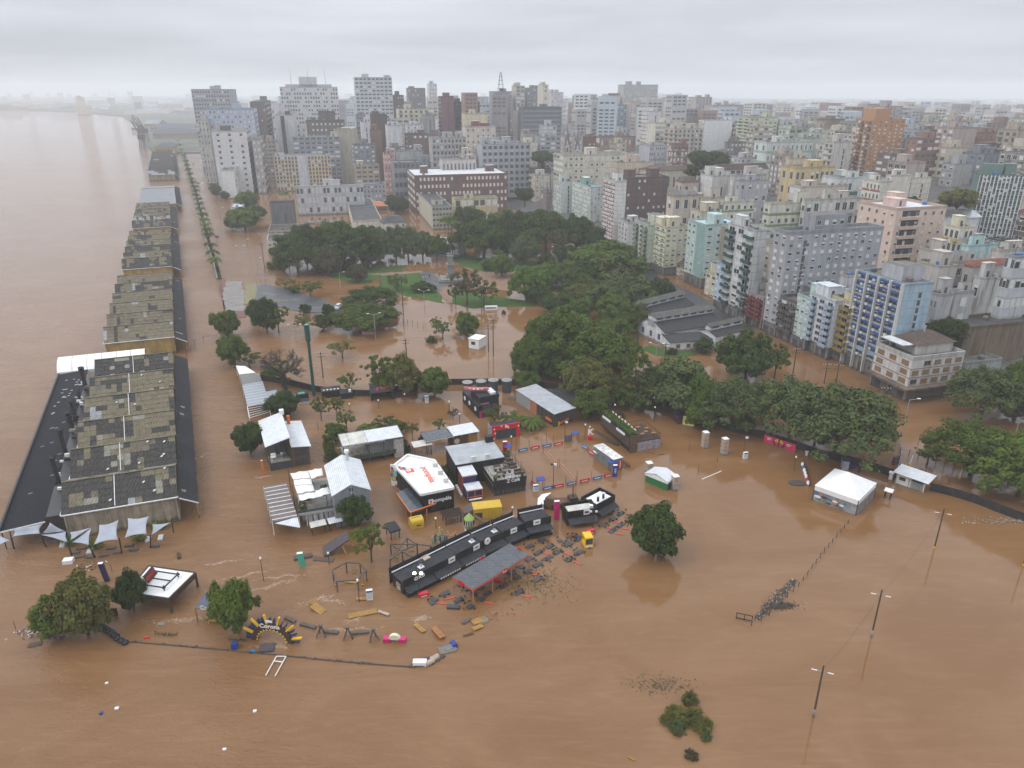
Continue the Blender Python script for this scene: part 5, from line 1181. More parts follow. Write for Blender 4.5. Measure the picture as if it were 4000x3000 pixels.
WOOD=mat('brown_wood',(.105,.058,.030),.8,.3,3.0);WOODD=mat('dark_wood',(.050,.032,.022),.8,.3,3.0);WOODY=mat('yellow_wood',(.30,.17,.045),.8,.25,3.0);WOODG=mat('grey_wood',(.09,.075,.065),.85,.3,3.0)
PW=paint(228,228,226);POR=paint(214,112,40);PRED=paint(196,30,44);PYEL=paint(226,178,20);PBLU=paint(36,62,140);PSKY=paint(50,110,165);PGRN=paint(28,110,55);PTEAL=paint(78,168,140);PMAG=paint(190,30,105);PDBL=paint(32,40,82);PBRICK=paint(196,84,54)
GLS=mat('shop_glass',(.045,.055,.065),.15,.3,1.0,spec=.6);FAB=mat('white_awning_cloth',(.66,.66,.64),.8,.05,1.0);DECK=mat('grey_deck',(.30,.28,.255),.8,.2,1.0,dirt=.3);PLANT=LEAF['bright'];PLANTD=LEAF['mid']
CONT=mat('container_black',(.014,.015,.018),.5,.3,1.5,wave=('X',8))
def foliage_box(e,name,x0,x1,y0,y1,z0,z1,n,s=.18,m=None,seed=1):
 r=random.Random(seed);q=MB()
 for i in range(n):leafquad(q,Vector((r.uniform(x0,x1),r.uniform(y0,y1),r.uniform(z0,z1))),rdir(r)+Vector((0,0,.8)),s,r)
 return q.build(name,m or PLANT,e)
e,w,d=frame('wooden_pavilion','dark wooden two-storey pavilion with split white shed roofs','pavilion',c1(410,625),c1(815,550),d=12.7,phrase='the dark wooden pavilion')
xs=w*.55
q=MB();q.hexa([(0,3.2,-1),(xs,3.2,-1),(xs,d,-1),(0,d,-1)],[(0,3.2,5.8),(xs,3.2,6.9),(xs,d,6.9),(0,d,5.8)]);q.build('upper_wall',WOOD,e)
q=MB();q.hexa([(xs,0,-1),(w,0,-1),(w,d,-1),(xs,d,-1)],[(xs,0,4.5),(w,0,4.1),(w,d,4.1),(xs,d,4.5)]);q.build('side_wall',WOOD,e)
SL(e,'roof_panel',WHM,(-.5,-.6,5.85),(xs+.1,-.6,7.1),(xs+.1,d+.3,7.1),(-.5,d+.3,5.85),.12);SL(e,'roof_panel',WHM,(xs+.1,-.5,4.85),(w+.4,-.5,4.3),(w+.4,d+.3,4.3),(xs+.1,d+.3,4.85),.12)
B(e,'terrace_floor',DECK,.05,xs,.05,3.2,1.7,1.95);B(e,'lower_glazing',GLS,.1,xs-.1,.1,3.1,-1,1.7)
for x in(.1,xs-.15):B(e,'post',WOODD,x-.08,x+.12,.02,.2,-1,6.0 if x<1 else 6.9)
for k in range(4):B(e,'window',GLS,.5+k*.9,1.25+k*.9,3.1,3.2,2.3,4.6)
B(e,'window',GLS,xs+.6,w-.5,-.06,0,2.3,3.8);B(e,'window',GLS,xs+.6,w-.5,-.06,0,.2,1.6);BAR(e,'railing',DKMET,(0,.05,2.8),(xs*.6,.05,2.8),.06)
foliage_box(e,'planter',xs*.62,xs+.2,.1,2.4,1.2,3.4,260,.16,LEAF['mid'])
TU(e,'chimney',POR,(xs+1.2,d-1.2,4),(xs+1.2,d-1.2,6.6),.35);B(e,'rooftop_unit',PW,xs-.4,xs+.5,d-.9,d+.1,6.9,7.9)
for i,(x,y)in enumerate(((.9,1.0),(1.0,2.2),(2.9,1.9))):
 p=e.matrix_basis@Vector((x,y,1.95));t=empty('terrace_table',('white square table at the terrace corner','white square table at the back of the terrace','white square table beside the terrace plants')[i],'table',p,e.rotation_euler.z,'white tables on the wooden pavilion terrace')
 B(t,'tabletop',PW,-.5,.5,-.5,.5,.68,.74);TU(t,'leg',DKMET,(0,0,0),(0,0,.68),.06)
e,w,d=frame('bar_pavilion','long bar pavilion with pale sheet roof, green balcony edge and white stone end','pavilion',c1(1130,370),c1(1750,270),c1(1075,262),z=4.7,phrase='the long bar pavilion')
ST=mat('white_stone',(.42,.40,.38),.9,.35,3.0,bump=.08)
for k in range(3):
 x0,x1=(0,w*.13,w*.42,w)[k],(0,w*.13,w*.42,w)[k+1]
 SL(e,'roof_panel',WHM if k==2 else mat('cream_sheet',(.50,.49,.44),.6,.15,.6,dirt=.3),(x0+.03,-.2,4.7),(x1-.03,-.2,4.7),(x1-.03,d,4.9),(x0+.03,d,4.9),.1)
for(a,b)in(((0,-.25,4.6),(w,-.25,4.6)),((0,d,4.8),(w,d,4.8)),((0,-.2,4.6),(0,d,4.8)),((w,-.2,4.6),(w,d,4.8))):BAR(e,'roof_beam',mat('steel_grey',(.07,.08,.09),.5,.1),a,b,.16,.3)
B(e,'upper_floor',DECK,0,w*.86,0,d,1.5,1.75);B(e,'upper_wall',mat('grey_slat_wall',(.22,.22,.22),.8,.15,2,wave=('X',7)),w*.42,w*.84,.9,d,1.75,4.6);B(e,'lower_wall',WOODD,.8,w*.84,1.2,d,-1,1.5)
sw=B(e,'stone_wall',ST,w*.84,w-.02,.1,d-.05,-1,4.6)
for x in(.2,w*.42,w*.66):B(e,'post',mat('steel_grey',0),x,x+.18,.05,.23,-1,4.6)
B(e,'balcony_edge',mat('steel_grey',0),-.1,w*.86,-.28,0,1.2,1.9);foliage_box(e,'planter',-.1,w*.86,-.5,.05,1.75,2.2,620,.13,seed=2);foliage_box(e,'planter',-.4,.1,-.2,d,1.6,2.2,260,.13,seed=3)
for k in range(3):B(e,'sofa',mat('beige_cushion',(.36,.31,.24),.9,.1),.9+k*1.3,1.9+k*1.3,1.5,2.3,1.75,2.3)
TX(e,'O PRIMEIRO BAIRRO PRIVATIVO DE PORTO ALEGRE',PW,(w*.30,-.42,4.62),.42)
def shelter(label,n,r,l,z,m,posts=WOODG,cat='shelter',lattice=True,group=None,name='picnic_shelter',t=.1):
 e,w,d=frame(name,label,cat,n,r,l,z=z,group=group)
 SL(e,'roof',m,(-.1,-.1,z),(w+.1,-.1,z),(w+.1,d+.1,z+.15),(-.1,d+.1,z+.15),t)
 for x in(.15,w-.15):
  for y in(.15,d-.15):BAR(e,'post',posts,(x,y,-1),(x,y,z),.14)
 if lattice:
  q=MB()
  for k in range(9):q.bar((w*k/8,.1,.0),(w*min(1,(k+2)/8),.1,1.2),.04);q.bar((w*k/8,.1,1.2),(w*min(1,(k+2)/8),.1,.0),.04)
  q.build('lattice',posts,e)
 return e,w,d
shelter('small picnic shelter with pale roof beside the long bar pavilion',c1(1862,382),c1(2040,350),c1(1835,335),2.4,mat('pale_sheet',(.48,.46,.42),.7,.15))
e,w,d=frame('gabled_restaurant','white gabled restaurant house with grey cladding and round attic window','restaurant',c1(1040,865),c1(1405,803),c1(920,575),z=6.6,phrase='the white gabled restaurant')
CLAD=mat('grey_cladding',(.25,.27,.29),.7,.12,1,wave=('X',6));q=MB()
q.hexa([(0,0,-1),(w,0,-1),(w,d,-1),(0,d,-1)],[(0,0,6.6),(w,0,6.6),(w,d,6.6),(0,d,6.6)]);q.poly([(0,0,6.6),(w,0,6.6),(w/2,0,8.1)]);q.poly([(0,d,6.6),(w/2,d,8.1),(w,d,6.6)]);q.build('wall',CLAD,e)
SL(e,'roof_panel',WHM,(-.3,-.3,6.55),(w/2,-.3,8.25),(w/2,d+.3,8.25),(-.3,d+.3,6.55),.14);SL(e,'roof_panel',WHM,(w/2,-.3,8.25),(w+.3,-.3,6.55),(w+.3,d+.3,6.55),(w/2,d+.3,8.25),.14)
TU(e,'attic_window',GLS,(w/2,-.08,7.1),(w/2,0,7.1),.35,k=14);BAR(e,'ridge_line',PW,(w/2,-.05,-1),(w/2,-.05,8),.08)
TU(e,'chimney',mat('steel_flue',(.5,.51,.52),.3,.05),(w*.62,d-1.5,7),(w*.62,d-1.5,9.4),.3);TU(e,'chimney_cap',PW,(w*.62,d-1.5,9.4),(w*.62,d-1.5,9.9),.45)
e,w,d=frame('terrace_restaurant','open restaurant terrace with white cloth awnings left of the gabled house','terrace',c1(690,1060),c1(1150,985),c1(600,745),z=2.6,phrase='the awning terrace')
B(e,'terrace_floor',DECK,0,w,0,d,2.3,2.6);B(e,'ground_floor_wall',mat('pale_wall',(.40,.38,.35),.85,.15,dirt=.4),.6,w,1.2,d,-1,2.3)
for k in range(7):B(e,'post',PW,w*k/6-.08,w*k/6+.08,.0,.16,-1,2.4)
B(e,'fascia',mat('pale_fascia',(.38,.37,.35),.8,.1),-.05,w+.05,-.12,0,2.25,2.75);B(e,'glass_balustrade',GLS,0,w,-.04,0,2.75,3.3)
for k in range(6):B(e,'curtain',FAB,w*.2+k*w*.12,w*.2+k*w*.12+.7,.9,1.0,-.3,2.2)
rnd=random.Random(8)
for k in range(9):x,y=rnd.uniform(.6,w-1.4),rnd.uniform(.6,d-1.4);B(e,'sofa',mat('beige_cushion',0),x,x+1.3,y,y+.8,2.6,3.2)
foliage_box(e,'planter',.2,1.4,.3,2.2,2.6,4.0,160,.2,PLANTD);foliage_box(e,'planter',w*.55,w*.7,d*.45,d*.6,2.6,4.0,120,.2,PLANTD,4)
for i,pl in enumerate(([(605,645),(790,615),(810,690),(635,705)],[(792,615),(925,590),(940,660),(820,700)],[(640,710),(815,696),(830,754),(648,765)],[(648,770),(832,757),(855,820),(680,850)],[(860,820),(990,780),(1025,845),(880,885)],[(685,862),(865,830),(885,885),(705,920)])):
 C=[gp(*c1(*p_),5.0)for p_ in pl];o=sum(C,Vector())/4;q=MB();g={}
 for a in range(5):
  for b in range(5):
   u,v=a/4,b/4;p_=(C[0]*(1-u)+C[1]*u)*(1-v)+(C[3]*(1-u)+C[2]*u)*v;p_.z-=.3*(1-(2*u-1)**2)*(1-(2*v-1)**2)+.12*math.sin(u*9);g[a,b]=len(q.v);q.v.append(tuple(p_-o))
 for a in range(4):
  for b in range(4):q.f.append((g[a,b],g[a,b+1],g[a+1,b+1],g[a+1,b]));q.m.append(0)
 ob=q.build('cloth_awning',FAB,loc=o,smooth=True);md=ob.modifiers.new('solid','SOLIDIFY');md.thickness=.03
 tag(ob,('white cloth awning at the back left of the terrace','white cloth awning at the back right by the gabled house','white cloth awning second from the back on the left','white cloth awning third from the back on the left','white cloth awning at the front right of the terrace','white cloth awning at the front left of the terrace')[i],'awning','white cloth awnings over the terrace')
for i,(x,y)in enumerate(((600,720),(690,1010),(985,990),(640,880),(860,900))):
 p=gp(*c1(x,y),0);m_=MB();m_.tube((0,0,-1),(0,0,5),.07,k=6);tag(m_.build('awning_pole',DKMET,loc=gp(*c1(x,y),2.6)-Vector((0,0,2.6))),('dark awning pole at the back left terrace corner','dark awning pole at the front left terrace corner','dark awning pole at the front right by the gabled house','dark awning pole midway along the left terrace side','dark awning pole in the middle of the terrace')[i],'pole','awning poles')
C=[gp(*c1(x,y),z)for(x,y),z in(((425,1135),2.8),((680,1085),3.3),((565,740),3.3),((335,780),2.8))];o=Vector((C[0].x,C[0].y,0))
e=empty('pergola','grey-brown striped pergola roof at the river side of the terrace','pergola',o);RS=mat('brown_roof_sheet',(.15,.125,.115),.8,.15,1,dirt=.3)
SL(e,'roof',RS,*[p-o for p in C],.1)
for k in range(9):
 a=C[0].lerp(C[3],(k+.4)/9)-o;b=C[1].lerp(C[2],(k+.4)/9)-o;BAR(e,'rib',PW,a+Vector((0,0,.03)),b+Vector((0,0,.03)),.14,.06)
for k in range(4):
 a=C[0].lerp(C[3],k/3)-o;BAR(e,'post',PW,(a.x,a.y,-1),a,.1)
T3=[gp(*c1(450,1150),2.7)-o,gp(*c1(705,1195),2.2)-o,gp(*c1(680,1085),3.25)-o];q=MB();q.poly(T3);q.poly([p-Vector((0,0,.06))for p in T3[::-1]]);q.build('gable_sheet',WHM,e)
shelter('cream awning roof over a table at the terrace front',c1(820,1195),c1(970,1160),c1(808,1150),1.7,mat('cream_sheet',0),WOODD,lattice=False,group='awning roofs at the terrace front')
shelter('whitish awning roof at the terrace front behind the round shrub',c1(1003,1155),c1(1130,1125),c1(990,1110),1.7,WHM,WOODD,lattice=False,group='awning roofs at the terrace front')
p=gp(1230,2065);e=empty('hedge','clipped green hedge along the terrace front','hedge',p);q=foliage_box(e,'foliage',0,8.5,0,1.0,-.1,.7,500,.2,PLANTD,6);e.rotation_euler.z=.36
P5=[gp(*c,4.0)for c in((1540,1822),(1644,1936),(1772,1910),(1698,1803),(1592,1781))];o=Vector((P5[1].x,P5[1].y,0));an=math.atan2(P5[2].y-P5[1].y,P5[2].x-P5[1].x)
e=empty('store_building','black store with angular white roof and orange lettering','store',o,an,None);landmark('the white-roofed black store',P5[2]);Ri=Matrix.Rotation(-an,4,'Z');L5=[(Ri@(p-o))for p in P5]
q=MB();q.prism([(p.x,p.y)for p in L5],-1,4.0,0,1);q.build('wall',[BLK,PW],e)
for i in range(5):
 a,b=L5[i],L5[(i+1)%5];BAR(e,'parapet',PW,(a.x,a.y,4.2),(b.x,b.y,4.2),.3,.5)
wst=(L5[2]-L5[1]).length;TX(e,'pompéia',PW,(wst*.62,-.05,2.4),1.1,bold=.02);B(e,'logo',PW,wst*.22,wst*.36,-.06,0,1.9,2.8);B(e,'logo_mark',POR,wst*.26,wst*.32,-.08,-.06,2.05,2.65)
cr=(L5[0]+L5[1]+L5[2]+L5[3]+L5[4])/5;la=math.atan2(L5[2].y-L5[3].y,L5[2].x-L5[3].x)
RED=paint(222,84,48);TX(e,'pompéia',RED,(cr.x+1.0,cr.y-1.0,4.04),1.9,(-math.pi/2,0,la),.02)
B(e,'roof_logo',RED,cr.x-2.7,cr.x-1.1,cr.y+1.0,cr.y+2.6,4.005,4.04);put('lettering',text_mesh('p',PW,1.7,.02,.05),e,loc=(cr.x-1.9,cr.y+1.9,4.06),rot=(-math.pi/2,0,la))
for k in range(3):
 a=L5[3].lerp(L5[2],.15+.33*k)*.86+cr*.14;B(e,'air_unit',ACM,a.x-.45,a.x+.45,a.y-.3,a.y+.3,4.05,4.85)
for(x0,x1)in((-2.6,-2.45),(.3,.45)):B(e,'entrance_post',POR,x0,x1,-2.2,-2.05,-1,2.3)
BAR(e,'entrance_beam',POR,(-2.6,-2.1,2.3),(wst*.4,-.9,2.3),.16,.22);B(e,'entrance_screen',BLK2,-2.6,-.2,-2.0,.5,-1,2.1);SL(e,'glass_canopy',GLS,(-2.6,-2.1,2.3),(0,-1.2,2.3),(L5[0].x*.5,L5[0].y*.5,2.5),(L5[0].x*.5-2.4,L5[0].y*.5-1.2,2.5),.06);BAR(e,'canopy_edge',POR,(-2.65,-2.1,2.3),(L5[0].x*.5-2.4,L5[0].y*.5-1.2,2.5),.12,.2)
pa,pb=gp(*c1(1632,770)),gp(*c1(1798,800));v=pb-pa;e=empty('mural_panel','tall panel painted with many-coloured abstract shapes at the store corner','mural',pa,math.atan2(v.y,v.x));w=v.length
B(e,'backing',PW,0,w,0,.2,-1,4.7);r=random.Random(6);MUR=[PRED,PYEL,PBLU,PSKY,PTEAL,POR,PW,PDBL,paint(120,190,200),paint(230,160,160),BLK2]
for k in range(46):
 x,z,s=r.uniform(.4,w-.4),r.uniform(.1,4.4),r.uniform(.25,.55);q=MB();a0=r.uniform(0,6.28);n_=r.choice((5,8,10));q.poly([(min(w,max(0,x+s*math.cos(a0-6.283*i/n_*r.uniform(.9,1)))),-.012-.002*k,min(4.68,max(-.2,z+s*1.2*math.sin(a0-6.283*i/n_))))for i in range(n_)]);q.build('painted_patch',MUR[k%11],e)
e,w,d=frame('event_hall','large black box hall with pale grey metal roof','hall',c2(470,950),c2(955,870),c2(345,780),z=4.6,phrase='the black box hall')
B(e,'wall',BLK,0,w,0,d,-1,4.55);SL(e,'roof',GRM,(-.1,-.1,4.7),(w+.1,-.1,4.7),(w+.1,d+.1,4.9),(-.1,d+.1,4.9),.12)
for x in(w*.32,w*.62):B(e,'air_unit',ACM,x,x+.9,.1,.5,4.7,5.7)
B(e,'roof_hatch',BLK2,w*.84,w*1.0,d-1.2,d-.1,4.8,6.2);foliage_box(e,'hedge',-1.2,-.1,0,d,-.1,.9,420,.2,LEAF['dark'])
e,w,d=frame('snack_kiosk','narrow white-roofed kiosk with orange frames between store and café','kiosk',c2(585,1210),c2(735,1185),d=7.2,z=2.4,phrase='the orange-framed kiosk')
B(e,'front_room',PDBL,0,w,0,2.6,-1,2.3);B(e,'front_roof',WHM,-.1,w+.1,-.1,2.7,2.32,2.45);B(e,'rear_room',PDBL,-.1,w-.3,2.7,d,-1,3.9);B(e,'rear_roof',WHM,-.25,w-.15,2.6,d+.2,3.95,4.1)
for x in(0,w*.5,w):BAR(e,'frame_post',POR,(x,-.06,-1),(x,-.06,2.3),.12)
for z in(.9,2.25):BAR(e,'frame_rail',POR,(0,-.06,z),(w,-.06,z),.1)
BAR(e,'frame_rail',POR,(-.15,2.65,3.9),(w-.2,2.65,3.9),.12);B(e,'counter',PW,.2,w-.2,-.5,-.1,.4,.55)
for k in range(5):BAR(e,'frame_post',POR,(-.16,2.8+k*1.05,-1),(-.16,2.8+k*1.05,3.9),.1);B(e,'bench_cover',PW,-.75,-.35,2.2+k*.9,2.9+k*.9,.0,.35)
for k in range(2):B(e,'air_unit',ACM,.0+k*1.1,.9+k*1.1,d+.2,d+.7,3.4,4.4)
e,w,d=frame('cafe_building','black café with furnished roof terrace beside the black hall','café',c2(852,1272),c2(1178,1212),d=9.5,phrase='the roof-terrace café')
B(e,'wall',BLK2,0,w,0,d,1.2,3.2,DECK);B(e,'ground_floor',mat('tinted_glass_wall',(.05,.05,.05),.25,.3),.15,w-.15,.15,d-.1,-1,1.2);B(e,'sign_band',BLK2,-.08,w+.08,-.1,0,2.4,3.4);TX(e,'Z Café',PW,(w*.6,-.13,2.9),.95,bold=.02)
for k in range(8):BAR(e,'mullion',mat('bronze_frame',(.10,.085,.05),.5,.1),(.1+k*(w-.2)/7,.08,-1),(.1+k*(w-.2)/7,.08,1.3),.1)
BAR(e,'steel_frame',mat('bronze_frame',0),(-.1,-.1,2.3),(-.1,d,2.3),.12)
for(a,b)in(((0,0),(w,0)),((0,0),(0,d)),((w,0),(w,d)),((0,d),(w,d))):
 q=MB();q.bar((a[0],a[1],4.2),(b[0],b[1],4.2),.05);n_=9
 for k in range(n_+1):q.bar((a[0]+(b[0]-a[0])*k/n_,a[1]+(b[1]-a[1])*k/n_,3.2),(a[0]+(b[0]-a[0])*k/n_,a[1]+(b[1]-a[1])*k/n_,4.2),.04)
 q.build('railing',DKMET,e)
SOF=mat('brown_sofa',(.075,.05,.042),.8,.2)
for i,(x,y,sx,sy)in enumerate(((.5,d-1.2,1.6,.8),(2.4,d-1.2,1.6,.8),(4.3,d-1.2,1.6,.8),(w-1.8,d-2.2,1.4,.8),(w-1.8,d-4.0,1.4,.8),(w-1.8,d-5.8,1.4,.8),(w-1.8,1.2,1.4,.8))):
 p=e.matrix_basis@Vector((x,y,3.2));s_=empty('lounge_sofa','%s brown lounge sofa on the café roof terrace'%('back left','back middle','back right','right-hand rear','right-hand second','right-hand third','right-hand front')[i],'sofa',p,e.rotation_euler.z,'brown sofas on the café roof')
 B(s_,'seat',SOF,0,sx,0,sy,0,.42);B(s_,'backrest',SOF,0,sx,sy-.15,sy,.42,.85)
for i,(x,y)in enumerate(((2.2,4.6),(3.6,3.2),(2.0,2.0),(4.4,5.2))):
 p=e.matrix_basis@Vector((x,y,3.2));s_=empty('cafe_table','%s dark dining table on the café roof terrace'%('left middle','central','front left','back right')[i],'table',p,e.rotation_euler.z,'dark tables on the café roof')
 B(s_,'tabletop',WOODD,-.7,.7,-.4,.4,.68,.74)
 for sx in(-.6,.6):TU(s_,'leg',DKMET,(sx,0,0),(sx,0,.68),.05)
 for sx in(-.5,.5):B(s_,'bench',WOODD,sx-.2,sx+.2,-.9,-.55,.0,.45)
for i,(x,y)in enumerate(((.3,d-.5),(w-.6,.5),(w-.5,d-.6),(.5,.5))):
 p=e.matrix_basis@Vector((x,y,3.2));s_=empty('potted_plant','potted green plant at the %s corner of the café roof'%('back left','front right','back right','front left')[i],'plant',p,0,'potted plants on the café roof');q=MB();q.lathe([(.25,0),(.32,.4)],8);q.build('pot',DKMET,s_);foliage_box(s_,'foliage',-.4,.4,-.4,.4,.4,1.2,60,.16,PLANT,i)
e,w,d=frame('boat_pavilion','black pavilion carrying a pink rowing boat on its roof','pavilion',c2(700,478),c2(905,440),c2(545,312),phrase='the boat pavilion')
B(e,'long_wing',BLK,0,w*.52,0,d,-1,3.0,CHAR);B(e,'tower',BLK2,w*.1,w,.0,6.2,-1,4.9,CHAR);B(e,'rear_room',PW,w*.52,w*.98,6.3,9.5,-1,4.0)
q=MB();q.box(w*.1-.1,w+.1,-.1,.1,4.8,5.4);q.box(w*.1-.1,w+.1,6.1,6.3,4.8,5.4);q.box(w-.1,w+.1,.1,6.1,4.8,5.4);q.build('parapet',BLK2,e)
B(e,'glazed_front',GLS,w*.2,w*.9,-.06,0,.3,3.2);B(e,'pink_frame',paint(190,100,130),w*.1,w*.5,-.12,-.04,3.4,3.7);B(e,'door',PMAG,w*.04,w*.16,-.05,0,-.5,1.8)
for k,y in enumerate((2.0,d*.55,d*.85)):TU(e,'round_sign',PW,(-.08,y,1.7),(-.0,y,1.7),.55,k=14)
for k in range(3):B(e,'air_unit',PW,w*.7,w*.95,1.2+k*1.1,2.0+k*1.1,4.95,5.5)
p=e.matrix_basis@Vector((w*.25,4.6,5.0));b_=empty('rowing_boat','pink and white rowing boat mounted on the black pavilion roof','boat',p,e.rotation_euler.z-.5);q=MB();n_=10;rows=[]
for i in range(n_+1):
 u=i/n_*2-1;hw_=.75*(1-u*u)**.6;x=u*3.0;sh=.45*u*u;rows.append([(x,-hw_,.75+sh),(x,-hw_*.7,.25+sh*.7),(x,0,.02+sh*.6),(x,hw_*.7,.25+sh*.7),(x,hw_,.75+sh)])
for a,b in zip(rows[:-1],rows[1:]):
 for k in range(4):q.quad(a[k],b[k],b[k+1],a[k+1])
ob=q.build('hull',paint(196,130,130),b_);md=ob.modifiers.new('solid','SOLIDIFY');md.thickness=.07
for x in(-1.6,-.6,.4,1.4):B(b_,'thwart',PW,x-.12,x+.12,-.55,.55,.5,.56)
e,w,d=frame('red_kiosk','red-framed glass kiosk with small white squares','kiosk',c2(838,702),c2(1116,657),d=3.0,phrase='the red kiosk')
B(e,'body',GLS,.15,w-.15,.12,d,-1,2.9,CHAR);B(e,'fascia',PRED,0,w,-.06,.16,2.3,3.4);B(e,'side_post',PRED,0,.85,-.05,.14,-1,2.3);B(e,'side_post',PRED,w-.85,w,-.05,.14,-1,2.3);B(e,'mural_side',mat('grey_mural',(.25,.23,.25),.8,.6,3),-.06,.05,.16,d,-1,3.0)
for x,z in((.2,.2),(.5,1.5),(.3,2.5),(2.0,3.0),(3.0,3.05),(3.6,2.45),(6.0,2.5),(7.2,3.05),(8.6,3.1),(8.9,1.7),(8.9,.5)):
 if x<w-.2:B(e,'white_square',PW,x,x+.32,-.1,-.055,z,z+.32)
B(e,'sign_plate',PW,w*.46,w*.58,-.1,-.055,2.7,3.1)
for k in range(1,4):BAR(e,'mullion',DKMET,(w*k/4,.08,-1),(w*k/4,.08,2.3),.08)
e,w,d=frame('wood_front_pavilion','pavilion with corrugated pale roof, wooden front and round sign','pavilion',c2(445,655),c2(690,610),c2(370,578),z=3.2,phrase='the wood-fronted pavilion')
B(e,'wall',WOOD,0,w,.4,d,-1,3.0);SL(e,'roof',WHM,(-.1,-.3,3.3),(w+.3,-.3,3.3),(w+.3,d+.2,3.45),(-.1,d+.2,3.45),.1);TU(e,'round_sign',mat('cream_sheet',0),(w*.16,.3,1.6),(w*.16,.4,1.6),.6,k=16);B(e,'wood_panel',WOODY,w*.62,w*.98,.3,.4,.2,2.6)
for k in range(8):BAR(e,'pergola_rafter',WOODG,(-.1,.2+k*d/7,3.1),(-6.2,.2+k*d/7,3.1),.1,.14)
for y in(.1,d):BAR(e,'pergola_beam',PW,(0,y,3.0),(-6.2,y,3.0),.12,.2);BAR(e,'post',WOODD,(-6.0,y,-1),(-6.0,y,3),.14)
SL(e,'glass_roof',GLS,(-6.2,0,3.2),(-.2,0,3.2),(-.2,d,3.2),(-6.2,d,3.2),.04)
for k in range(4):BAR(e,'bracket',PW,(w*k/3,-.3,3.1),(w*k/3,.4,2.7),.08)
e,w,d=frame('metal_hall','long hall with grey sheet roof, grey fence and dark glazed end','hall',c2(1465,430),c2(1670,378),c2(1165,165),z=3.4,phrase='the long metal-roofed hall')
SL(e,'roof',GRM,(-.2,-.3,3.4),(w+.2,-.3,3.7),(w+.2,d,3.7),(-.2,d,3.4),.1);B(e,'glazed_end',mat('tinted_glass_wall',0),.1,w-.1,.1,d*.45,-1,3.3);B(e,'brick_wall',paint(170,110,80),.1,w-.1,d*.45,d*.62,-1,3.25);B(e,'panel_wall',mat('fence_grey',(.28,.29,.29),.7,.1,wave=('Y',4)),.1,w-.1,d*.62,d,-1,3.2)
BAR(e,'orange_sign',POR,(-.1,.9,1.2),(-.1,3.4,1.2),.1,.7);[BAR(e,'orange_sign_letter',POR,(w*(.28+.05*k),-.06,.55+.08*k),(w*(.315+.05*k),-.06,.6+.08*k),.08,.55)for k in range(9)];B(e,'yellow_panel',PYEL,w*.2,w*.26,-.12,-.04,-.4,1.1);SL(e,'rear_roof',CHAR,(w+.2,d*.25,2.8),(w+7,d*.35,2.8),(w+7,d*.8,2.8),(w+.2,d*.8,2.8),.1)
for k in range(5):BAR(e,'post',WOODD,(.05,.1+k*d*.1,-1),(.05,.1+k*d*.1,3.3),.14)
for i,(x,yt,yb)in enumerate(((588,92,216),(724,80,216),(849,70,214),(984,70,214))):
 p=gp(*c2(x,yb-6));h=top_h(c2(x,yt)[1]+8,p);r_=50*.3857/ppm(p);e=empty('water_tank',('first','second','third','fourth')[i]+' of four dark ribbed water tanks by the black hoarding, from the left','tank',p,0,'dark ribbed water tanks');q=MB();pf=[]
 for k in range(11):pf+=[(r_*(.86+.12*k/11),-1+(h+1)*k/11),(r_*(.90+.12*k/11),-1+(h+1)*(k+.5)/11)]
 q.lathe(pf+[(r_*1.02,h)],20);q.build('tank_body',mat('tank_plastic',(.05,.056,.064),.5,.15),e);q=MB();q.lathe([(r_*1.08,h),(r_*1.08,h+.12),(r_*.2,h+.3)],20);q.build('lid',mat('tank_lid',(.22,.22,.21),.6,.2),e)
HP=[(1000,1482),(1120,1502),(1235,1530),(1340,1545),(1450,1548),(1560,1530),(1640,1512),(1765,1503),(1900,1502),(2030,1506),(2190,1522),(2330,1545),(2440,1565),(2530,1578),(2640,1598),(2750,1640),(2850,1685),(2990,1712),(3100,1748),(3200,1785),(3300,1806),(3400,1834),(3500,1868)]
HP2=[(3630,1915),(3720,1938),(3800,1962),(3900,2002),(4010,2042)]
def hoarding(pts,label,h=1.7):
 P=[gp(*p)for p in pts];e=empty('hoarding',label,'hoarding',P[0]);o=P[0]
 for a,b in zip(P[:-1],P[1:]):
  n_=max(1,int((b-a).length/3))
  for k in range(n_):
   u,v=a.lerp(b,k/n_)-o,a.lerp(b,(k+.985)/n_)-o;BAR(e,'panel',mat('hoarding_black',(.022,.021,.021),.7,.4,.8),(u.x,u.y,h/2-.4),(v.x,v.y,h/2-.4),.1,h+.8)
 return e
hoarding(HP,'long black hoarding curving round the flooded site');hoarding(HP2,'black sandbagged hoarding at the right picture edge')
pa,pb=gp(2983,1722),gp(3104,1764);v=pb-pa;e=empty('banner','pink banner with yellow and blue circle on the black hoarding','banner',pa-Vector((.05,.25,0)),math.atan2(v.y,v.x));w=v.length;landmark('the pink banner',pa)
B(e,'panel',paint(196,52,92),0,w*.46,-.05,.0,-.3,1.75);B(e,'panel',paint(196,52,92),w*.5,w,-.05,.0,-.3,1.75)
for s_,cx_ in((1,w*.455),(-1,w*.505)):
 for(r0,m_,a0,a1,dy)in((1.25,PDBL,math.pi,1.5*math.pi,.06),(.85,paint(196,52,92),math.pi*.5,1.5*math.pi,.065),(.8,paint(222,176,60),math.pi*.5,math.pi,.07)):
  q=MB();pts=[(cx_,-dy,.9)]+[(cx_+s_*r0*math.cos(a0+(a1-a0)*k/8),-dy,max(-.25,.9+r0*math.sin(a0+(a1-a0)*k/8)))for k in range(9)];q.poly(pts if s_>0 else pts[::-1]);q.build('circle_segment',m_,e)
for x in(w*.1,w*.72):B(e,'white_line',PW,x,x+w*.14,-.07,-.05,1.1,1.25);B(e,'white_line',PW,x,x+w*.1,-.07,-.05,.8,.9)
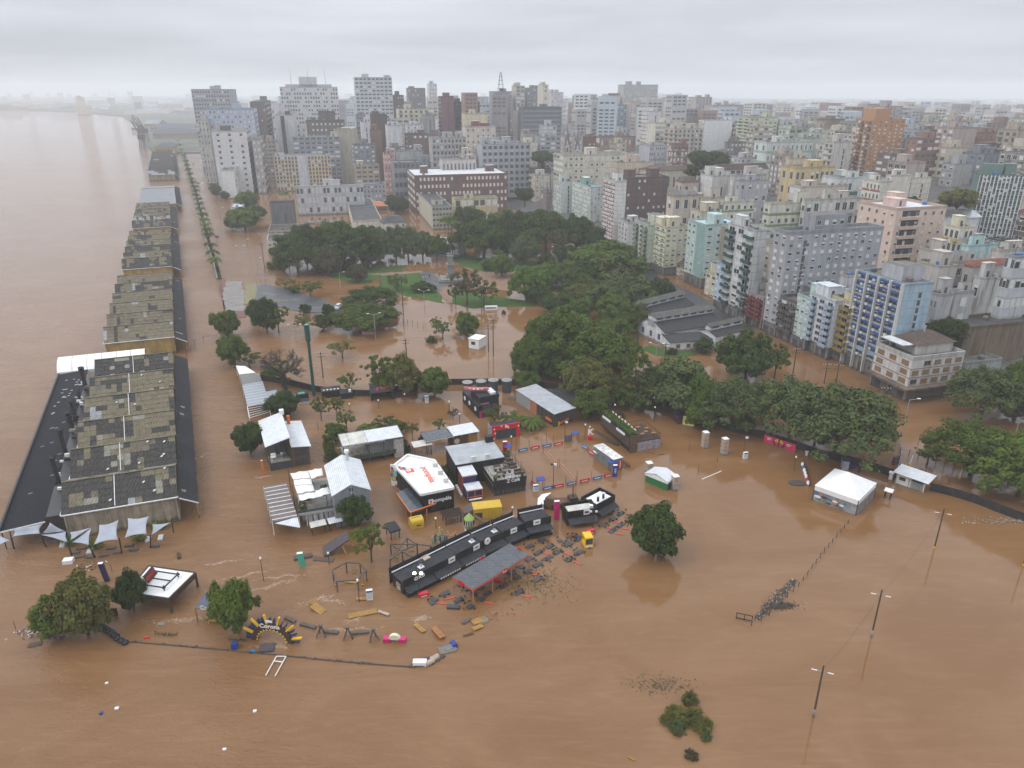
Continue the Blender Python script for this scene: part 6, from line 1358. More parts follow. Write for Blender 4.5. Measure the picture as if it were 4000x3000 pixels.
e,w,d=frame('arched_shelter','black arched shelter with red letters by the hoarding','shelter',c6(940,1385),c6(1112,1365),d=4.0,phrase='the black arched shelter')
q=MB();n_=8;pr=[(-.4+5.0*k/n_,1.9+1.5*math.sin(.25+k/n_*2.0))for k in range(n_+1)]
for(y0,z0),(y1,z1)in zip(pr[:-1],pr[1:]):q.slab((-.2,y0,z0),(w+.2,y0,z0),(w+.2,y1,z1),(-.2,y1,z1),.08)
q.build('arched_roof',CHAR,e)
for x in(0,w):BAR(e,'post',DKMET,(x,.1,-1),(x,.1,2.1),.2);B(e,'side_panel',BLK2,x-.06,x+.06,.3,3.9,-1,2.6)
TX(e,'KTO',paint(200,40,60),(w*.52,.42,2.75),1.5,(-.55,0,0),.03)
W4=[((922,1428),(958,1430),(998,1455),(934,1462),PW,'white tarpaulin roof at the waterside row end'),((935,1462),(1012,1456),(1024,1490),(946,1504),mat('wet_felt',(.16,.16,.145),.8,.2),'flat dull grey roof next to the white tarpaulin'),((946,1503),(1026,1490),(1052,1570),(966,1586),mat('ribbed_grey',(.26,.28,.31),.6,.1),'ribbed pale grey waterside roof'),((1038,1530),(1078,1522),(1086,1560),(1052,1568),mat('ribbed_grey',0),'small ribbed side roof beside the waterside row')]
for i,(a,b,c_,d_,m_,lb)in enumerate(W4):
 P=[gp(*p,2.9)for p in(d_,c_,b,a)];o=Vector((P[0].x,P[0].y,0));e=empty('waterside_canopy',lb,'canopy',o,0,'roofs of the waterside row');SL(e,'roof',m_,*[p-o for p in P],.1)
 for p in P:BAR(e,'post',PW,(p.x-o.x,p.y-o.y,-1),(p.x-o.x,p.y-o.y,2.85),.1)
 if i==2:
  for k in range(9):BAR(e,'rib',PW,P[0].lerp(P[3],k/8)-o+Vector((0,0,.02)),P[1].lerp(P[2],k/8)-o+Vector((0,0,.02)),.07)
P=[gp(*p,2.8)for p in((975,1632),(1055,1608),(1050,1574),(966,1588))];o=Vector((P[0].x,P[0].y,0));e=empty('steel_pergola','bare white steel pergola frame at the waterside row end','pergola',o)
for k in range(6):BAR(e,'rafter',PW,P[0].lerp(P[3],k/5)-o,P[1].lerp(P[2],k/5)-o,.09)
for a,b in((0,3),(1,2)):BAR(e,'beam',PW,P[a]-o,P[b]-o,.12)
for p in P:BAR(e,'post',PW,(p.x-o.x,p.y-o.y,-1),p-o,.1)
e,w,d=frame('green_roof_cafe','dark container café with planted green roof and open roof deck','café',c3(405,700),c3(720,640),d=7.5,phrase='the green-roofed café')
MURG=mat('grey_mural',0)
B(e,'ground_floor',MURG,w*.26,w,0,d,-1,2.1);B(e,'deck_floor',WOODD,w*.26,w,0,d,2.1,2.3);B(e,'container',BLK2,0,w*.26,-.1,13,.9,4.2);B(e,'wood_end',WOOD,.02,w*.25,-.18,-.1,-.6,4.1);B(e,'container_base',BLK2,.3,w*.26,0,4,-1,.9)
B(e,'glazing',mat('brown_glass',(.06,.05,.04),.3,.3),-.06,0,.2,12.6,1.3,3.4);foliage_box(e,'green_roof',.1,w*.25,.1,12.9,4.2,4.6,900,.2,LEAF['bright'],9)
for(a,b)in(((w*.27,0),(w,0)),((w,0),(w,d)),((w*.27,d),(w,d))):
 q=MB();q.bar((a[0],a[1],3.4),(b[0],b[1],3.4),.06)
 for k in range(11):q.bar((a[0]+(b[0]-a[0])*k/10,a[1]+(b[1]-a[1])*k/10,2.3),(a[0]+(b[0]-a[0])*k/10,a[1]+(b[1]-a[1])*k/10,3.4),.05)
 q.build('railing',DKMET,e)
for k,(y,n_,z)in enumerate(((8.6,6,3.7),(2.2,6,3.5))):
 for i in range(n_):TU(e,'white_letter',PW,(-.2,y+i*.62,z-.02*i),(-.08,y+i*.62,z-.02*i),.33,k=8)
for k in range(8):B(e,'white_marker',PW,w*.25,w*.25+.12,1+k*1.4,1.6+k*1.4,4.4,4.75)
for i,(x,y)in enumerate(((.38,.3),(.55,.25),(.72,.35),(.45,.62),(.66,.7),(.86,.55),(.88,.2))):
 p=e.matrix_basis@Vector((w*x,d*y,2.3));t=empty('deck_table',('front left','front middle','front right','rear left','rear middle','rear right','corner')[i]+' orange-brown table on the open café roof deck','table',p,e.rotation_euler.z,'wooden tables on the café roof deck');B(t,'tabletop',mat('orange_wood',(.30,.13,.045),.7,.2),-.45,.45,-.3,.3,.7,.76);TU(t,'leg',DKMET,(0,0,0),(0,0,.7),.05)
q=MB();q.bar((0,0,.2),(-3.6,4.5,2.1),1.0,.15);ob=q.build('stair',WOODD,e);ob.location=(-.2,4.0,0)
e,w,d=frame('container_office','grey container office with white streaked roof','container',c3(245,880),c3(335,855),d=7.0,phrase='the grey container office')
B(e,'body',mat('grey_container',(.17,.185,.20),.6,.1,wave=('Y',5)),0,w,0,d,-1,2.5);B(e,'roof',mat('streaked_white_roof',(.60,.59,.56),.7,.2,1.5,dirt=.6),-.1,w+.1,-.1,d+.1,2.5,2.62)
for y in(1.2,3.0):B(e,'window',mat('grey_frame_glass',(.12,.13,.14),.3,.2),-.04,0,y,y+.9,.6,1.8)
B(e,'striped_panel',PRED,w*.55,w*.95,-.14,-.04,.2,1.9);B(e,'striped_panel',PW,w*.68,w*.76,-.16,-.14,.2,1.9);TU(e,'dish',PW,(-.5,d-1.2,1.6),(-.35,d-1.2,1.75),.55,k=14)
q=MB()
for k in range(6):q.bar((w+1.6,-.5+k,-.6),(w+1.6,-.5+k,.7),.08)
q.bar((w+1.6,-.5,.65),(w+1.6,4.5,.65),.08);q.bar((w+1.6,-.5,.2),(w+1.6,4.5,.2),.08);q.bar((w-1.2,-.9,.65),(w+1.6,-.5,.65),.08);q.build('deck_railing',WOODD,e)
e,w,d=frame('green_shed','green-walled shed with white gabled tent roof','shed',c3(572,990),c3(788,1080),d=3.2,phrase='the green shed')
B(e,'wall',PGRN,0,w,0,d,-1,1.5);q=MB();hh=1.5
q.hexa([(-.1,-.1,hh),(w+.1,-.1,hh),(w+.1,d+.1,hh),(-.1,d+.1,hh)],[(-.1,-.1,hh+.5),(w+.1,-.1,hh+.5),(w+.1,d+.1,hh+.5),(-.1,d+.1,hh+.5)]);q.build('valance',PW,e)
q=MB();q.slab((-.2,-.2,hh+.5),(w/2,-.2,hh+1.3),(w/2,d+.2,hh+1.3),(-.2,d+.2,hh+.5),.06);q.slab((w/2,-.2,hh+1.3),(w+.2,-.2,hh+.5),(w+.2,d+.2,hh+.5),(w/2,d+.2,hh+1.3),.06);q.build('tent_roof',WHM,e);q=MB();q.poly([(0,-.02,hh+.5),(w,-.02,hh+.5),(w/2,-.02,hh+1.25)]);q.build('gable',PW,e)
B(e,'door',GLS,w-.02,w+.04,.5,2.4,-.6,1.3)
for i,(x,yt,yb,lb)in enumerate(((1170,487,640,'left of the two free pillars of stacked wooden crates in open water'),(1366,552,708,'right of the two free pillars of stacked wooden crates in open water'),(868,930,1062,'pillar of stacked crates at the green shed door'),(608,830,885,'pillar of stacked crates behind the green shed'))):
 p=gp(*c3(x,yb));h=max(2.0,top_h(c3(x,yt)[1],p));e=empty('crate_pillar',lb,'crate pillar',p,.3,'pillars of stacked crates');n_=4 if i<2 else 3
 for k in range(n_):B(e,'crate',mat('pale_crate',(.36,.29,.22),.8,.2,2)if k>0 else mat('wet_crate',(.30,.29,.27),.8,.2,2),-.58,.58,-.58,.58,h*k/n_+.14,h*(k+1)/n_);B(e,'spacer',DKMET,-.4,.4,-.4,.4,h*k/n_-.02,h*k/n_+.16)
 B(e,'lid',PW,-.6,.6,-.6,.6,h,h+.08)
P=[gp(*c8(*q_),3.1)for q_ in((735,945),(880,802),(545,685),(380,822))];pk=gp(*c8(640,738),5.6);o=Vector((P[0].x,P[0].y,0));e=empty('marquee','big white marquee tent with clear side walls at the right','tent',o);landmark('the white marquee',P[0])
pk=sum(P,Vector())/4+Vector((0,0,2.6));q=MB()
for i in range(4):
 a,b=P[i]-o,P[(i+1)%4]-o;m_=a.lerp(b,.5);q.tri(a,m_,pk-o-Vector((0,0,.0)));q.tri(m_,b,pk-o)
q.build('roof_fabric',TENT,e)
for i in range(4):
 a,b=P[i]-o,P[(i+1)%4]-o;BAR(e,'valance',TENT,(a.x,a.y,2.65),(b.x,b.y,2.65),.08,.95)
 q=MB();q.bar((a.x,a.y,.9),(b.x,b.y,.9),.03,2.6);q.build('side_wall',mat('clear_plastic',(.20,.21,.22),.35,.5,.7),e);TU(e,'post',DKMET,(a.x,a.y,-1),(a.x,a.y,3.1),.08)
r=random.Random(12);a,b=P[3]-o,P[0]-o
for k in range(16):
 u=r.uniform(.06,.8);s_=r.uniform(.3,.7);c_=a.lerp(b,u);c_.z=0;dv_=(b-a).normalized();z=r.uniform(.4,1.7);nv=Vector((dv_.y,-dv_.x,0))*(.04+.002*k);q=MB();q.poly([(c_+nv+dv_*(s_*math.cos(6.283*i/8))+Vector((0,0,z+s_*.45*math.sin(6.283*i/8))))for i in range(8)]);q.build('painted_patch',[paint(60,110,140),paint(120,120,60),paint(60,70,90),PW,paint(200,120,70)][k%5],e)
e,w,d=frame('gatehouse','white-roofed gatehouse shelter on the hoarding line','gatehouse',c8(1035,800),c8(1258,880),d=3.0,phrase='the gatehouse')
SL(e,'roof',WHM,(-.6,-1.0,2.6),(w+.8,-1.0,2.6),(w+.8,d,2.9),(-.6,d,2.9),.12);B(e,'booth',PW,0,2.2,0,2,-1,2.3);B(e,'booth_window',GLS,.5,1.6,-.04,0,.9,1.6);B(e,'counter',paint(180,185,188),2.6,4.6,.2,2,-1,1.5);B(e,'counter',paint(180,185,188),w-2.6,w-.4,.2,2,-1,1.5)
for x in(2.4,w*.5,w-.1):BAR(e,'post',PW,(x,.1,-1),(x,.1,2.6),.14)
shelter('small white table-roof stand before the gatehouse',c8(945,862),c8(1005,880),c8(960,845),1.7,PW,DKMET,lattice=False,name='small_stand',t=.12)
SHR=mat('mossy_grey_roof',(.085,.082,.072),.9,.3,.8,dirt=.4);BLK3=mat('dark_tile_roof',(.035,.035,.036),.85,.3,1.0);WSH=mat('white_shed_wall',(.62,.63,.64),.8,.1,.8,dirt=.3)
def shed(label,n,r,d,h,cl,phrase=None):
 e,w,d=frame('museum_shed',label,'shed',n,r,d=d,phrase=phrase)
 B(e,'wall',WSH,0,w,0,d,-1,h);hr=h+d*.16;q=MB();q.slab((-.4,-.5,h),(w+.4,-.5,h),(w+.4,d*.38,hr),(-.4,d*.38,hr),.14);q.slab((-.4,d*.62,hr),(w+.4,d*.62,hr),(w+.4,d+.5,h),(-.4,d+.5,h),.14);q.build('main_roof',BLK3,e)
 q=MB();q.box(0,w,d*.36,d*.64,h,hr+1.3);q.poly([(0,0,h),(0,d*.36,hr),(0,d*.64,hr),(0,d,h)]);q.poly([(w,d,h),(w,d*.64,hr),(w,d*.36,hr),(w,0,h)]);cs=q.build('clerestory',WSH,e)
 q=MB();q.slab((-.6,d*.30,hr+1.2),(w+.6,d*.30,hr+1.2),(w+.6,d*.5,hr+2.0),(-.6,d*.5,hr+2.0),.12);q.slab((-.6,d*.5,hr+2.0),(w+.6,d*.5,hr+2.0),(w+.6,d*.70,hr+1.2),(-.6,d*.70,hr+1.2),.12);q.build('upper_roof',SHR,e)
 for k in range(cl):
  q=MB();x=w*(k+.2)/cl;q.box(x,x+w/cl*.62,d*.36-.06,d*.36,hr+.35,hr+1.0);wd=q.build('clerestory_window',mat('blue_window',(.05,.085,.17),.4,.15),cs)
 for k in range(3):B(e,'window',mat('blue_window',0),-.05,0,d*(.15+.3*k),d*(.15+.3*k)+1.2,1.2,3.0)
 return e,w,d
shed('big white museum shed with dark tiled roof and blue clerestory windows',c11(1230,935),c11(1700,850),13.5,4.2,7,'the museum shed')
shed('second white museum shed behind, with mossy upper roof',c11(1110,800),c11(1460,700),11,4.4,5)
shed('small white museum shed with blue gable windows at the right',c11(1640,960),c11(1900,900),7,4.0,3)
e,w,d=frame('museum_annex','low white annex with wall paintings before the museum shed','annex',c11(1275,985),c11(1610,965),d=6.5);B(e,'wall',WSH,0,w,0,d,-1,3.0);SL(e,'roof',BLK3,(-.3,-.3,3.0),(w+.3,-.3,3.0),(w+.3,d,3.6),(-.3,d,3.6),.12)
for k in range(4):B(e,'wall_painting',mat('red_ochre',(.22,.06,.04),.8,.3),2+k*3.2,3.2+k*3.2,-.04,0,1.0,2.2)
KROW=[((170,1050),(420,922)),((420,922),(640,806)),((640,806),(850,697)),((850,697),(1035,612)),((1035,612),(1220,535)),((1222,545),(1440,497))]
KLB=['black food container with white lettering at the near end of the row','black food container with striped menu counter, second in the row','black food container with white striped counter, third in the row','black food container with round white sign and red door','black food container with square white sign near the bend','black food container with deep awning at the far end of the row']
for i,((a,b),lb)in enumerate(zip(KROW,KLB)):
 e,w,d=frame('food_container',lb,'food kiosk',c5(*a),c5(*b),d=2.9,group='black food containers in a curved row',phrase=('the near food container' if i==0 else 'the far food container' if i==5 else None));hh=2.25 if i<5 else 2.7
 B(e,'body',CONT,.04,w-.04,0,d,-1,hh,CHAR);B(e,'front_fascia',BLK2,0,w,-.08,.0,hh-.9,hh+.45);B(e,'rear_screen',mat('screen_mesh',(.022,.022,.025),.6,.3),0,w,d+.9,d+1.0,-.6,hh+.6)
 SL(e,'counter_roof',CHAR,(.1,-1.5,hh-1.25),(w-.1,-1.5,hh-1.25),(w-.1,0,hh-.9),(.1,0,hh-.9),.07);B(e,'counter',BLK2,.1,w-.1,-1.1,-.1,-.6,.45);BAR(e,'roof_pipe',mat('steel_flue',0),(.1,d+.3,hh+.12),(w-.1,d+.3,hh+.12),.16)
 for x in(.08,w*.5,w-.12):BAR(e,'screen_post',DKMET,(x,d+.95,-1),(x,d+.95,hh+.9),.1)
 if i in(1,2):
  for k in range(9):B(e,'menu_stripe',PW,.5+k*(w-1)/9,.5+k*(w-1)/9+.28,-1.53,-1.49,hh-1.55,hh-1.28)
 if i==0:TX(e,'oxe',PW,(w*.55,-.1,hh-.2),1.3,bold=.03);B(e,'menu_board',PW,.5,1.1,-.05,.02,.1,1.4);B(e,'poster',mat('poster_mix',(.3,.25,.2),.7,.6,3),-.03,.04,.8,1.9,.2,1.5)
 elif i==3:TU(e,'round_sign',PW,(w*.22,-.2,hh),(w*.22,-.1,hh),.62,k=18);TU(e,'sign_mark',PRED,(w*.22,-.22,hh+.1),(w*.22,-.2,hh+.1),.16,k=6);B(e,'red_door',PRED,w*.62,w*.74,-.16,-.08,.1,1.3)
 else:
  x=w*(.62 if i<3 else .3);B(e,'sign',PW,x,x+1.3,-.16,-.08,hh-.65,hh+.3);B(e,'sign_mark',BLK2,x+.3,x+1.0,-.18,-.16,hh-.25,hh-.05)
 if i in(0,2,3):TU(e,'vent_pipe',mat('steel_flue',0),(w*.8,d*.5,hh),(w*.8,d*.5,hh+1.0),.2);TU(e,'vent_cap',DKMET,(w*.8,d*.5,hh+1.0),(w*.8,d*.5,hh+1.15),.45,k=12);B(e,'vent_base',PW,w*.8-.45,w*.8+.45,d*.5-.4,d*.5+.4,hh+.01,hh+.1)
 if i==1:B(e,'skylight',mat('pale_crate',0),.3,1.5,d-.6,d+.5,hh+.05,hh+.2)
e,w,d=frame('cool_room','white-roofed cool room behind the far food container','kiosk',c5(1200,362),c5(1335,332),c5(1168,310),z=1.9);B(e,'body',mat('grey_container',0),0,w,0,d,-1,1.8);B(e,'roof',WHM,-.1,w+.1,-.1,d+.1,1.8,1.92)
for lb,a,b,dd,m_ in(('black kiosk with cream roof and framed sign, left of the kiosk pair',(1580,452),(1832,415),3.0,mat('cream_sheet',0)),('black kiosk with white rounded roof and chimneys, right of the kiosk pair',(1832,385),(1985,300),3.6,PW)):
 e,w,d=frame('food_container',lb,'food kiosk',c5(*a),c5(*b),d=dd,group='pair of black kiosks');B(e,'body',CONT,0,w,0,d,-1,2.3);q=MB()
 q.box(-.1,w+.1,-.1,.06,1.6,2.9);q.box(-.1,w+.1,d-.06,d+.1,1.6,2.9);q.box(-.1,.06,.06,d-.06,1.6,2.9);q.box(w-.06,w+.1,.06,d-.06,1.6,2.9);q.build('parapet_screen',BLK,e)
 B(e,'inner_roof',m_,.4,w-.4,.4,d-.5,2.3,2.5);SL(e,'awning',CHAR,(.1,-1.3,.9),(w,-1.3,.9),(w,-.1,1.5),(.1,-.1,1.5),.07)
 if m_ is PW:
  for x in(w*.3,w*.6):TU(e,'chimney',DKMET,(x,1,2.4),(x,1,3.5),.22);TU(e,'chimney_cap',mat('steel_flue',0),(x,1,3.5),(x,1,3.65),.35)
 else:B(e,'sign',PW,w*.55,w*.75,-.18,-.1,1.9,2.9);B(e,'sign_mark',BLK2,w*.58,w*.72,-.2,-.18,2.2,2.6);B(e,'air_unit',PW,w*.8,w*.92,.5,1.1,2.5,3.1)
P=[gp(*c5(*q_),2.9)for q_ in((768,1000),(1255,700),(1085,602),(595,890))];o=Vector((P[0].x,P[0].y,0));e=empty('seating_canopy','long grey canopy on orange posts over the tables','canopy',o);landmark('the grey canopy',(P[0]+P[2])/2)
for k in range(7):
 a,b,c_,d_=P[0].lerp(P[1],k/7),P[0].lerp(P[1],(k+.985)/7),P[3].lerp(P[2],(k+.985)/7),P[3].lerp(P[2],k/7);SL(e,'roof_panel',mat('grey_canopy_sheet',(.095,.10,.11),.65,.15,1.5,dirt=.2,wave=('Y',4)),a-o,b-o,c_-o,d_-o,.06)
for a,b in((0,1),(1,2),(2,3),(3,0)):BAR(e,'frame_beam',PBRICK,P[a]-o-Vector((0,0,.2)),P[b]-o-Vector((0,0,.2)),.12,.26)
for k in(0,1/3,2/3,1):
 for a,b in((0,1),(3,2)):
  p=P[a].lerp(P[b],k)-o;BAR(e,'post',mat('salmon_post',(.42,.18,.12),.6,.1),(p.x,p.y,-1),(p.x,p.y,2.75),.15)
for t_,(a,b,u)in enumerate(((0,3,.55),(0,1,.53),(3,2,.5),(1,2,.45))):
 p=P[a].lerp(P[b],u)-o;dv_=(P[b]-P[a]).normalized();nv=Vector((dv_.y,-dv_.x,0))*(.12 if t_==1 else-.12);TU(e,'round_sign',PRED,p+nv+Vector((0,0,-.1)),p+nv*1.6+Vector((0,0,-.1)),.5,k=16)
 if t_==1:put('lettering',text_mesh('Coca',PW,.42,.01,.01),e,loc=p+nv*1.75+Vector((0,0,-.1)),rot=(0,0,math.atan2(dv_.y,dv_.x)))
e,w,d=frame('yellow_container','yellow shipping container kiosk with brown open end','container',c5(850,390),c5(1022,372),d=2.6,phrase='the yellow container');YC=mat('yellow_container_paint',(.55,.36,.03),.5,.08,1,wave=('X',6))
B(e,'body',YC,-1.6,w,0,d,-1,2.1);B(e,'window',GLS,-1.4,.0,-.04,0,.1,1.3);q=MB();q.prism([(-3.4,.3),(-1.6,0),(-1.6,d),(-3.0,d)],-1,[1.2,2.1,2.1,1.2]);q.build('brown_end',mat('brown_tarp',(.10,.065,.06),.8,.2),e)
e,w,d=frame('yellow_bin','small yellow rounded-top container with dark lettering strip','container',c5(240,487),c5(348,462),d=2.0);q=MB();pr=[(0,-1),(0,1.1),(.15,1.5),(.5,1.75),(1.5,1.75),(1.85,1.5),(2.0,1.1),(2.0,-1)]
for(y0,z0),(y1,z1)in zip(pr[:-1],pr[1:]):q.quad((0,y0,z0),(w,y0,z0),(w,y1,z1),(0,y1,z1))
q.poly([(0,y,z)for y,z in pr]);q.poly([(w,y,z)for y,z in pr[::-1]]);q.build('body',YC,e);B(e,'lettering_strip',BLK2,w*.4,w*.75,-.03,0,.5,.7);BAR(e,'roof_slot',DKMET,(.3,1.0,1.77),(w-.3,1.0,1.77),.1,.03)
shelter('black square shelter with grey top and round signs on its edge',c5(55,520-20),c5(138,475),c5(8,440),1.9,CHAR,WOODD,lattice=False,t=.35)
e,w,d=shelter('dark timber pergola with lattice screen',c5(530,385),c5(672,352),c5(502,335),1.6,mat('dark_slats',(.045,.03,.028),.8,.2),WOODD,name='timber_pergola')
for k in range(6):BAR(e,'rafter',WOODD,(-.4,d*k/5,1.85),(w+.4,d*k/5,1.85),.1,.12)
p=gp(*c5(738,520));h=top_h(c5(738,352)[1],p);r_=40*.4521/ppm(p);e=empty('play_lighthouse','green and white striped play lighthouse beside the yellow container','play tower',p);landmark('the play lighthouse',p)
for k,(z0,z1,m_)in enumerate(((-1,.5,paint(130,150,80)),(.5,1.3,PW),(1.3,2.0,paint(130,150,80)),(2.0,h-1.0,PW))):q=MB();q.lathe([(r_,z0),(r_,z1)],16);q.build('drum_band',m_,e)
for k in range(12):a=6.283*k/12;B(e,'dark_slat',DKMET,r_*math.cos(a)-.1,r_*math.cos(a)+.1,r_*math.sin(a)-.1,r_*math.sin(a)+.1,2.1,h-1.1)
q=MB();q.lathe([(r_*1.12,h-1.0),(r_*1.12,h-.8),(r_*.5,h-.15),(.2,h),(.15,h+.2)],16);q.build('cap',paint(140,165,85),e);B(e,'door',DKMET,-.25,.25,-r_-.06,-r_+.05,-.3,1.3)
q=MB();pts=[(0,0,1.6),(1.0,-.3,1.1),(2.2,-.9,.55),(3.4,-1.6,.1),(4.2,-2.0,-.3)]
for a,b in zip(pts[:-1],pts[1:]):q.bar(a,b,.7,.12)
o_=q.build('play_slide',WOOD,loc=gp(*c5(775,425)));tag(o_,'brown play slide running down beside the lighthouse','slide')
r=random.Random(4);PC=[paint(110,160,150),paint(190,180,80),paint(90,70,50),paint(70,90,100),paint(140,170,160),POR]
CPX=[(418,580),(432,560),(440,565),(452,545),(460,575),(468,570),(470,590),(485,560),(486,595),(495,560),(500,590),(512,600),(515,575),(525,610),(525,560),(540,620),(555,555),(560,580),(565,610),(575,560),(585,580),(590,600),(600,575),(618,570),(505,545),(478,612),(545,585),(530,590)]
for i,(x,y)in enumerate(CPX):
 p=gp(*c5(x,y+28));m_=MB();m_.tube((0,0,-1),(0,0,r.uniform(1.1,2.2)+(.9 if i==7 else 0)),.11,k=7);o_=m_.build('play_post',PC[i%6],loc=p);o_['category']='post';AUTO.append((o_,('sea-green','yellow','brown','slate','pale green','orange')[i%6]+' painted play post','painted play posts'))
def swing(label,pts,h=2.0):
 P=[gp(*c_,h)for c_ in pts];o=Vector((P[0].x,P[0].y,0));e=empty('swing_frame',label,'swing',o);n_=len(P)
 for i in range(n_):BAR(e,'beam',WOODG,P[i]-o,P[(i+1)%n_]-o,.18);BAR(e,'post',WOODG,(P[i].x-o.x,P[i].y-o.y,-1),P[i]-o,.18)
 for i in range(0,n_,2):
  m_=P[i].lerp(P[(i+1)%n_],.5)-o
  for s_ in(-.2,.2):BAR(e,'swing_chain',DKMET,(m_.x+s_,m_.y,h),(m_.x+s_,m_.y,.2),.025)
  B(e,'swing_seat',WOODY,m_.x-.25,m_.x+.25,m_.y-.12,m_.y+.12,.15,.22)
swing('hexagonal timber swing frame nearest the shore boom',[c4(*q_)for q_ in((690,520),(725,625),(915,610),(990,525),(935,460),(810,455))])
swing('angular timber swing frame behind the food containers',[c4(*q_)for q_ in((1210,290),(1315,355),(1440,420),(1630,335),(1575,305),(1450,290))])
swing('smaller timber swing frame joined behind the angular one',[c4(*q_)for q_ in((1205,435),(1315,352),(1448,290),(1360,232))])
p=gp(*c5(1385,275));e=empty('curved_bar','white curved bar counter with clear front','bar counter',p);o=p;q=MB();C_=[(1325,270),(1330,215),(1365,180),(1440,165)];D_=[(1380,265),(1378,235),(1400,215),(1445,205)]
a_=[gp(*c5(x,y),1.3)-o for x,y in C_];b_=[gp(*c5(x,y),1.3)-o for x,y in D_]
for k in range(3):q.hexa([(v.x,v.y,1.2)for v in(b_[k],b_[k+1],a_[k+1],a_[k])],[(v.x,v.y,1.35)for v in(b_[k],b_[k+1],a_[k+1],a_[k])])
q.build('bar_top',PW,e);q=MB()
for k in range(3):q.hexa([(v.x*.98,v.y*.98,-1)for v in(b_[k],b_[k+1],a_[k+1],a_[k])],[(v.x*.98,v.y*.98,1.2)for v in(b_[k],b_[k+1],a_[k+1],a_[k])])
q.build('bar_front',mat('pale_acrylic',(.34,.37,.44),.3,.3,1),e)
p=gp(*c5(1550,278));e=empty('play_ship','wooden play ship with mast and bow','play ship',p,.25);q=MB();q.hexa([(-2.2,-.9,-1),(2.6,-.8,-1),(2.6,.8,-1),(-2.2,.9,-1)],[(-2.8,-1.3,1.3),(3.0,-1.0,.9),(3.0,1.0,.9),(-2.8,1.3,1.3)]);q.build('hull',WOOD,e);B(e,'cabin',WOODD,1.0,2.6,-.8,.8,.9,1.8);q=MB();q.prism([(-3.6,0),(-2.2,-1.2),(-2.2,1.2)],.2,2.3);q.build('bow',WOOD,e);BAR(e,'mast',WOODD,(1.8,0,0),(1.8,0,4.0),.14);BAR(e,'gangway',WOODG,(3.0,.2,.6),(6.2,.9,.1),.9,.08)
def totem(label,bx,by,ty,w_,m_,d_=.5,text=None,cap=True,rz=.2,lean=0.0,name='totem',mark=None):
 p=gp(bx,by);h=max(1.0,top_h(ty,p));e=empty(name,label,'totem',p,rz);q=MB();q.hexa([(-w_/2,-d_/2,-1),(w_/2,-d_/2,-1),(w_/2,d_/2,-1),(-w_/2,d_/2,-1)],[(-w_/2+lean,-d_/2,h),(w_/2+lean,-d_/2,h),(w_/2+lean,d_/2,h),(-w_/2+lean,d_/2,h)]);q.build('body',m_,e)
 if cap:B(e,'cap',PW,-w_/2+lean,w_/2+lean,-d_/2,d_/2,h,h+.06)
 if text:put('lettering',text_mesh(text,PW,w_*.62,.01,.01),e,loc=(lean*.5,-d_/2-.02,h*.55),rot=(0,-math.pi/2,0))
 if mark:B(e,'printed_panel',mark,-w_/2+.06,w_/2-.06,-d_/2-.02,-d_/2,.25,h*.8);B(e,'header',PBLU,-w_/2+.02,w_/2-.02,-d_/2-.025,-d_/2,h*.82,h*.98)
 return e
totem('tall magenta totem beside the food containers',*c5(1490,392),c5(1494,238)[1],.95,PMAG)
totem('tall red totem by the sports court corner',*c2(966,835),c2(968,712)[1],.9,PRED)
totem('blue totem with white letters at the court corner',*c3(262,935),c3(266,822)[1],.85,PBLU,text='NOS')
totem('leaning green information totem in the open flood',*c4(428,485),c4(412,368)[1],.9,PTEAL,lean=-.35)
totem('tall thin dark blue totem near the willow',*c7(878,352),c7(850,205)[1],.7,PDBL,lean=-.5)
totem('white map totem near the lone post with black basket',*c4(1025,785),c4(1022,700)[1],.95,PW,mark=paint(190,195,200),cap=False)
totem('white map totem beside the sports court gate',*c2(1278,1212),c2(1278,1150)[1],1.0,PW,mark=paint(170,185,205),cap=False)
totem('white map totem in the water below the pink banner',*c3(1583,752),c3(1588,690)[1],.95,PW,mark=paint(190,200,190),cap=False)
totem('white map totem near the black arched shelter',*c2(174,316),c2(174,250)[1],.9,PW,mark=paint(180,190,205),cap=False)
totem('thin orange totem beside the dark wooden pavilion',*c1(337,662),c1(322,515)[1],.4,POR,d_=.3)
p=gp(*c6(472,1338));h=top_h(c6(432,765)[1],p);e=empty('telecom_mast','tall dark green mast with thicker top near the leafless tree','mast',p);MG=paint(22,78,72);landmark('the green mast',p+Vector((0,0,h/2)))
TU(e,'lower_tube',MG,(0,0,-1),(0,0,h*.80),.42,.34,12);TU(e,'antenna_cover',MG,(0,0,h*.78),(0,0,h),.62,.62,14);TU(e,'top_cap',PTEAL,(0,0,h),(0,0,h+.1),.5,.5,12)
e,w,d=frame('white_cabin','small white flat-roofed cabin alone in the flooded street','cabin',c6(1805,965),c6(1862,930),c6(1736,945),phrase='the white cabin');B(e,'wall',PW,0,w,0,d,-1,2.9,ROOFC);B(e,'roof_edge',PW,-.15,w+.15,-.15,d+.15,2.9,3.05);B(e,'window',GLS,-.05,0,d*.35,d*.75,1.2,2.2)
P=[gp(*c7(*q_),2.6)for q_ in((1368,495),(1582,285),(1205,230),(1020,445))];o=Vector((P[0].x,P[0].y,0));e=empty('timber_kiosk','tilted kiosk with white roof, timber frame and dark red sign','kiosk',o);landmark('the white-roofed timber kiosk',P[0])
SL(e,'roof',mat('bright_white_sheet',(.78,.78,.78),.6,.04,1,wave=('X',5)),*[p-o for p in P],.1)
for a,b in((0,1),(1,2),(2,3),(3,0)):BAR(e,'edge_board',WOODD,P[a]-o+Vector((0,0,-.35)),P[b]-o+Vector((0,0,-.35)),.25,.9)
for k in range(4):p=P[k]-o;BAR(e,'post',WOODD,(p.x,p.y,-1),p,.25)
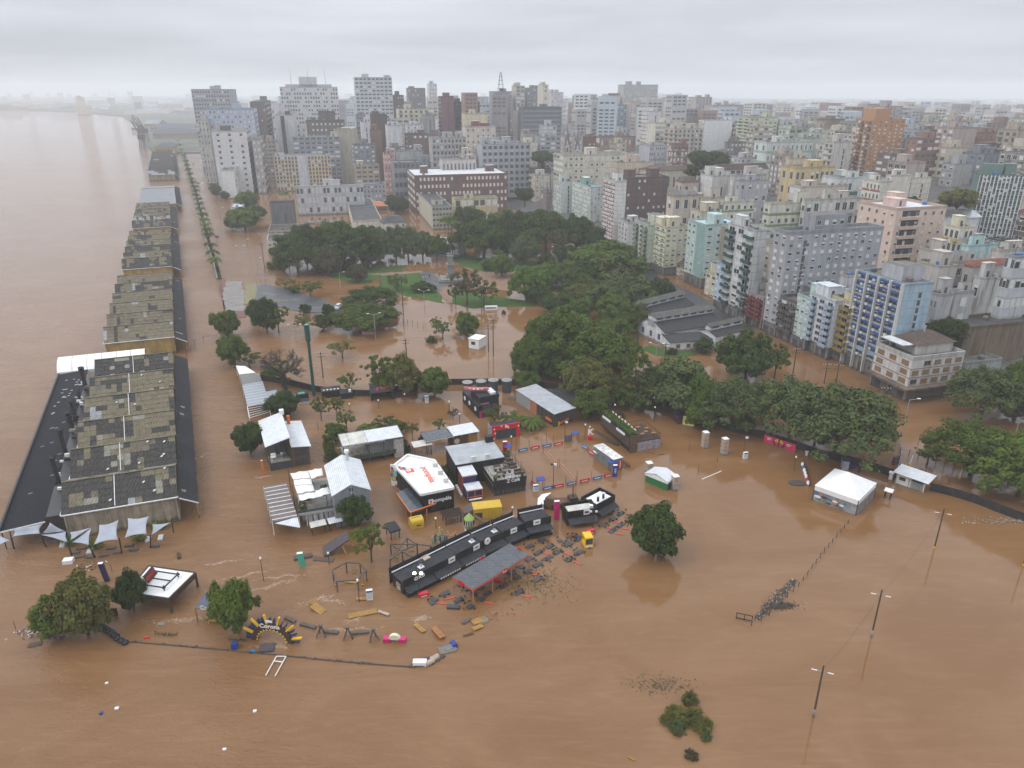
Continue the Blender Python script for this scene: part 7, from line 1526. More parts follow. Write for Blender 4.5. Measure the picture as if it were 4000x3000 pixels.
c_=(P[0]+P[1]+P[2]+P[3])/4-o;IN=[(P[k]-o)*.52+c_*.48+Vector((0,0,.55))for k in range(4)]
for a,b in((0,1),(1,2),(2,3),(3,0)):BAR(e,'upper_beam',WOODD,IN[a]+(IN[a]-IN[b])*.08,IN[b]+(IN[b]-IN[a])*.08,.16)
BAR(e,'upper_beam',WOODD,IN[0].lerp(IN[1],.5),IN[3].lerp(IN[2],.5),.16)
for v in IN:BAR(e,'stub_post',WOODD,(v.x,v.y,2.6),(v.x,v.y,v.z+.4),.14)
sg=IN[3].lerp(IN[2],.5)*.7+c_*.3;an=math.atan2((P[2]-P[3]).y,(P[2]-P[3]).x);sb=put('sign_board',(lambda q:(q.box(-1.3,1.3,-.06,.06,-.7,.7),q.mesh('sign_board',mat('rust_board',(.07,.025,.02),.8,.3)))[1])(MB()),e,loc=sg+Vector((0,0,.75)),rot=(-.5,0,an));put('lettering',text_mesh("ANEXO'2",PRED,.62,.02,.01),sb,loc=(0,-.08,0))
P=[gp(*c7(*q_),2.4)for q_ in((1580,572),(1805,585),(1840,470),(1665,440))];o=Vector((P[0].x,P[0].y,0));e=empty('drink_hut','slate-blue roofed hut with white lettering half hidden by a tree','hut',o);SL(e,'roof',mat('slate_blue_roof',(.075,.09,.125),.7,.15,1),*[p-o for p in P],.1)
for k in range(4):p=P[k]-o;BAR(e,'post',WOODY,(p.x,p.y,-1),p,.18)
put('lettering',text_mesh('Corona',mat('cream_letter',(.62,.58,.42),.7,.05),.95,.03,.03),e,loc=(P[0].lerp(P[1],.55)-o)+Vector((0,-.15,.25)),rot=(0,0,math.atan2((P[1]-P[0]).y,(P[1]-P[0]).x)))
r=random.Random(3);foam=MB()
for k in range(14):a=P[0].lerp(P[1],r.uniform(.25,.9))-o;foam.bar((a.x+r.uniform(-.6,.6),a.y+r.uniform(-.5,1),r.uniform(0,.6)),(a.x+r.uniform(-.8,.8),a.y+r.uniform(-.5,1),r.uniform(.0,.9)),.18)
foam.build('wrecked_bar',WOODY,e)
pa=gp(*c7(2074,850));pa=gp(1010,2498);pb=gp(1122,2510);v=pb-pa;w=v.length;e=empty('fan_arch','yellow and navy fan-shaped arch with white crown lettering','arch',(pa+pb)/2,math.atan2(v.y,v.x));landmark('the yellow fan arch',pa);r0=w*.5
for k in range(19):
 a=math.pi*(k+.5)/19;ln=(1.9 if k%3==1 else 1.35);BAR(e,'ray',PYEL if k%3==1 else PDBL,(math.cos(a)*(r0+.5),.0 if k%3==1 else .12,math.sin(a)*(r0+.5)),(math.cos(a)*(r0+.5+ln),.0 if k%3==1 else .12,math.sin(a)*(r0+.5+ln)),.34,.2)
q=MB()
for k in range(16):
 a,b=math.pi*k/16,math.pi*(k+1)/16;q.hexa([(math.cos(t)*rr,y,math.sin(t)*rr)for t,rr,y in((b,r0,-.2),(a,r0,-.2),(a,r0,.2),(b,r0,.2))],[(math.cos(t)*rr,y,math.sin(t)*rr)for t,rr,y in((b,r0+.9,-.2),(a,r0+.9,-.2),(a,r0+.9,.2),(b,r0+.9,.2))])
q.build('arch_band',WOODD,e)
for k in range(13):a=math.pi*(k+.5)/13;B(e,'lamp',PYEL,math.cos(a)*(r0+.05)-.1,math.cos(a)*(r0+.05)+.1,-.3,-.2,math.sin(a)*(r0+.05)-.1,math.sin(a)*(r0+.05)+.1)
TX(e,'Corona',PW,(0,-.32,r0+.65),.95,bold=.03);q=MB();q.prism([(-.5,-.36),(.5,-.36),(.4,-.3),(-.4,-.3)],r0+1.35,r0+1.7);q.build('crown_mark',PW,e)

# ================================================================== tables and chairs afloat
landmark('the canopy near corner',gp(*c5(768,1110)));landmark('the canopy far corner',gp(*c5(1240,815)));landmark('the tuk-tuk',gp(*c5(1765,625)));landmark('the small red cooler',gp(*c5(1780,512)));landmark('the lit lamp',gp(*c5(305,1062)));landmark('the black bench block',gp(*c5(600,1158)))
TB=mat('black_table',(.040,.042,.047),.32,.2);CHB=mat('black_chair',(.018,.018,.02),.5,.2);CHR=mat('red_plastic',(.42,.07,.035),.45,.1)
def table_proto():
 e=empty('cafe_table',None,'table');B(e,'tabletop',TB,-.42,.42,-.42,.42,.13,.18)
 for x in(-.34,.34):
  for y in(-.34,.34):B(e,'leg',TB,x-.03,x+.03,y-.03,y+.03,-.6,.13)
 return e
def chair_proto():
 e=empty('folding_chair',None,'chair');q=MB();q.bar((-.2,0,-.5),(-.2,.12,.42),.035);q.bar((.2,0,-.5),(.2,.12,.42),.035);q.build('back_frame',CHB,e);B(e,'backrest',CHB,-.2,.2,.08,.12,.2,.42);B(e,'seat',CHB,-.2,.2,-.38,.0,-.12,-.08)
 return e
tp,cp_=table_proto(),chair_proto();used=[0,0];rnd=random.Random(31)
TAB=[(510,1038),(547,1020),(418,1114),(434,1088),(655,1078),(627,1101),(757,1138),(738,1152),(845,1083),(903,1030),(1015,975),(1048,958),(1155,895),(1240,845),(1310,793),(1343,774),(1185,800),(1243,742),(1268,724),(1318,688),(1352,668),(1402,735),(1436,714),(1485,682),(1516,660),(1418,632),(1449,616),(1520,578),(1578,616),(1608,602),(1580,592),(1350,583),(1381,568),(1245,632),(1272,616),(1620,542),(1660,535),(1691,551),(1672,567),(1668,688),(1697,670),(1585,743),(1615,725),(1318,917),(1350,899),(1148,1030),(1182,1007),(1962,498),(1986,480),(2034,448),(2061,431),(1883,441),(1911,427),(1959,394),(1987,379),(2031,350),(2056,334),(1085,855),(650,957),(715,992),(780,1038),(840,982)]
def near_name(px):
 best=min(LAND,key=lambda l:(l[1][0]-px[0])**2+(l[1][1]-px[1])**2);return best
RED_AT={0,3,13,20,24,41,47,49,51,53,45,8}
for i,(x,y)in enumerate(TAB):
 px=c5(x,y);p=gp(*px,.15);p.z=0;a=.62+rnd.uniform(-.12,.12)
 t=tp if used[0]==0 else copy_tree(tp);used[0]+=1;t.location=(p.x,p.y,rnd.uniform(-.06,.05));t.rotation_euler=(rnd.uniform(-.04,.04),rnd.uniform(-.04,.04),a);AUTO.append((t,'black square table awash','black square tables afloat in the flood'))
 for k in range(4):
  if rnd.random()<.5:continue
  an=a+k*math.pi/2+rnd.uniform(-.2,.2);c=cp_ if used[1]==0 else copy_tree(cp_);used[1]+=1
  r_=rnd.uniform(.72,.95);c.location=(p.x+r_*math.cos(an),p.y+r_*math.sin(an),rnd.uniform(-.12,.06));c.rotation_euler=(rnd.uniform(-.2,.2),rnd.uniform(-.2,.2),an-math.pi/2)
  AUTO.append((c,'black folding chair awash','black folding chairs around the floating tables'))
 if i in RED_AT:
  m_=MB();m_.bar((-.8,0,.03),(.8,.1,.05),.26,.12);m_.bar((-.2,.1,.04),(.3,.45,.05),.16,.1);o_=m_.build('drifting_parasol',CHR,loc=(p.x+rnd.uniform(.9,1.5),p.y+rnd.uniform(-1.2,-.7),0),rz=rnd.uniform(-.7,.3));o_['category']='parasol';AUTO.append((o_,'folded red parasol drifting','red folded parasols drifting among the tables'))
LMET=mat('lamp_grey',(.30,.31,.31),.5,.1);LDK=mat('lamp_dark',(.035,.035,.038),.5,.1);PWOOD=mat('pole_wood',(.075,.055,.04),.9,.3,4);LHD=mat('lamp_head_white',(.7,.7,.68),.4,.05)
def lamp(bx,by,ty,kind='post',m=None,tx=None,desc=None):
 p=gp(bx,by);h=max(1.5,top_h(ty,p));ln=0 if tx is None else(tx-bx)/ppm(p);name={'post':'lamp_post','pole':'utility_pole','stick':'marker_stick','arm':'street_lamp','flood':'floodlight_post'}[kind]
 e=empty(name,None,{'post':'lamp','pole':'pole','stick':'stick','arm':'street lamp','flood':'floodlight'}[kind],p,rnd.uniform(-.3,.3));m=m or{'post':LDK,'pole':PWOOD,'stick':LDK,'arm':LMET,'flood':LDK}[kind];r0={'post':.07,'pole':.17,'stick':.05,'arm':.11,'flood':.08}[kind]
 TU(e,'shaft',m,(0,0,-1),(0,0,h),r0,r0*.7,7)
 if kind=='post':TU(e,'head',LHD,(0,0,h),(0,0,h+.3),.2,.14);BAR(e,'bracket',m,(-.4,0,h-.1),(.4,0,h-.1),.06)
 if kind=='arm':
  for s_ in(-1,1)if rnd.random()<.6 else(1,):BAR(e,'arm',m,(0,0,h-.2),(s_*1.8,0,h+.35),.09);B(e,'lamp_head',LHD,s_*1.8-.35,s_*1.8+.35,-.15,.15,h+.3,h+.45)
 if kind=='flood':
  for s_ in(-.45,-.15,.15,.45):B(e,'lamp_head',LHD if m is LDK and s_>0 else LDK,s_-.14,s_+.14,-.16,.1,h-.1,h+.22)
  BAR(e,'bracket',m,(-.6,0,h),(.6,0,h),.07)
 if kind=='pole':
  for z in(h-.4,h-1.3):BAR(e,'crossarm',PWOOD,(-1.1,0,z),(1.1,0,z),.12);
  for x in(-1,-.4,.4,1):B(e,'insulator',LHD,x-.06,x+.06,-.06,.06,h-.34,h-.14)
 d_=desc or{'post':'slim dark lamp post','pole':'wooden utility pole','stick':'thin dark upright stick','arm':'tall grey street lamp','flood':'dark floodlight post'}[kind]
 AUTO.append((e,d_,{'post':'lamp posts of the waterfront','pole':'utility poles in the flooded streets','stick':'sticks standing out of the water','arm':'tall street lamps','flood':'floodlight posts'}[kind]));return e
for b,t,k in(((1030,2268),2183,'post'),((1404,2351),2269,'post'),((1286,2203),2163,'post'),((1330,1126),1066,'arm'),((1467,1324),1228,'arm'),((1659,1216),1136,'arm'),((1157,1334),1271,'arm'),((1882,1232),1150,'pole'),((1908,1372),1268,'pole'),((1927,1390),1245,'pole'),((1589,1411),1324,'pole'),((1262,1474),1375,'pole'),((1488,1141),1066,'pole'),((1576,1232),1076,'pole'),((1036,1066),943,'pole'),((3096,1469),1360,'pole'),((3219,1498),1420,'pole'),((3263,1507),1423,'pole'),((3443,1609),1512,'pole'),((3524,1693),1560,'arm'),((3101,1840),1787,'post'),((3585,1740),1693,'stick'),((3969,1688),1630,'arm'),((2560,1415),1345,'arm'),((2492,1335),1180,'pole'),((2596,1408),1340,'pole'),(c2(1570,720),c2(0,520)[1],'flood'),(c2(1775,690),c2(0,545)[1],'post'),(c2(1455,1195),c2(0,945)[1],'flood'),(c2(1385,745),c2(0,600)[1],'stick'),(c2(1205,590),c2(0,450)[1],'stick'),(c2(508,520),c2(0,437)[1],'post'),(c2(405,400),c2(0,320)[1],'post'),(c2(1030,760),c2(0,668)[1],'post'),(c2(1078,810),c2(0,672)[1],'stick'),(c2(1042,1490),c2(0,1385)[1],'post'),(c2(268,1590),c2(0,1495)[1],'post'),(c2(1245,1140),c2(0,1010)[1],'stick'),(c2(1810,1390),c2(0,1295)[1],'post'),(c3(1560,740),c3(0,545)[1],'flood'),(c3(660,380),c3(0,240)[1],'post'),(c3(257,365),c3(0,215)[1],'post'),(c3(365,440),c3(0,380)[1],'post'),(c3(1015,685),c3(0,600)[1],'stick'),(c3(1300,790),c3(0,700)[1],'stick'),(c3(1105,915),c3(0,820)[1],'stick'),(c3(820,800),c3(0,720)[1],'stick'),(c6(995,1445),c6(0,1380)[1],'post'),(c6(1208,1415),c6(0,1330)[1],'post'),(c6(765,1500),c6(0,1410)[1],'post'),(c6(505,1615),c6(0,1550)[1],'stick'),(c6(1650,1560),c6(0,1490)[1],'post'),(c6(1568,1480),c6(0,1390)[1],'post'),(c6(1085,300),c6(0,230)[1],'arm'),(c11(360,260),c11(0,140)[1],'arm'),(c7(128,740),c7(0,685)[1],'stick'),(c7(910,278),c7(0,222)[1],'stick')):lamp(b[0],b[1],t,k)
for i,(b,ty,lit)in enumerate(((c5(305,1062),c5(0,848)[1],True),(c5(1803,470),c5(0,318)[1],False))):
 p=gp(*b);h=top_h(ty,p);e=empty('twin_lamp',('lit twin lamp post glowing over the near food container','unlit dark lamp post beside the small black kiosks')[i],'lamp',p);TU(e,'shaft',LDK,(0,0,-1),(0,0,h),.08,.06);BAR(e,'bracket',LDK,(-.55,0,h),(.55,0,h),.07)
 for s_ in(-.5,.5):TU(e,'lamp_head',mat('lit_lamp',(1.0,.97,.75),.5,0,emit=9.0)if lit else LHD,(s_,-.1,h-.05),(s_,-.3,h-.15),.2,.26,12)
 q=gp(*(c5(340,1055)if i==0 else c5(1780,512)));e=empty('drink_cooler',('red drink cooler adrift below the lit lamp','red drink cooler adrift before the small black kiosks')[i],'cooler',q,.45,'red drink coolers');B(e,'body',paint(190,24,52),-.75,.75,-.35,.35,-.3,.5);B(e,'lid',paint(200,40,60),-.76,.76,-.36,.36,.5,.58);B(e,'label_stripe',PW,-.5,.5,-.37,-.35,.1,.25)
for i,(b,t)in enumerate(((c10(293,1328),c10(355,995)),(c10(668,812),c10(727,503)),(c8(1348,1330),c8(1425,1010)),(c8(2068,1470),c8(2100,1150)))):
 p=gp(*b);h=top_h(t[1],p);h=h if h>4 else 7;e=empty('light_pole',('nearest wooden pole with white crossarm in the lower right flood','second wooden pole with white crossarm from the bottom','farthest wooden pole with white crossarm, yellow foot','wooden pole with yellow foot cut by the right edge')[i],'pole',p,-.35,'wooden poles with white crossarms');TU(e,'shaft',PWOOD,(0,0,-1),(0,0,h),.14,.10,8);TU(e,'foot_band',mat('pale_concrete',0)if i<2 else PYEL,(0,0,-.5),(0,0,1.3 if i<2 else .4),.155,.155,8)
 BAR(e,'crossarm',mat('pole_crossarm',(.2,.2,.2),.5,.1),(-.6,0,h-.9),(.6,0,h-.9),.06)
 for s_ in(-1,1):B(e,'tube_lamp',LHD,s_*.6 if s_>0 else-1.25,1.25 if s_>0 else-.6,-.05,.05,h-.95,h-.87)
def fence(label,pts,n,h,m,rail=None,name='post_fence'):
 P=[gp(*p)for p in pts];e=empty(name,label,'fence',P[0]);o=P[0];L=[0]
 for a,b in zip(P[:-1],P[1:]):L.append(L[-1]+(b-a).length)
 def at_(d_):
  for k in range(len(P)-1):
   if d_<=L[k+1]+1e-6:return P[k].lerp(P[k+1],(d_-L[k])/(L[k+1]-L[k]))
  return P[-1]
 last=None
 for k in range(n):
  p=at_(L[-1]*k/(n-1))-o;t=rnd.uniform(-.1,.1);BAR(e,'post',m,(p.x,p.y,-.8),(p.x+t,p.y+t,h*rnd.uniform(.8,1.15)),.1)
  if rail and last is not None:BAR(e,'wire',m,(last.x,last.y,h*.7),(p.x,p.y,h*.7),rail)
  last=p
 return e
fence('drowned post fence running from the marquee towards the camera',[(3312,2045),(3210,2170),(3120,2290),(3040,2370),(2990,2420),(2935,2445)],20,.95,WOODG,.03)
fence('thin post fence by the flooded avenue and parking lot',[c6(0,410),c6(240,480),c6(540,530),c6(700,580)],16,1.7,LDK,.03);fence('row of bent fence posts beyond the domed trees',[c6(1095,745),c6(1180,755),c6(1270,780),c6(1315,790),c6(1355,800)],7,2.0,LDK);fence('white gate frame fence across the quay road',[(730,1400),(770,1335),(870,1320)],5,2.0,mat('red_rail',(.16,.05,.05),.6,.1),.06)
fence('wire fence under the trees by the gatehouse',[(3420,1740),(3520,1775),(3620,1800),(3700,1830),(3800,1850)],12,1.6,WOODG,.03)
e=fence('blue-white railing of the gateway by the marquee',[(3448,1728),(3515,1745),(3520,1790),(3505,1840)],10,1.3,paint(140,155,180),.12)
BM=mat('boom_rope',(.06,.05,.045),.8,.3);pts=[c7(985,838),c7(1400,872),c7(1700,898),c7(2074,935),c4(180,1285),c4(600,1328),c4(1000,1365),c4(1410,1395),c4(1560,1380),c4(1700,1295)];P=[gp(*q_,.05)for q_ in pts];q=MB()
for a,b in zip(P[:-1],P[1:]):q.tube(a-P[0],b-P[0],.11,k=6)
o_=q.build('floating_boom',BM,loc=P[0]);tag(o_,'long thin floating boom line across the foreground flood','boom')
for k in range(34):
 s_=rnd.random()*(len(P)-1);i=int(s_);p=P[i].lerp(P[i+1],s_-i);o_=None;q=MB();q.bar((-.3,0,0),(.3,.1,.06),.14,.16);q.build('float',rnd.choice((BM,WOODG,DKMET)),bpy.data.objects['floating_boom'],loc=p-P[0],rz=rnd.uniform(-.6,.6))
def drift(name,label,cat,px,size,m,rz=0.0,z=.0,tilt=(0,0),group=None,parts=()):
 p=gp(*px);q=MB();sx,sy,sz=size;q.box(-sx/2,sx/2,-sy/2,sy/2,-.1,sz);o=q.build(name,m,loc=(p.x,p.y,z));o.rotation_euler=(tilt[0],tilt[1],rz);tag(o,label,cat,group)
 for(pn,pm,b)in parts:B(o,pn,pm,*b)
 return o
def planked(name,label,cat,px,L,Wd,n,m,rz,z=.1,tilt=(0,0),legs=True):
 p=gp(*px);e=empty(name,label,cat,(p.x,p.y,z));e.rotation_euler=(tilt[0],tilt[1],rz)
 for k in range(n):B(e,'plank',m,-L/2,L/2,-Wd/2+Wd*k/n,-Wd/2+Wd*(k+.88)/n,0,.07)
 if legs:
  for x in(-L*.4,L*.4):B(e,'trestle',m,x-.05,x+.05,-Wd*.45,Wd*.45,-.5,0)
 return e
planked('picnic_table','long brown picnic table afloat in the lower middle','table',c4(1640,1098),2.7,.9,5,mat('orange_wood',0),-.95,.35);planked('wooden_bench','pale yellow bench pair tipped beside the brown picnic table','bench',c4(1475,1050),2.2,.7,3,WOODY,-.85,.15);planked('wooden_bench','yellow wooden platform wreck in the swirl','platform',c4(560,880),2.4,1.2,6,WOODY,-.6,.2,(.1,.15));planked('wooden_bench','upright yellow frame above the platform wreck','frame',c4(525,820),1.6,.8,4,WOODY,1.2,.2,(.4,.3));planked('pallet_raft','pile of yellow planks left of the drifting net panel','planks',c4(1990,990),1.6,1.1,5,WOODY,.5,.15);planked('pallet_raft','lower pile of yellow planks near the drifting net panel','planks',c4(1995,1045),1.6,.8,4,WOODY,.55,.15);planked('pallet_raft','dark brown bench beside the yellow planks','bench',c4(1895,985),1.6,.6,3,WOODG,.75,.15);planked('wooden_bench','yellow bench under the timber swing frame','bench',c4(850,635),2.2,.5,3,WOODY,-.15,.1);planked('wooden_bench','broken yellow wood pieces near the right drift line','planks',c4(1910,1105),1.6,.35,2,WOOD,.35,.1);planked('wooden_ramp','long yellow-brown broken ramp in the swirl','ramp',c4(960,925),4.2,.8,4,WOODY,.32,.25,(.35,0));planked('wooden_bench','pale striped bench at the ramp end','bench',c4(1150,915),1.9,.5,4,mat('pale_crate',0),-.45,.15);planked('ochre_board','ochre board by the white map totem','board',c4(955,785),1.8,.6,3,WOODY,-.05,.1)
for i,(x,y,L,rz,lb)in enumerate(((308,975,2.0,-.55,'dark plank strip left of the trestle row'),(470,1030,2.6,-.35,'thick dark wooden bench block before the trestles'),(935,1092,2.6,.12,'dark wooden plank between two trestles'),(680,1088,2.0,-.15,'dark wooden plank at the first trestle'))):drift('dark_plank',lb,'plank',c4(x,y),(L,.55,.3),WOODG,rz,group='dark planks adrift')
for i,(x,y)in enumerate(((590,1085),(830,1105),(1062,1120))):
 p=gp(*c4(x,y+30));e=empty('timber_trestle',('left','middle','right')[i]+' timber trestle standing in the water','trestle',p,.2*i,'timber trestles')
 for(a,b)in((-.8,-.4),(.8,-.4),(.5,.7),(-.5,.7)):BAR(e,'leg',WOODG,(a,b,-.4),(0,0,1.8),.16)
 B(e,'cap',WOODG,-.3,.3,-.2,.2,1.75,1.9)
p=gp(*c4(1250,1160));e=empty('toy_seat','pink and cream arched play seat in the open water','play seat',p,-.05);B(e,'pink_block',PMAG,-1.6,-.6,-.4,.4,-.3,.55);B(e,'pink_block',PMAG,.6,1.6,-.4,.4,-.3,.55);q=MB();q.prism([(math.cos(math.pi*k/8)*.85,math.sin(math.pi*k/8)*.85)for k in range(9)],-.25,.25);ob=q.build('arch_block',mat('cream_letter',0),e);ob.rotation_euler=(math.pi/2,0,0);ob.location=(0,0,.35)
p=gp(*c4(1475,1372));e=empty('chest_freezer','white chest freezer caught on the boom','freezer',p,0);B(e,'body',PW,-.9,.9,-.4,.4,-.3,.55);B(e,'lid',PW,-.92,.92,-.42,.42,.55,.62);B(e,'end_grille',DKMET,-1.0,-.9,-.35,.35,-.2,.4)
for i,(x,y)in enumerate(((1565,1362),(1605,1325))):
 p=gp(*c4(x,y));q=MB();q.tube((-.5,-.4,.2),(.5,.4,.2),.38,k=14);tag(q.build('bamboo_roll',mat('pale_crate',0),loc=p),('lower','upper')[i]+' of two pale rolled mats at the boom end','roll','rolled mats')
p=gp(*c4(1725,1235));q=MB();g={};r=random.Random(2)
for i in range(7):
 for j in range(6):g[i,j]=len(q.v);q.v.append((-1.2+2.4*i/6,-.8+1.6*j/5,.1+.5*math.sin(math.pi*i/6)*math.sin(math.pi*j/5)+r.uniform(-.08,.08)))
for i in range(6):
 for j in range(5):q.f.append((g[i,j],g[i+1,j],g[i+1,j+1],g[i,j+1]));q.m.append(0)
tag(q.build('tarpaulin',mat('grey_tarp',(.16,.155,.145),.8,.2),loc=p,rz=.4),'crumpled grey tarpaulin with drum at the boom end','tarpaulin');p=gp(*c4(1780,1205));q=MB();q.tube((0,-.5,.25),(0,.5,.25),.42,k=14);tag(q.build('blue_drum',PBLU,loc=p,rz=.5),'blue plastic drum beside the grey tarpaulin','drum')
for nm,lb,cat,px,sz,m_,rz in(('blue_tarp','blue tarpaulin heap behind the white freezer','tarpaulin',c4(1530,1350),(1.2,.6,.5),PDBL,.4),('net_panel','drifting grey mesh panel beside the yellow planks','panel',c4(2040,975),(1.6,1.4,.1),mat('mesh_panel',(.17,.15,.10),.9,.3),.4),('sunken_sheet','large thin grey sheet just under the surface','sheet',c4(1190,1005),(4.6,2.2,-.06),mat('wet_sheet',(.14,.11,.085),.6,.3),.1),('slate_panel','dark trapezoid roof panel below the yellow fan arch','panel',c4(100,1228),(2.0,1.6,.25),mat('slate_brown',(.065,.055,.06),.8,.2),.1),('slate_panel','dark flat roof panel next to the wrecked hut','panel',c4(610,430),(3.4,1.0,.12),GREYDK,-.15),('slate_panel','dark brown double board behind the green totem','board',c4(425,410),(3.0,1.0,.3),mat('slate_brown',0),.35),('drift_bench','black bench block near the near food container','bench',c5(600,1158),(1.9,.8,.3),TB,-.1),('red_bench','red bench board under the grey canopy edge','bench',c5(982,922),(1.8,.7,.25),PRED,-.4),('blue_crate','blue tipped crate caught on the boom','crate',c7(1905,895),(.8,.8,.9),PBLU,.2),('blue_scrap','small bright blue scrap on the boom','scrap',c7(2050,925),(.9,.3,.25),PSKY,-.3),('red_scrap','red scrap floating behind the lower left tree','scrap',c7(1192,812),(.8,.3,.15),PRED,.1),('white_crate','open white crate adrift before the shade sails','crate',c0(558,1240),(1.5,1.1,.7),PW,.2),('grey_board','grey board floating left of the big lower left tree','board',c7(285,868),(1.7,.9,.1),GREYDK,.3),('grey_board','pale grey board near the hedge frame','board',c7(1305,700),(1.0,.6,.08),ASPH2,.0),('dark_board','dark board standing beside the lower left tree','board',c7(928,630),(.9,.3,1.2),WOODD,.0),('white_foam','white foam box in the lower left water','box',c7(948,1388),(.45,.35,.2),PW,.2),('white_foam','small white scrap beyond the foam box','scrap',c7(865,1182),(.35,.25,.15),PW,.5),('white_foam','white scrap at the bottom of the picture','scrap',(877,2928),(.4,.25,.15),PW,.1),('white_foam','white lump drifting in the lower middle left','scrap',(996,2780),(.4,.3,.2),PW,.3),('blue_ball','blue and white float near the foam box','float',c7(820,1428),(.35,.35,.25),PBLU,.3),('drift_log','long log drifting above the timber kiosk','log',c0(1450,1190),(.5,1.6,.3),WOODD,.5),('drift_log','pale pole lying in the water beyond the green shed','pole',c3(1245,925),(5.8,.12,.1),PW,.62),('drift_log','yellowish log near the bottom centre','log',(2466,2965),(.9,.16,.15),WOODY,-.6),('drift_raft','square green-grey hatch floating by the tanks','hatch',c2(1038,280),(2.0,1.8,.12),mat('hatch_green',(.05,.065,.055),.6,.2),-.1),('drift_board','brown board drifting by the red kiosk','board',c2(1230,640),(1.7,.6,.12),WOOD,.1),('drift_board','brown board below the green-roofed café','board',c3(738,712),(1.2,.5,.12),WOOD,.3),('drift_board','two brown slats below the café mural wall','board',c3(618,698),(1.7,.25,.1),WOOD,-.4)):
 drift(nm,lb,cat,px,sz,m_,rz)
p=gp(*c4(745,350));e=empty('wrecked_hut','collapsed hut with tilted dark roof on yellow props','hut',p,.25);SL(e,'roof',mat('slate_brown',0),(-2.4,-1.2,.2),(1.8,-1.0,2.6),(1.6,1.4,2.9),(-2.6,1.2,.5),.25)
for a,b in(((1.4,-1.6,-.4),(.6,-.9,1.7)),((3.0,-.2,-.4),(1.7,.2,2.5)),((-1.5,-.8,-.4),(-1.4,-.8,.6))):BAR(e,'prop',WOODY,a,b,.22)
p=gp(*c4(185,1300));e=empty('goal_frame','white bent pipe frame hanging off the boom','frame',p);Q=[gp(*c4(*v_),.25)-p for v_ in((185,1298),(88,1470),(270,1300),(172,1475),(155,1340),(235,1350))]
for a,b in((0,1),(2,3),(4,5),(0,2)):BAR(e,'pipe',PW,Q[a],Q[b],.1)
for lb,pts in(('L-shaped clipped hedge frame left of the fan arch',[c7(1845,830),c7(1995,842),c7(2068,720)]),('short clipped hedge strip below the drink hut',[c7(1255,775),c7(1265,785),c7(1420,800),c7(1435,785)])):
 P=[gp(*q_)for q_ in pts];e=empty('hedge_strip',lb,'hedge',P[0]);q=MB();r=random.Random(1)
 for a,b in zip(P[:-1],P[1:]):
  for k in range(int((b-a).length*30)):u=r.random();c_=a.lerp(b,u)-P[0];leafquad(q,Vector((c_.x+r.uniform(-.15,.15),c_.y+r.uniform(-.15,.15),r.uniform(0,.5))),rdir(r),.1,r)
 q.build('foliage',LEAF['dark'],e)
p=gp(*c7(905,790));e=empty('bag_heap','heap of black rubbish bags caught under the lower left tree','bags',p);r=random.Random(5)
for k in range(9):q=MB();x,y=-2.2+k*.6+r.uniform(-.2,.2),1.6-k*.42;q.lathe([(.1,-.1),(.45,.05),(.5,.3),(.3,.5),(.08,.58)],9,(x,y,0));q.build('bag',mat('black_bag',(.012,.012,.014),.25,.3,5),e)
def rubble(name,label,px,n,spread,mats,seed,hz=.35,ls=1.0,ax=None):
 p=gp(*px);r=random.Random(seed);q=MB()
 for k in range(n):
  x,y=r.gauss(0,spread[0]),r.gauss(0,spread[1]);a=r.uniform(0,3.14);u_=r.uniform(-.5,.5);x,y=(x*(1-abs(u_)*1.3)+ax.x*u_,y*(1-abs(u_)*1.3)+ax.y*u_)if ax else(x,y);L=r.uniform(.12,.5)*ls;z=r.uniform(-.02,hz);q.bar((x-L*math.cos(a)/2,y-L*math.sin(a)/2,z),(x+L*math.cos(a)/2,y+L*math.sin(a)/2,z+r.uniform(-.1,.15)),r.uniform(.04,.11)*ls,mi=r.randrange(len(mats)))
 tag(q.build(name,mats,loc=p),label,'debris',kind='stuff')
BOT=mat('plastic_bottle',(.6,.58,.54),.3,.3,6);AXF=gp(*c9(1330,440))-gp(*c9(1085,690));rubble('debris','streak of branches and plastic bottles along the drowned fence',c9(1215,565),1300,(.55,.55),[WOODD,BM,WOODG,BM,WOODD,WOODG,WOODD,BM,BOT,WOODG,WOODD],1,.15,.6,AXF);rubble('debris','dark tongue of branches pushed out from the fence',c9(1245,610),700,(1.3,.45),[WOODD,WOODG,BM],2,.15,.7,Vector((2.2,.4,0)))
rubble('debris','scattered rubbish at the lower left tree foot',c7(330,785),120,(2.0,.6),[BOT,WOODD,PBLU,WOODG],3,.5);rubble('debris','broken wood before the shade sails',c0(720,1270),40,(1.2,1.0),[WOODD,WOODG,PW],4);rubble('debris','leafy scraps beside the drowned bushes',c9(450,1120),320,(2.0,.9),[LEAF['grey'],WOODG],5,.1,.6);rubble('debris','sandbag heap along the far right hoarding',(3930,2040),160,(4.0,.5),[mat('pale_crate',0),ASPH2],6,.4);rubble('debris','loose red and yellow scraps right of the canopy',c5(960,1235),26,(2.0,.8),[PRED,WOODY,WOODD],7,.2);rubble('debris','weeds and twigs along the drowned flower bed',c5(1280,960),900,(3.2,2.2),[LEAF['olive'],LEAF['mid'],WOODG],8,.15,.55)
p=gp(*c9(1005,700));e=empty('steel_gate','black rectangular gate frame standing in open water','gate',p,-.35)
for a,b in(((-1.1,0,1.0),(1.1,0,1.0)),((-1.1,0,-.5),(-1.1,0,1.1)),((1.1,0,-.5),(1.1,0,1.1)),((0,0,-.5),(0,0,1.0)),((-1.1,0,.15),(1.1,0,.15))):BAR(e,'bar',DKMET,a,b,.1)
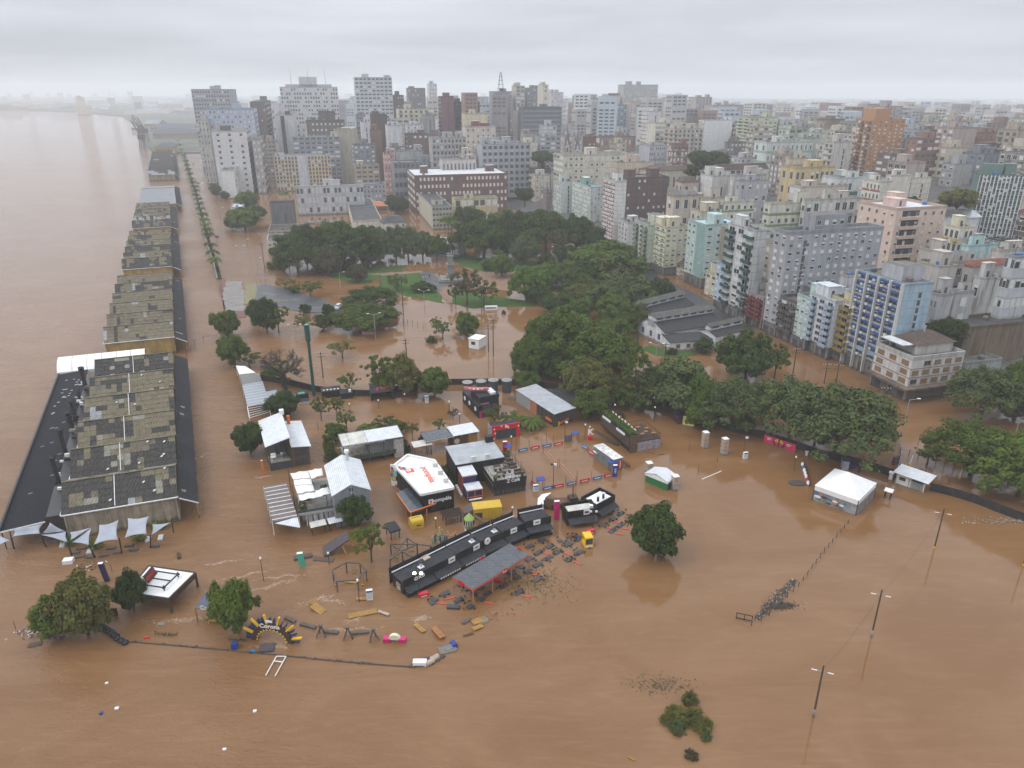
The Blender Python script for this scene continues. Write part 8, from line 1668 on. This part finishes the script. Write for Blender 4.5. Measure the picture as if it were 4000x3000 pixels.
for i,(x,y)in enumerate(((900,1128),(955,1163),(1050,1105),(1085,1140),(1258,1110),(735,1200),(845,1185),(650,1197),(610,1165),(660,1130),(440,1080),(410,1055))):o_=drift('sail_bench',None,'bench',c0(x,y),(1.4,.6,.3),WOODG,.15+rnd.uniform(-.2,.2));AUTO.append((o_,'dark wooden bench awash by the shade sails','dark benches before the shade sails'))
for i,(x,y)in enumerate(((1202,1055),(1302,1042),(728,1150),(510,1098))):drift('lounger_board',('pale grey lounger left of its twin below the small sail','pale grey lounger right of its twin below the small sail','small pale board among the dark benches','pale board under the low triangular sail')[i],'lounger',c0(x,y),(.8,1.6,.25),mat('steel_flue',0),.3)
for i,(x,y)in enumerate(((1290,965),(1130,1065),(780,1120),(570,1095))):
 p=gp(*c0(x,y));e=empty('potted_shrub',('leafy shrub under the small right sail','leafy shrub below the right square sail','leafy shrub left of the big square sails','leafy shrub by the low triangular sail')[i],'shrub',p);foliage_box(e,'foliage',-1.1,1.1,-.7,.7,.2,1.6,170,.2,PLANT,i);TU(e,'stem',BARK,(0,0,-.5),(0,0,.8),.08)
p=gp(*c5(1765,625));e=empty('tuk_tuk','little yellow three-wheeled cab standing in the water','tuk-tuk',p,.2);q=MB();q.hexa([(-.75,-.6,-.2),(.75,-.6,-.2),(.8,1.6,-.2),(-.8,1.6,-.2)],[(-.7,-.4,.55),(.7,-.4,.55),(.75,1.5,.6),(-.75,1.5,.6)]);q.build('body',PYEL,e);B(e,'roof',PYEL,-.72,.72,-.45,1.5,1.75,1.9);B(e,'windscreen',GLS,-.6,.6,-.45,-.4,.6,1.6)
for x in(-.66,.66):
 for y in(-.4,1.4):BAR(e,'pillar',PYEL,(x,y,.5),(x,y,1.8),.09)
B(e,'rear_panel',PYEL,-.7,.7,1.4,1.5,.5,1.7);TU(e,'front_wheel',DKMET,(-.08,-.75,.0),(.08,-.75,.0),.3,k=12);B(e,'headlight',PW,-.5,.5,-.66,-.6,.2,.4)
NETM=mat('orange_net',(.42,.20,.13),.7,.1);brd=[(c2(1148,808),0),(c2(1270,785),1),(c2(1392,765),0),(c2(1507,745),1),(c2(1398,1195),0),(c2(1510,1173),1),(c2(1640,1147),0),(c2(1773,1120),1),(c2(1902,1092),0),(c2(2015,1067),1),(c2(1775,775),0),(c2(1842,835),1),(c2(1910,890),0),(c2(1988,950),1),(c2(995,870),0),(c2(1262,1155),1)]
for i,(px,k)in enumerate(brd):
 p=gp(*px);rz=.42 if i<10 else-1.0;e=empty('court_board',None,'board',p,rz);B(e,'panel',PRED if k else PSKY,-1.1,1.1,-.05,.05,-.5,.65);B(e,'white_mark',PW,-.7,.7,-.07,-.05,.15,.35);AUTO.append((e,('red' if k else 'blue')+' sideline board','red and blue sideline boards of the court'))
P=[gp(*c2(*q_),1.4)for q_ in((1355,770),(1500,930),(1520,915),(1685,1100))];o=Vector((P[0].x,P[0].y,0));e=empty('court_net','orange net strung across the flooded sports court','net',o)
for a,b in((0,1),(2,3)):
 for z in(1.4,.6):BAR(e,'net_tape',NETM,Vector((P[a].x,P[a].y,z))-o,Vector((P[b].x,P[b].y,z))-o,.08)
 for k in range(26):u=P[a].lerp(P[b],k/25)-o;BAR(e,'net_cord',NETM,(u.x,u.y,.6),(u.x,u.y,1.4),.02)
for v_ in P:BAR(e,'net_post',PRED,(v_.x-o.x,v_.y-o.y,-1),(v_.x-o.x,v_.y-o.y,2.2),.1)
for i,(x,y)in enumerate(((995,850),(1325,1190),(1675,710),(2050,1010))):
 p=gp(*c2(x,y));e=empty('umpire_stand','blue-roofed umpire stand at the %s court corner'%('rear left','front left','rear right','front right')[i],'stand',p,.3,'umpire stands');SL(e,'roof',PBLU,(-.8,-.6,2.1),(.8,-.6,2.1),(.8,.6,2.3),(-.8,.6,2.3),.07)
 for a in(-.6,.6):
  for b in(-.4,.4):BAR(e,'post',DKMET,(a,b,-.8),(a,b,2.2),.07)
for i,px in enumerate((c2(1338,775),c2(1695,1105),c2(1455,745),c2(1210,792),c2(1580,1160),c2(1840,1110),c2(1130,1010),c2(1070,930))):lamp(px[0],px[1],px[1]-38,'stick')
for i,px in enumerate((c2(1588,715),c2(1620,708))):drift('score_panel',('left','right')[i]+' grey scoreboard panel at the back of the court','scoreboard',px,(1.0,.12,1.6),mat('grey_frame_glass',0),.3)
p=gp(*c2(1825,690));e=empty('letter_sculpture','white letter K sculpture on a red base','sculpture',p);B(e,'base',PRED,-.5,.5,-.4,.4,-.5,.9);TX(e,'K',PW,(.1,0,1.8),1.9,bold=.08);TU(e,'dot',PW,(-.1,-.05,3.1),(-.1,.05,3.1),.2)
p0,p1=gp(*c8(335,830)),gp(*c8(280,670));e=empty('letter_wall','leaning row of big white letters on a black strip near the marquee','letters',p0);v=p1-p0;BAR(e,'backing',BLK2,(0,0,.5),(v.x,v.y,.9),.2,.9)
for k in range(7):c_=v*((k+.5)/7);TU(e,'letter',(PW,PRED,PSKY)[k%3]if k%2 else PW,(c_.x-.12,c_.y-.08,.55+.06*k),(c_.x-.3,c_.y-.15,.6+.06*k),.42,k=9)
p=gp(*c8(240,805));q=MB();q.lathe([(.5,-.1),(1.5,.0),(1.6,.18),(1.2,.25),(.6,.1)],12);tag(q.build('tyre_ring',BM,loc=p,scale=(1.2,.7,1)),'dark ring of rubber floating left of the marquee','ring')
p=gp(*c3(315,350));e=empty('wheel_planter','dark round wheel-shaped planter with leaves','planter',p);TU(e,'wheel',WOODD,(0,-.2,.8),(0,.2,.8),1.0,k=16);B(e,'orange_mark',POR,-.3,.3,-.24,-.2,.3,.9);foliage_box(e,'foliage',-1.4,1.4,-.5,.4,-.1,.5,120,.2,PLANTD)
e,w,d=frame('food_hut','dark red wooden hut under trees by the hoarding','hut',c3(830,340),c3(905,410),d=3.5);B(e,'wall',mat('dark_red_wood',(.07,.022,.018),.8,.2),0,w,0,d,-1,2.1);SL(e,'roof',CHAR,(-.4,-.5,2.1),(w+.4,-.5,2.1),(w+.4,d+.3,3.0),(-.4,d+.3,3.0),.1)
e,w,d=frame('food_poster','pale green poster board showing fried food beside the red hut','poster',c3(948,408),c3(1062,432),d=.2);B(e,'board',paint(205,215,140),0,w,0,.1,-.2,2.2)
for k,(x,z,s_)in enumerate(((.3,.9,.42),(.45,1.2,.4),(.62,.9,.45),(.35,.55,.35),(.8,.7,.3),(.78,1.5,.25))):TU(e,'food_picture',mat('fried_brown',(.16,.08,.02),.7,.4,6)if k<4 else PYEL,(w*x,-.03-.004*k,z),(w*x,0,z),s_,k=12)
for nm,lb,n,r_,dd,h,m_ in(('ticket_booth','small glass ticket booth with white roof by the hoarding',c6(1188,1352),c6(1240,1350),1.6,2.2,GLS),('dark_stall','black flat stall with white counter bowls under the leafy tree',c6(540,1362),c6(690,1345),3.0,1.7,BLK2),('dark_stall','second black stall with white chair on top',c6(690,1370),c6(785,1360),2.6,1.5,BLK2),('green_stall','dark stall with bright green counter near the round shrub tree',c6(345,1385),c6(428,1370),2.4,1.6,BLK2),('grey_stall','pale grey counter block in front of the green stall',c6(345,1410),c6(432,1400),1.5,.7,mat('steel_flue',0)),('sign_cube','white glazed cube kiosk behind the marquee',c8(600,695),c8(650,700),1.6,2.0,mat('pale_acrylic',0)),('white_switch_box','white electric box by the gatehouse',c8(975,772),c8(1002,780),.6,1.5,PW),('white_notice','white notice square standing under the big feathery tree',c8(302,580),c8(320,582),.2,.9,PW),('dark_stall','small dark stall with yellow dome under the trees',c6(1240,1310),c6(1310,1300),2.4,1.8,BLK2)):
 e,w,d=frame(nm,lb,'kiosk',n,r_,d=dd);B(e,'body',m_,0,w,0,d,-1,h);B(e,'roof',PW if m_ in(GLS,PW)else CHAR,-.15,w+.15,-.15,d+.15,h,h+.1)
 if 'bowls' in lb:
  for k in range(5):q=MB();q.lathe([(.15,h+.1),(.28,h+.3)],9,(.5+k*w/5.2,.6,0));q.build('bowl',PW,e)
 if 'green counter' in lb:B(e,'green_counter',PTEAL,.2,w*.7,.2,1.2,h+.1,h+.25)
 if 'yellow dome' in lb:q=MB();q.lathe([(1.3,h+.1),(1.1,h+.7),(.5,h+1.0),(.05,h+1.05)],12,(w/2,d/2,0));q.build('dome',PYEL,e)
 if 'white chair' in lb:B(e,'white_chair',PW,w*.7,w*.9,.3,.9,h+.1,h+.7)
drift('blue_parasol','collapsed dark blue parasol beside the glazed cube','parasol',c8(660,672),(2.2,1.6,.6),PDBL,.3);drift('blue_post','leaning dark blue post behind the marquee','post',c8(735,715),(.3,.3,1.6),PDBL,.1);drift('brown_cover','brown hanging cover at the gateway','cover',c8(1030,650),(1.6,.5,1.9),mat('brown_tarp',0),.5)
for i,(b,t)in enumerate((((1145,665),(1160,582)),((1550,765),(1572,668)))):p=gp(*c8(*b));e=empty('barrier_arm',('white raised barrier arm by the gateway','white raised barrier arm under the lower right tree')[i],'barrier',p);TU(e,'arm',PW,(0,0,.3),(.5,.3,top_h(c8(*t)[1],p)),.09);B(e,'pedestal',PYEL,-.2,.2,-.2,.2,-.5,.5)
drift('moored_car','dark car roof just above water under the left trees','car',c2(2015,345),(3.2,1.5,.35),mat('car_glass_dark',(.04,.05,.06),.2,.2),-.3,parts=(('roof_rail',LHD,(-1.0,1.0,-.6,-.5,.35,.42)),))
p=gp(*c6(668,632),.2);e=empty('parked_car','white hatchback car parked at the end of the dry asphalt','car',p,-.15);q=MB();PWC=paint(222,224,226,.25)
q.hexa([(-.9,-2.0,.3),(.9,-2.0,.3),(.9,2.0,.3),(-.9,2.0,.3)],[(-.88,-1.95,.95),(.88,-1.95,.95),(.88,1.95,.95),(-.88,1.95,.95)]);q.hexa([(-.82,-1.1,.95),(.82,-1.1,.95),(.82,1.8,.95),(-.82,1.8,.95)],[(-.65,-.5,1.55),(.65,-.5,1.55),(.65,1.5,1.55),(-.65,1.5,1.55)]);q.build('body',PWC,e)
q=MB();q.quad((-.76,-1.12,1.0),(.76,-1.12,1.0),(.62,-.56,1.5),(-.62,-.56,1.5));q.build('windscreen',GLS,e,loc=(0,-.03,.02))
for x in(-.88,.88):
 for y in(-1.3,1.3):TU(e,'wheel',DKMET,(x-.1,y,.3),(x+.1,y,.3),.32,k=12)
for x in(-.65,.65):B(e,'headlight',LHD,x-.18,x+.18,-2.03,-1.98,.6,.78)
drift('white_van','white van roof under the park edge trees','van',c6(1905,640),(4.4,1.9,1.2),PWC,.1,parts=(('window',GLS,(-2.0,1.6,-.97,-.955,.6,1.0)),))
STN=mat('monument_stone',(.20,.20,.185),.85,.25,2,dirt=.4);BRZ=mat('dark_bronze',(.035,.04,.035),.5,.2);p=gp(1761,1092,.2);e=empty('monument','stone monument with bronze statue on a stepped base in the park','monument',p,.15);landmark('the park monument',p)
for k,(s_,z0,z1)in enumerate(((10,-.5,.5),(8.4,.5,.9),(3.6,.9,2.2),(2.6,2.2,6.0),(3.3,6.0,6.6),(2.0,6.6,9.4),(2.4,9.4,9.9),(1.2,9.9,10.6))):B(e,'plinth_step' if k<3 else 'pedestal_block',STN,-s_/2,s_/2,-s_/2,s_/2,z0,z1)
def person(label,loc,coat,legs,h=1.72,rz=0.0,bronze=None,par=None):
 """a small standing figure grown with a skin modifier: legs in mid-step, arms, neck and head in one surface"""
 me=bpy.data.meshes.new('person');k=h/1.75
 V=[(0,0,.95),(0,0,1.2),(0,0,1.42),(0,0,1.53),(0,-.02,1.66),(.10,0,.9),(.12,-.1,.5),(.12,.05,.06),(.12,-.1,.03),(-.10,0,.9),(-.12,.12,.5),(-.12,.22,.08),(-.12,.1,.03),(.2,0,1.40),(.27,.03,1.12),(.26,-.1,.88),(-.2,0,1.40),(-.27,-.03,1.12),(-.26,-.12,.9)]
 E=[(0,1),(1,2),(2,3),(3,4),(0,5),(5,6),(6,7),(7,8),(0,9),(9,10),(10,11),(11,12),(2,13),(13,14),(14,15),(2,16),(16,17),(17,18)]
 Rd=[.15,.15,.14,.06,.105,.09,.065,.045,.04,.09,.065,.045,.04,.065,.05,.035,.065,.05,.035]
 me.from_pydata([(x*k,y*k,z*k)for x,y,z in V],E,[]);o=bpy.data.objects.new('person',me);COL.objects.link(o);o.location=loc;o.rotation_euler=(0,0,rz)
 md=o.modifiers.new('skin','SKIN');sv=me.skin_vertices[0].data
 for i,r_ in enumerate(Rd):sv[i].radius=(r_*k,r_*k)
 sv[0].use_root=True;sb_=o.modifiers.new('sub','SUBSURF');sb_.levels=sb_.render_levels=1
 m,t,b=nmat('figure_%d'%len(bpy.data.materials));nd=t.nodes;lk=t.links
 if bronze:me.materials.append(bronze)
 else:
  tc_=nd.new('ShaderNodeTexCoord');sp_=nd.new('ShaderNodeSeparateXYZ');lk.new(tc_.outputs['Object'],sp_.inputs[0]);rp_=nd.new('ShaderNodeValToRGB');rp_.color_ramp.interpolation='CONSTANT';mr=nd.new('ShaderNodeMath');mr.operation='DIVIDE';mr.inputs[1].default_value=h*1.05;lk.new(sp_.outputs['Z'],mr.inputs[0]);lk.new(mr.outputs[0],rp_.inputs[0])
  cr_=rp_.color_ramp;cr_.elements[0].color=(*legs,1);cr_.elements[1].position=.52;cr_.elements[1].color=(*coat,1);c3_=cr_.elements.new(.83);c3_.color=(.30,.17,.11,1);c4_=cr_.elements.new(.935);c4_.color=(.02,.015,.012,1);lk.new(rp_.outputs[0],b.inputs['Base Color']);b.inputs['Roughness'].default_value=.85;me.materials.append(m)
 if par is not None:o.parent=par;o.name='statue'
 else:tag(o,label,'person','people on the park plaza')
 return o
person('',(0,0,10.5),None,None,3.4,0,BRZ,e)
for lb,px,coat,legs in(('person in dark clothes walking alone on the park plaza',(1678,1086),(.02,.02,.025),(.015,.015,.02)),('person in pink and white top on the park plaza',(1663,1095),(.45,.22,.26),(.05,.05,.07)),('person in pale clothes at the lawn edge',(1654,1092),(.5,.46,.38),(.2,.2,.2)),('person in dark clothes behind the other two',(1656,1086),(.03,.03,.04),(.02,.02,.03)),('person climbing the steps of the monument',(1716,1082),(.04,.05,.06),(.02,.02,.02))):person(lb,gp(*px,.15),coat,legs)
p=gp(1133,1066);e=empty('billboard','yellow billboard on a post before the park trees','sign',p);BAR(e,'post',LDK,(0,0,-1),(0,0,6),.25);B(e,'panel',PYEL,-1.5,1.5,-.1,.1,4.6,6.6)
e,w,d=frame('navy_building_sign','white hall end with dark lettering between park trees','building',(1728,998),(1790,1004),d=8);B(e,'wall',WSH,-6,w,0,d,-1,7);B(e,'lower_band',paint(60,110,160),-6,w,-.04,0,.2,1.0);TX(e,'MARINHA',PDBL,(w*.42,-.06,4.2),2.1,bold=.02)
for i,(x,y)in enumerate(((890,838),(925,838))):drift('pink_block',('left','right')[i]+' of two pink concrete blocks below the domed tree','block',c6(x,y),(2.2,.8,.8),paint(200,150,140),.1,group='pink blocks')
for lb,pts in(('parking_line',[(c6(60,505),c6(160,525)),(c6(150,570),c6(345,562)),(c6(450,628),c6(540,622))]),):
 for a,b in pts:
  A,Bp=gp(*a,.15),gp(*b,.15);n_=6
  for k in range(n_):q=MB();u,v=A.lerp(Bp,k/n_),A.lerp(Bp,(k+.55)/n_);q.bar((0,0,0),v-u,.3,.012);o_=q.build('road_marking',paint(210,190,90),loc=u+Vector((0,0,.0)));tag(o_,kind='structure')
sheet('basketball_court',[c11(285,405),c11(330,350),c11(430,348),c11(465,385),c11(440,470),c11(330,472)],.16,ASPH);p=gp(*c11(322,352));e=empty('basketball_hoop','white basketball backboard on a post in the park','hoop',p);BAR(e,'post',LMET,(0,0,-.5),(0,0,3.2),.15);B(e,'backboard',PW,-.9,.9,-.08,0,2.8,4.0);TU(e,'rim',POR,(0,-.5,3.0),(0,-.5,3.04),.25,k=12)
WL=[(850,1095),(838,1040),(818,980),(800,920),(782,850),(765,780),(745,705),(728,645),(712,590),(700,555)]
P=[gp(*q_)for q_ in WL];e=empty('flood_wall','long low flood wall with grass strip along the palm avenue','wall',P[0])
for a,b in zip(P[:-1],P[1:]):BAR(e,'wall_segment',mat('wall_grey',(.16,.17,.15),.9,.2),(a.x-P[0].x,a.y-P[0].y,.2),(b.x-P[0].x,b.y-P[0].y,.2),.5,1.6)
q=MB();r=random.Random(14)
for a,b in zip(P[:-1],P[1:]):
 for k in range(int((b-a).length*14)):c_=a.lerp(b,r.random())-P[0];leafquad(q,Vector((c_.x+r.uniform(.4,1.6),c_.y,r.uniform(0,.9))),rdir(r)+Vector((0,0,.5)),.3,r)
q.build('verge_shrubs',LEAF['dark'],e)
for i,(x,y)in enumerate(((848,925),(775,716),(790,716),(755,640),(862,705),(788,625))):drift('sunken_vehicle',None,'vehicle',(x,y),(3.6,1.7,.5),(DKMET,paint(200,60,50),PWC)[i%3]if i>1 else DKMET,-1.2);AUTO.append((bpy.data.objects[-1]if False else COL.objects[-1],'vehicle roof poking out of the flooded avenue','vehicle roofs in the flooded avenue'))
for i,(x,y,t)in enumerate(((945,1015,962),(962,985,935),(868,870,812),(1008,1065,1010),(790,880,845))):lamp(x,y,t,'arm')
WIRE=mat('power_wire',(.03,.03,.03),.6,0)
for i,((a,ha),(b,hb))in enumerate((((c10(293,1328),7.6),(c10(668,812),7.4)),((c10(668,812),7.4),(c8(1348,1330),7.2)),(((1262,1474),7.6),((1589,1411),7.0)),(((1589,1411),7.0),((1908,1372),7.5)),(((3096,1469),8),((3219,1498),7)),(((3263,1507),7),((3443,1609),8)),(((2492,1335),10),((3096,1469),8)))):
 A,Bp=gp(*a),gp(*b);A.z,Bp.z=ha,hb;q=MB();n_=8;pr=[A.lerp(Bp,k/n_)-Vector((0,0,.9*(1-(2*k/n_-1)**2)))for k in range(n_+1)]
 for u,v in zip(pr[:-1],pr[1:]):q.tube(u-A,v-A,.022,k=3,cap=False)
 o_=q.build('power_line',WIRE,loc=A);o_['category']='wire';AUTO.append((o_,'thin sagging power line','power lines'))
for i,(x,y)in enumerate(((535,505),(533,480))):
 p=gp(x,y);e=empty('tugboat',('nearer dark tugboat moored by the far quay cranes','farther dark tugboat moored by the far quay cranes')[i],'boat',p,.2,'tugboats');q=MB();q.hexa([(-8,-2,-1),(8,-2,-1),(8,2,-1),(-8,2,-1)],[(-10,-2.6,2.4),(10,-2.4,1.8),(10,2.4,1.8),(-10,2.6,2.4)]);q.build('hull',DKMET,e);B(e,'wheelhouse',PW,-4,1,-1.8,1.8,2,6);BAR(e,'mast',DKMET,(-1,0,6),(-1,0,12),.4)
FOAM=mat('river_foam',(.33,.235,.16),.6,.3,3.0);r=random.Random(77);q=MB()
for px,n_,L,a0,sp in((c4(540,790),150,3.2,.5,.7),(c4(690,800),90,2.6,-.3,.6),(c4(940,940),120,2.6,.6,.5),(c7(1550,660),220,5.0,.1,.8),(c4(150,660),160,4.5,.5,.6),(c4(230,580),120,3.0,.2,.4),(c4(1480,960),130,1.2,0,.7),(c1(340,680),90,1.6,.1,.5),(c4(150,1215),120,2.6,.0,.6),(c4(880,1055),90,4.0,.05,.3),(c0(1790,1240),110,3.4,.3,.4),(c0(2000,1340),110,3.6,.35,.4),(c7(1000,560),90,3.0,.4,.5),(c0(1560,420),80,6.0,1.2,.3)):
 p=gp(*px)
 for k in range(n_):
  u=r.gauss(0,.5)*L;w_=r.gauss(0,.4)*sp+.25*math.sin(u*1.7);x,y=p.x+u*math.cos(a0)-w_*math.sin(a0),p.y+u*math.sin(a0)+w_*math.cos(a0);l_,t_=r.uniform(.06,.4),r.uniform(.02,.06);c_,s_=math.cos(a0+r.uniform(-.5,.5)),math.sin(a0+r.uniform(-.5,.5));z=r.uniform(.004,.02)
  q.quad((x-l_*c_,y-l_*s_,z),(x+t_*s_,y-t_*c_,z),(x+l_*c_,y+l_*s_,z),(x-t_*s_,y+t_*c_,z))
tag(q.build('foam',FOAM),'pale foam flecks where the current breaks','foam',kind='stuff')

# ================================================================== labels for things told apart by their surroundings
def sayrel(dx,dy):
 if abs(dx)>abs(dy)*1.1:return 'right of' if dx>0 else 'left of'
 return 'in front of' if dy>0 else 'behind'
taken={}
for o in COL.objects:
 if o.parent is None and 'label' in o.keys():taken.setdefault(o['label'],[]).append(o)
if 'x' in taken:del taken['x']
bpy.context.view_layer.update()
items=[(o,d,g,proj(o.matrix_world.translation+Vector((0,0,2))))for o,d,g in AUTO]
NUM=('','second ','third ','fourth ','fifth ','sixth ','seventh ','eighth ','ninth ','tenth ','eleventh ','twelfth ')
buckets={}
for o,d,g,px in items:
 near=sorted(LAND,key=lambda l:(l[1][0]-px[0])**2+((l[1][1]-px[1])*1.3)**2)
 n0=near[0];rel=sayrel(px[0]-n0[1][0],px[1]-n0[1][1])
 n1=next((n for n in near[1:]if n[0]!=n0[0]),n0)
 buckets.setdefault((d,rel,n0[0]),[]).append((o,g,px,n1[0],n0[1]))
for(d,rel,nm),lst in buckets.items():
 if len(lst)==1:
  o,g,px,n1,q=lst[0];lab='%s %s %s'%(d,rel,nm)
  if lab in taken:lab+=', towards '+n1
  lst2=[(o,g,lab)]
 else:
  lst.sort(key=lambda t:(t[2][0]-t[4][0])**2+(t[2][1]-t[4][1])**2);lst2=[]
  for i,(o,g,px,n1,q)in enumerate(lst):
   lab='%s%s %s %s'%(('nearest ' if i==0 else(NUM[i]+'nearest ' if i<12 else 'farther ')),d,rel,nm);lst2.append((o,g,lab))
 for o,g,lab in lst2:
  k=0;base=lab
  o['label']=lab;o['group']=g;taken.setdefault(lab,[]).append(o)
  if 'category' not in o.keys():o['category']='thing'
hazebox()
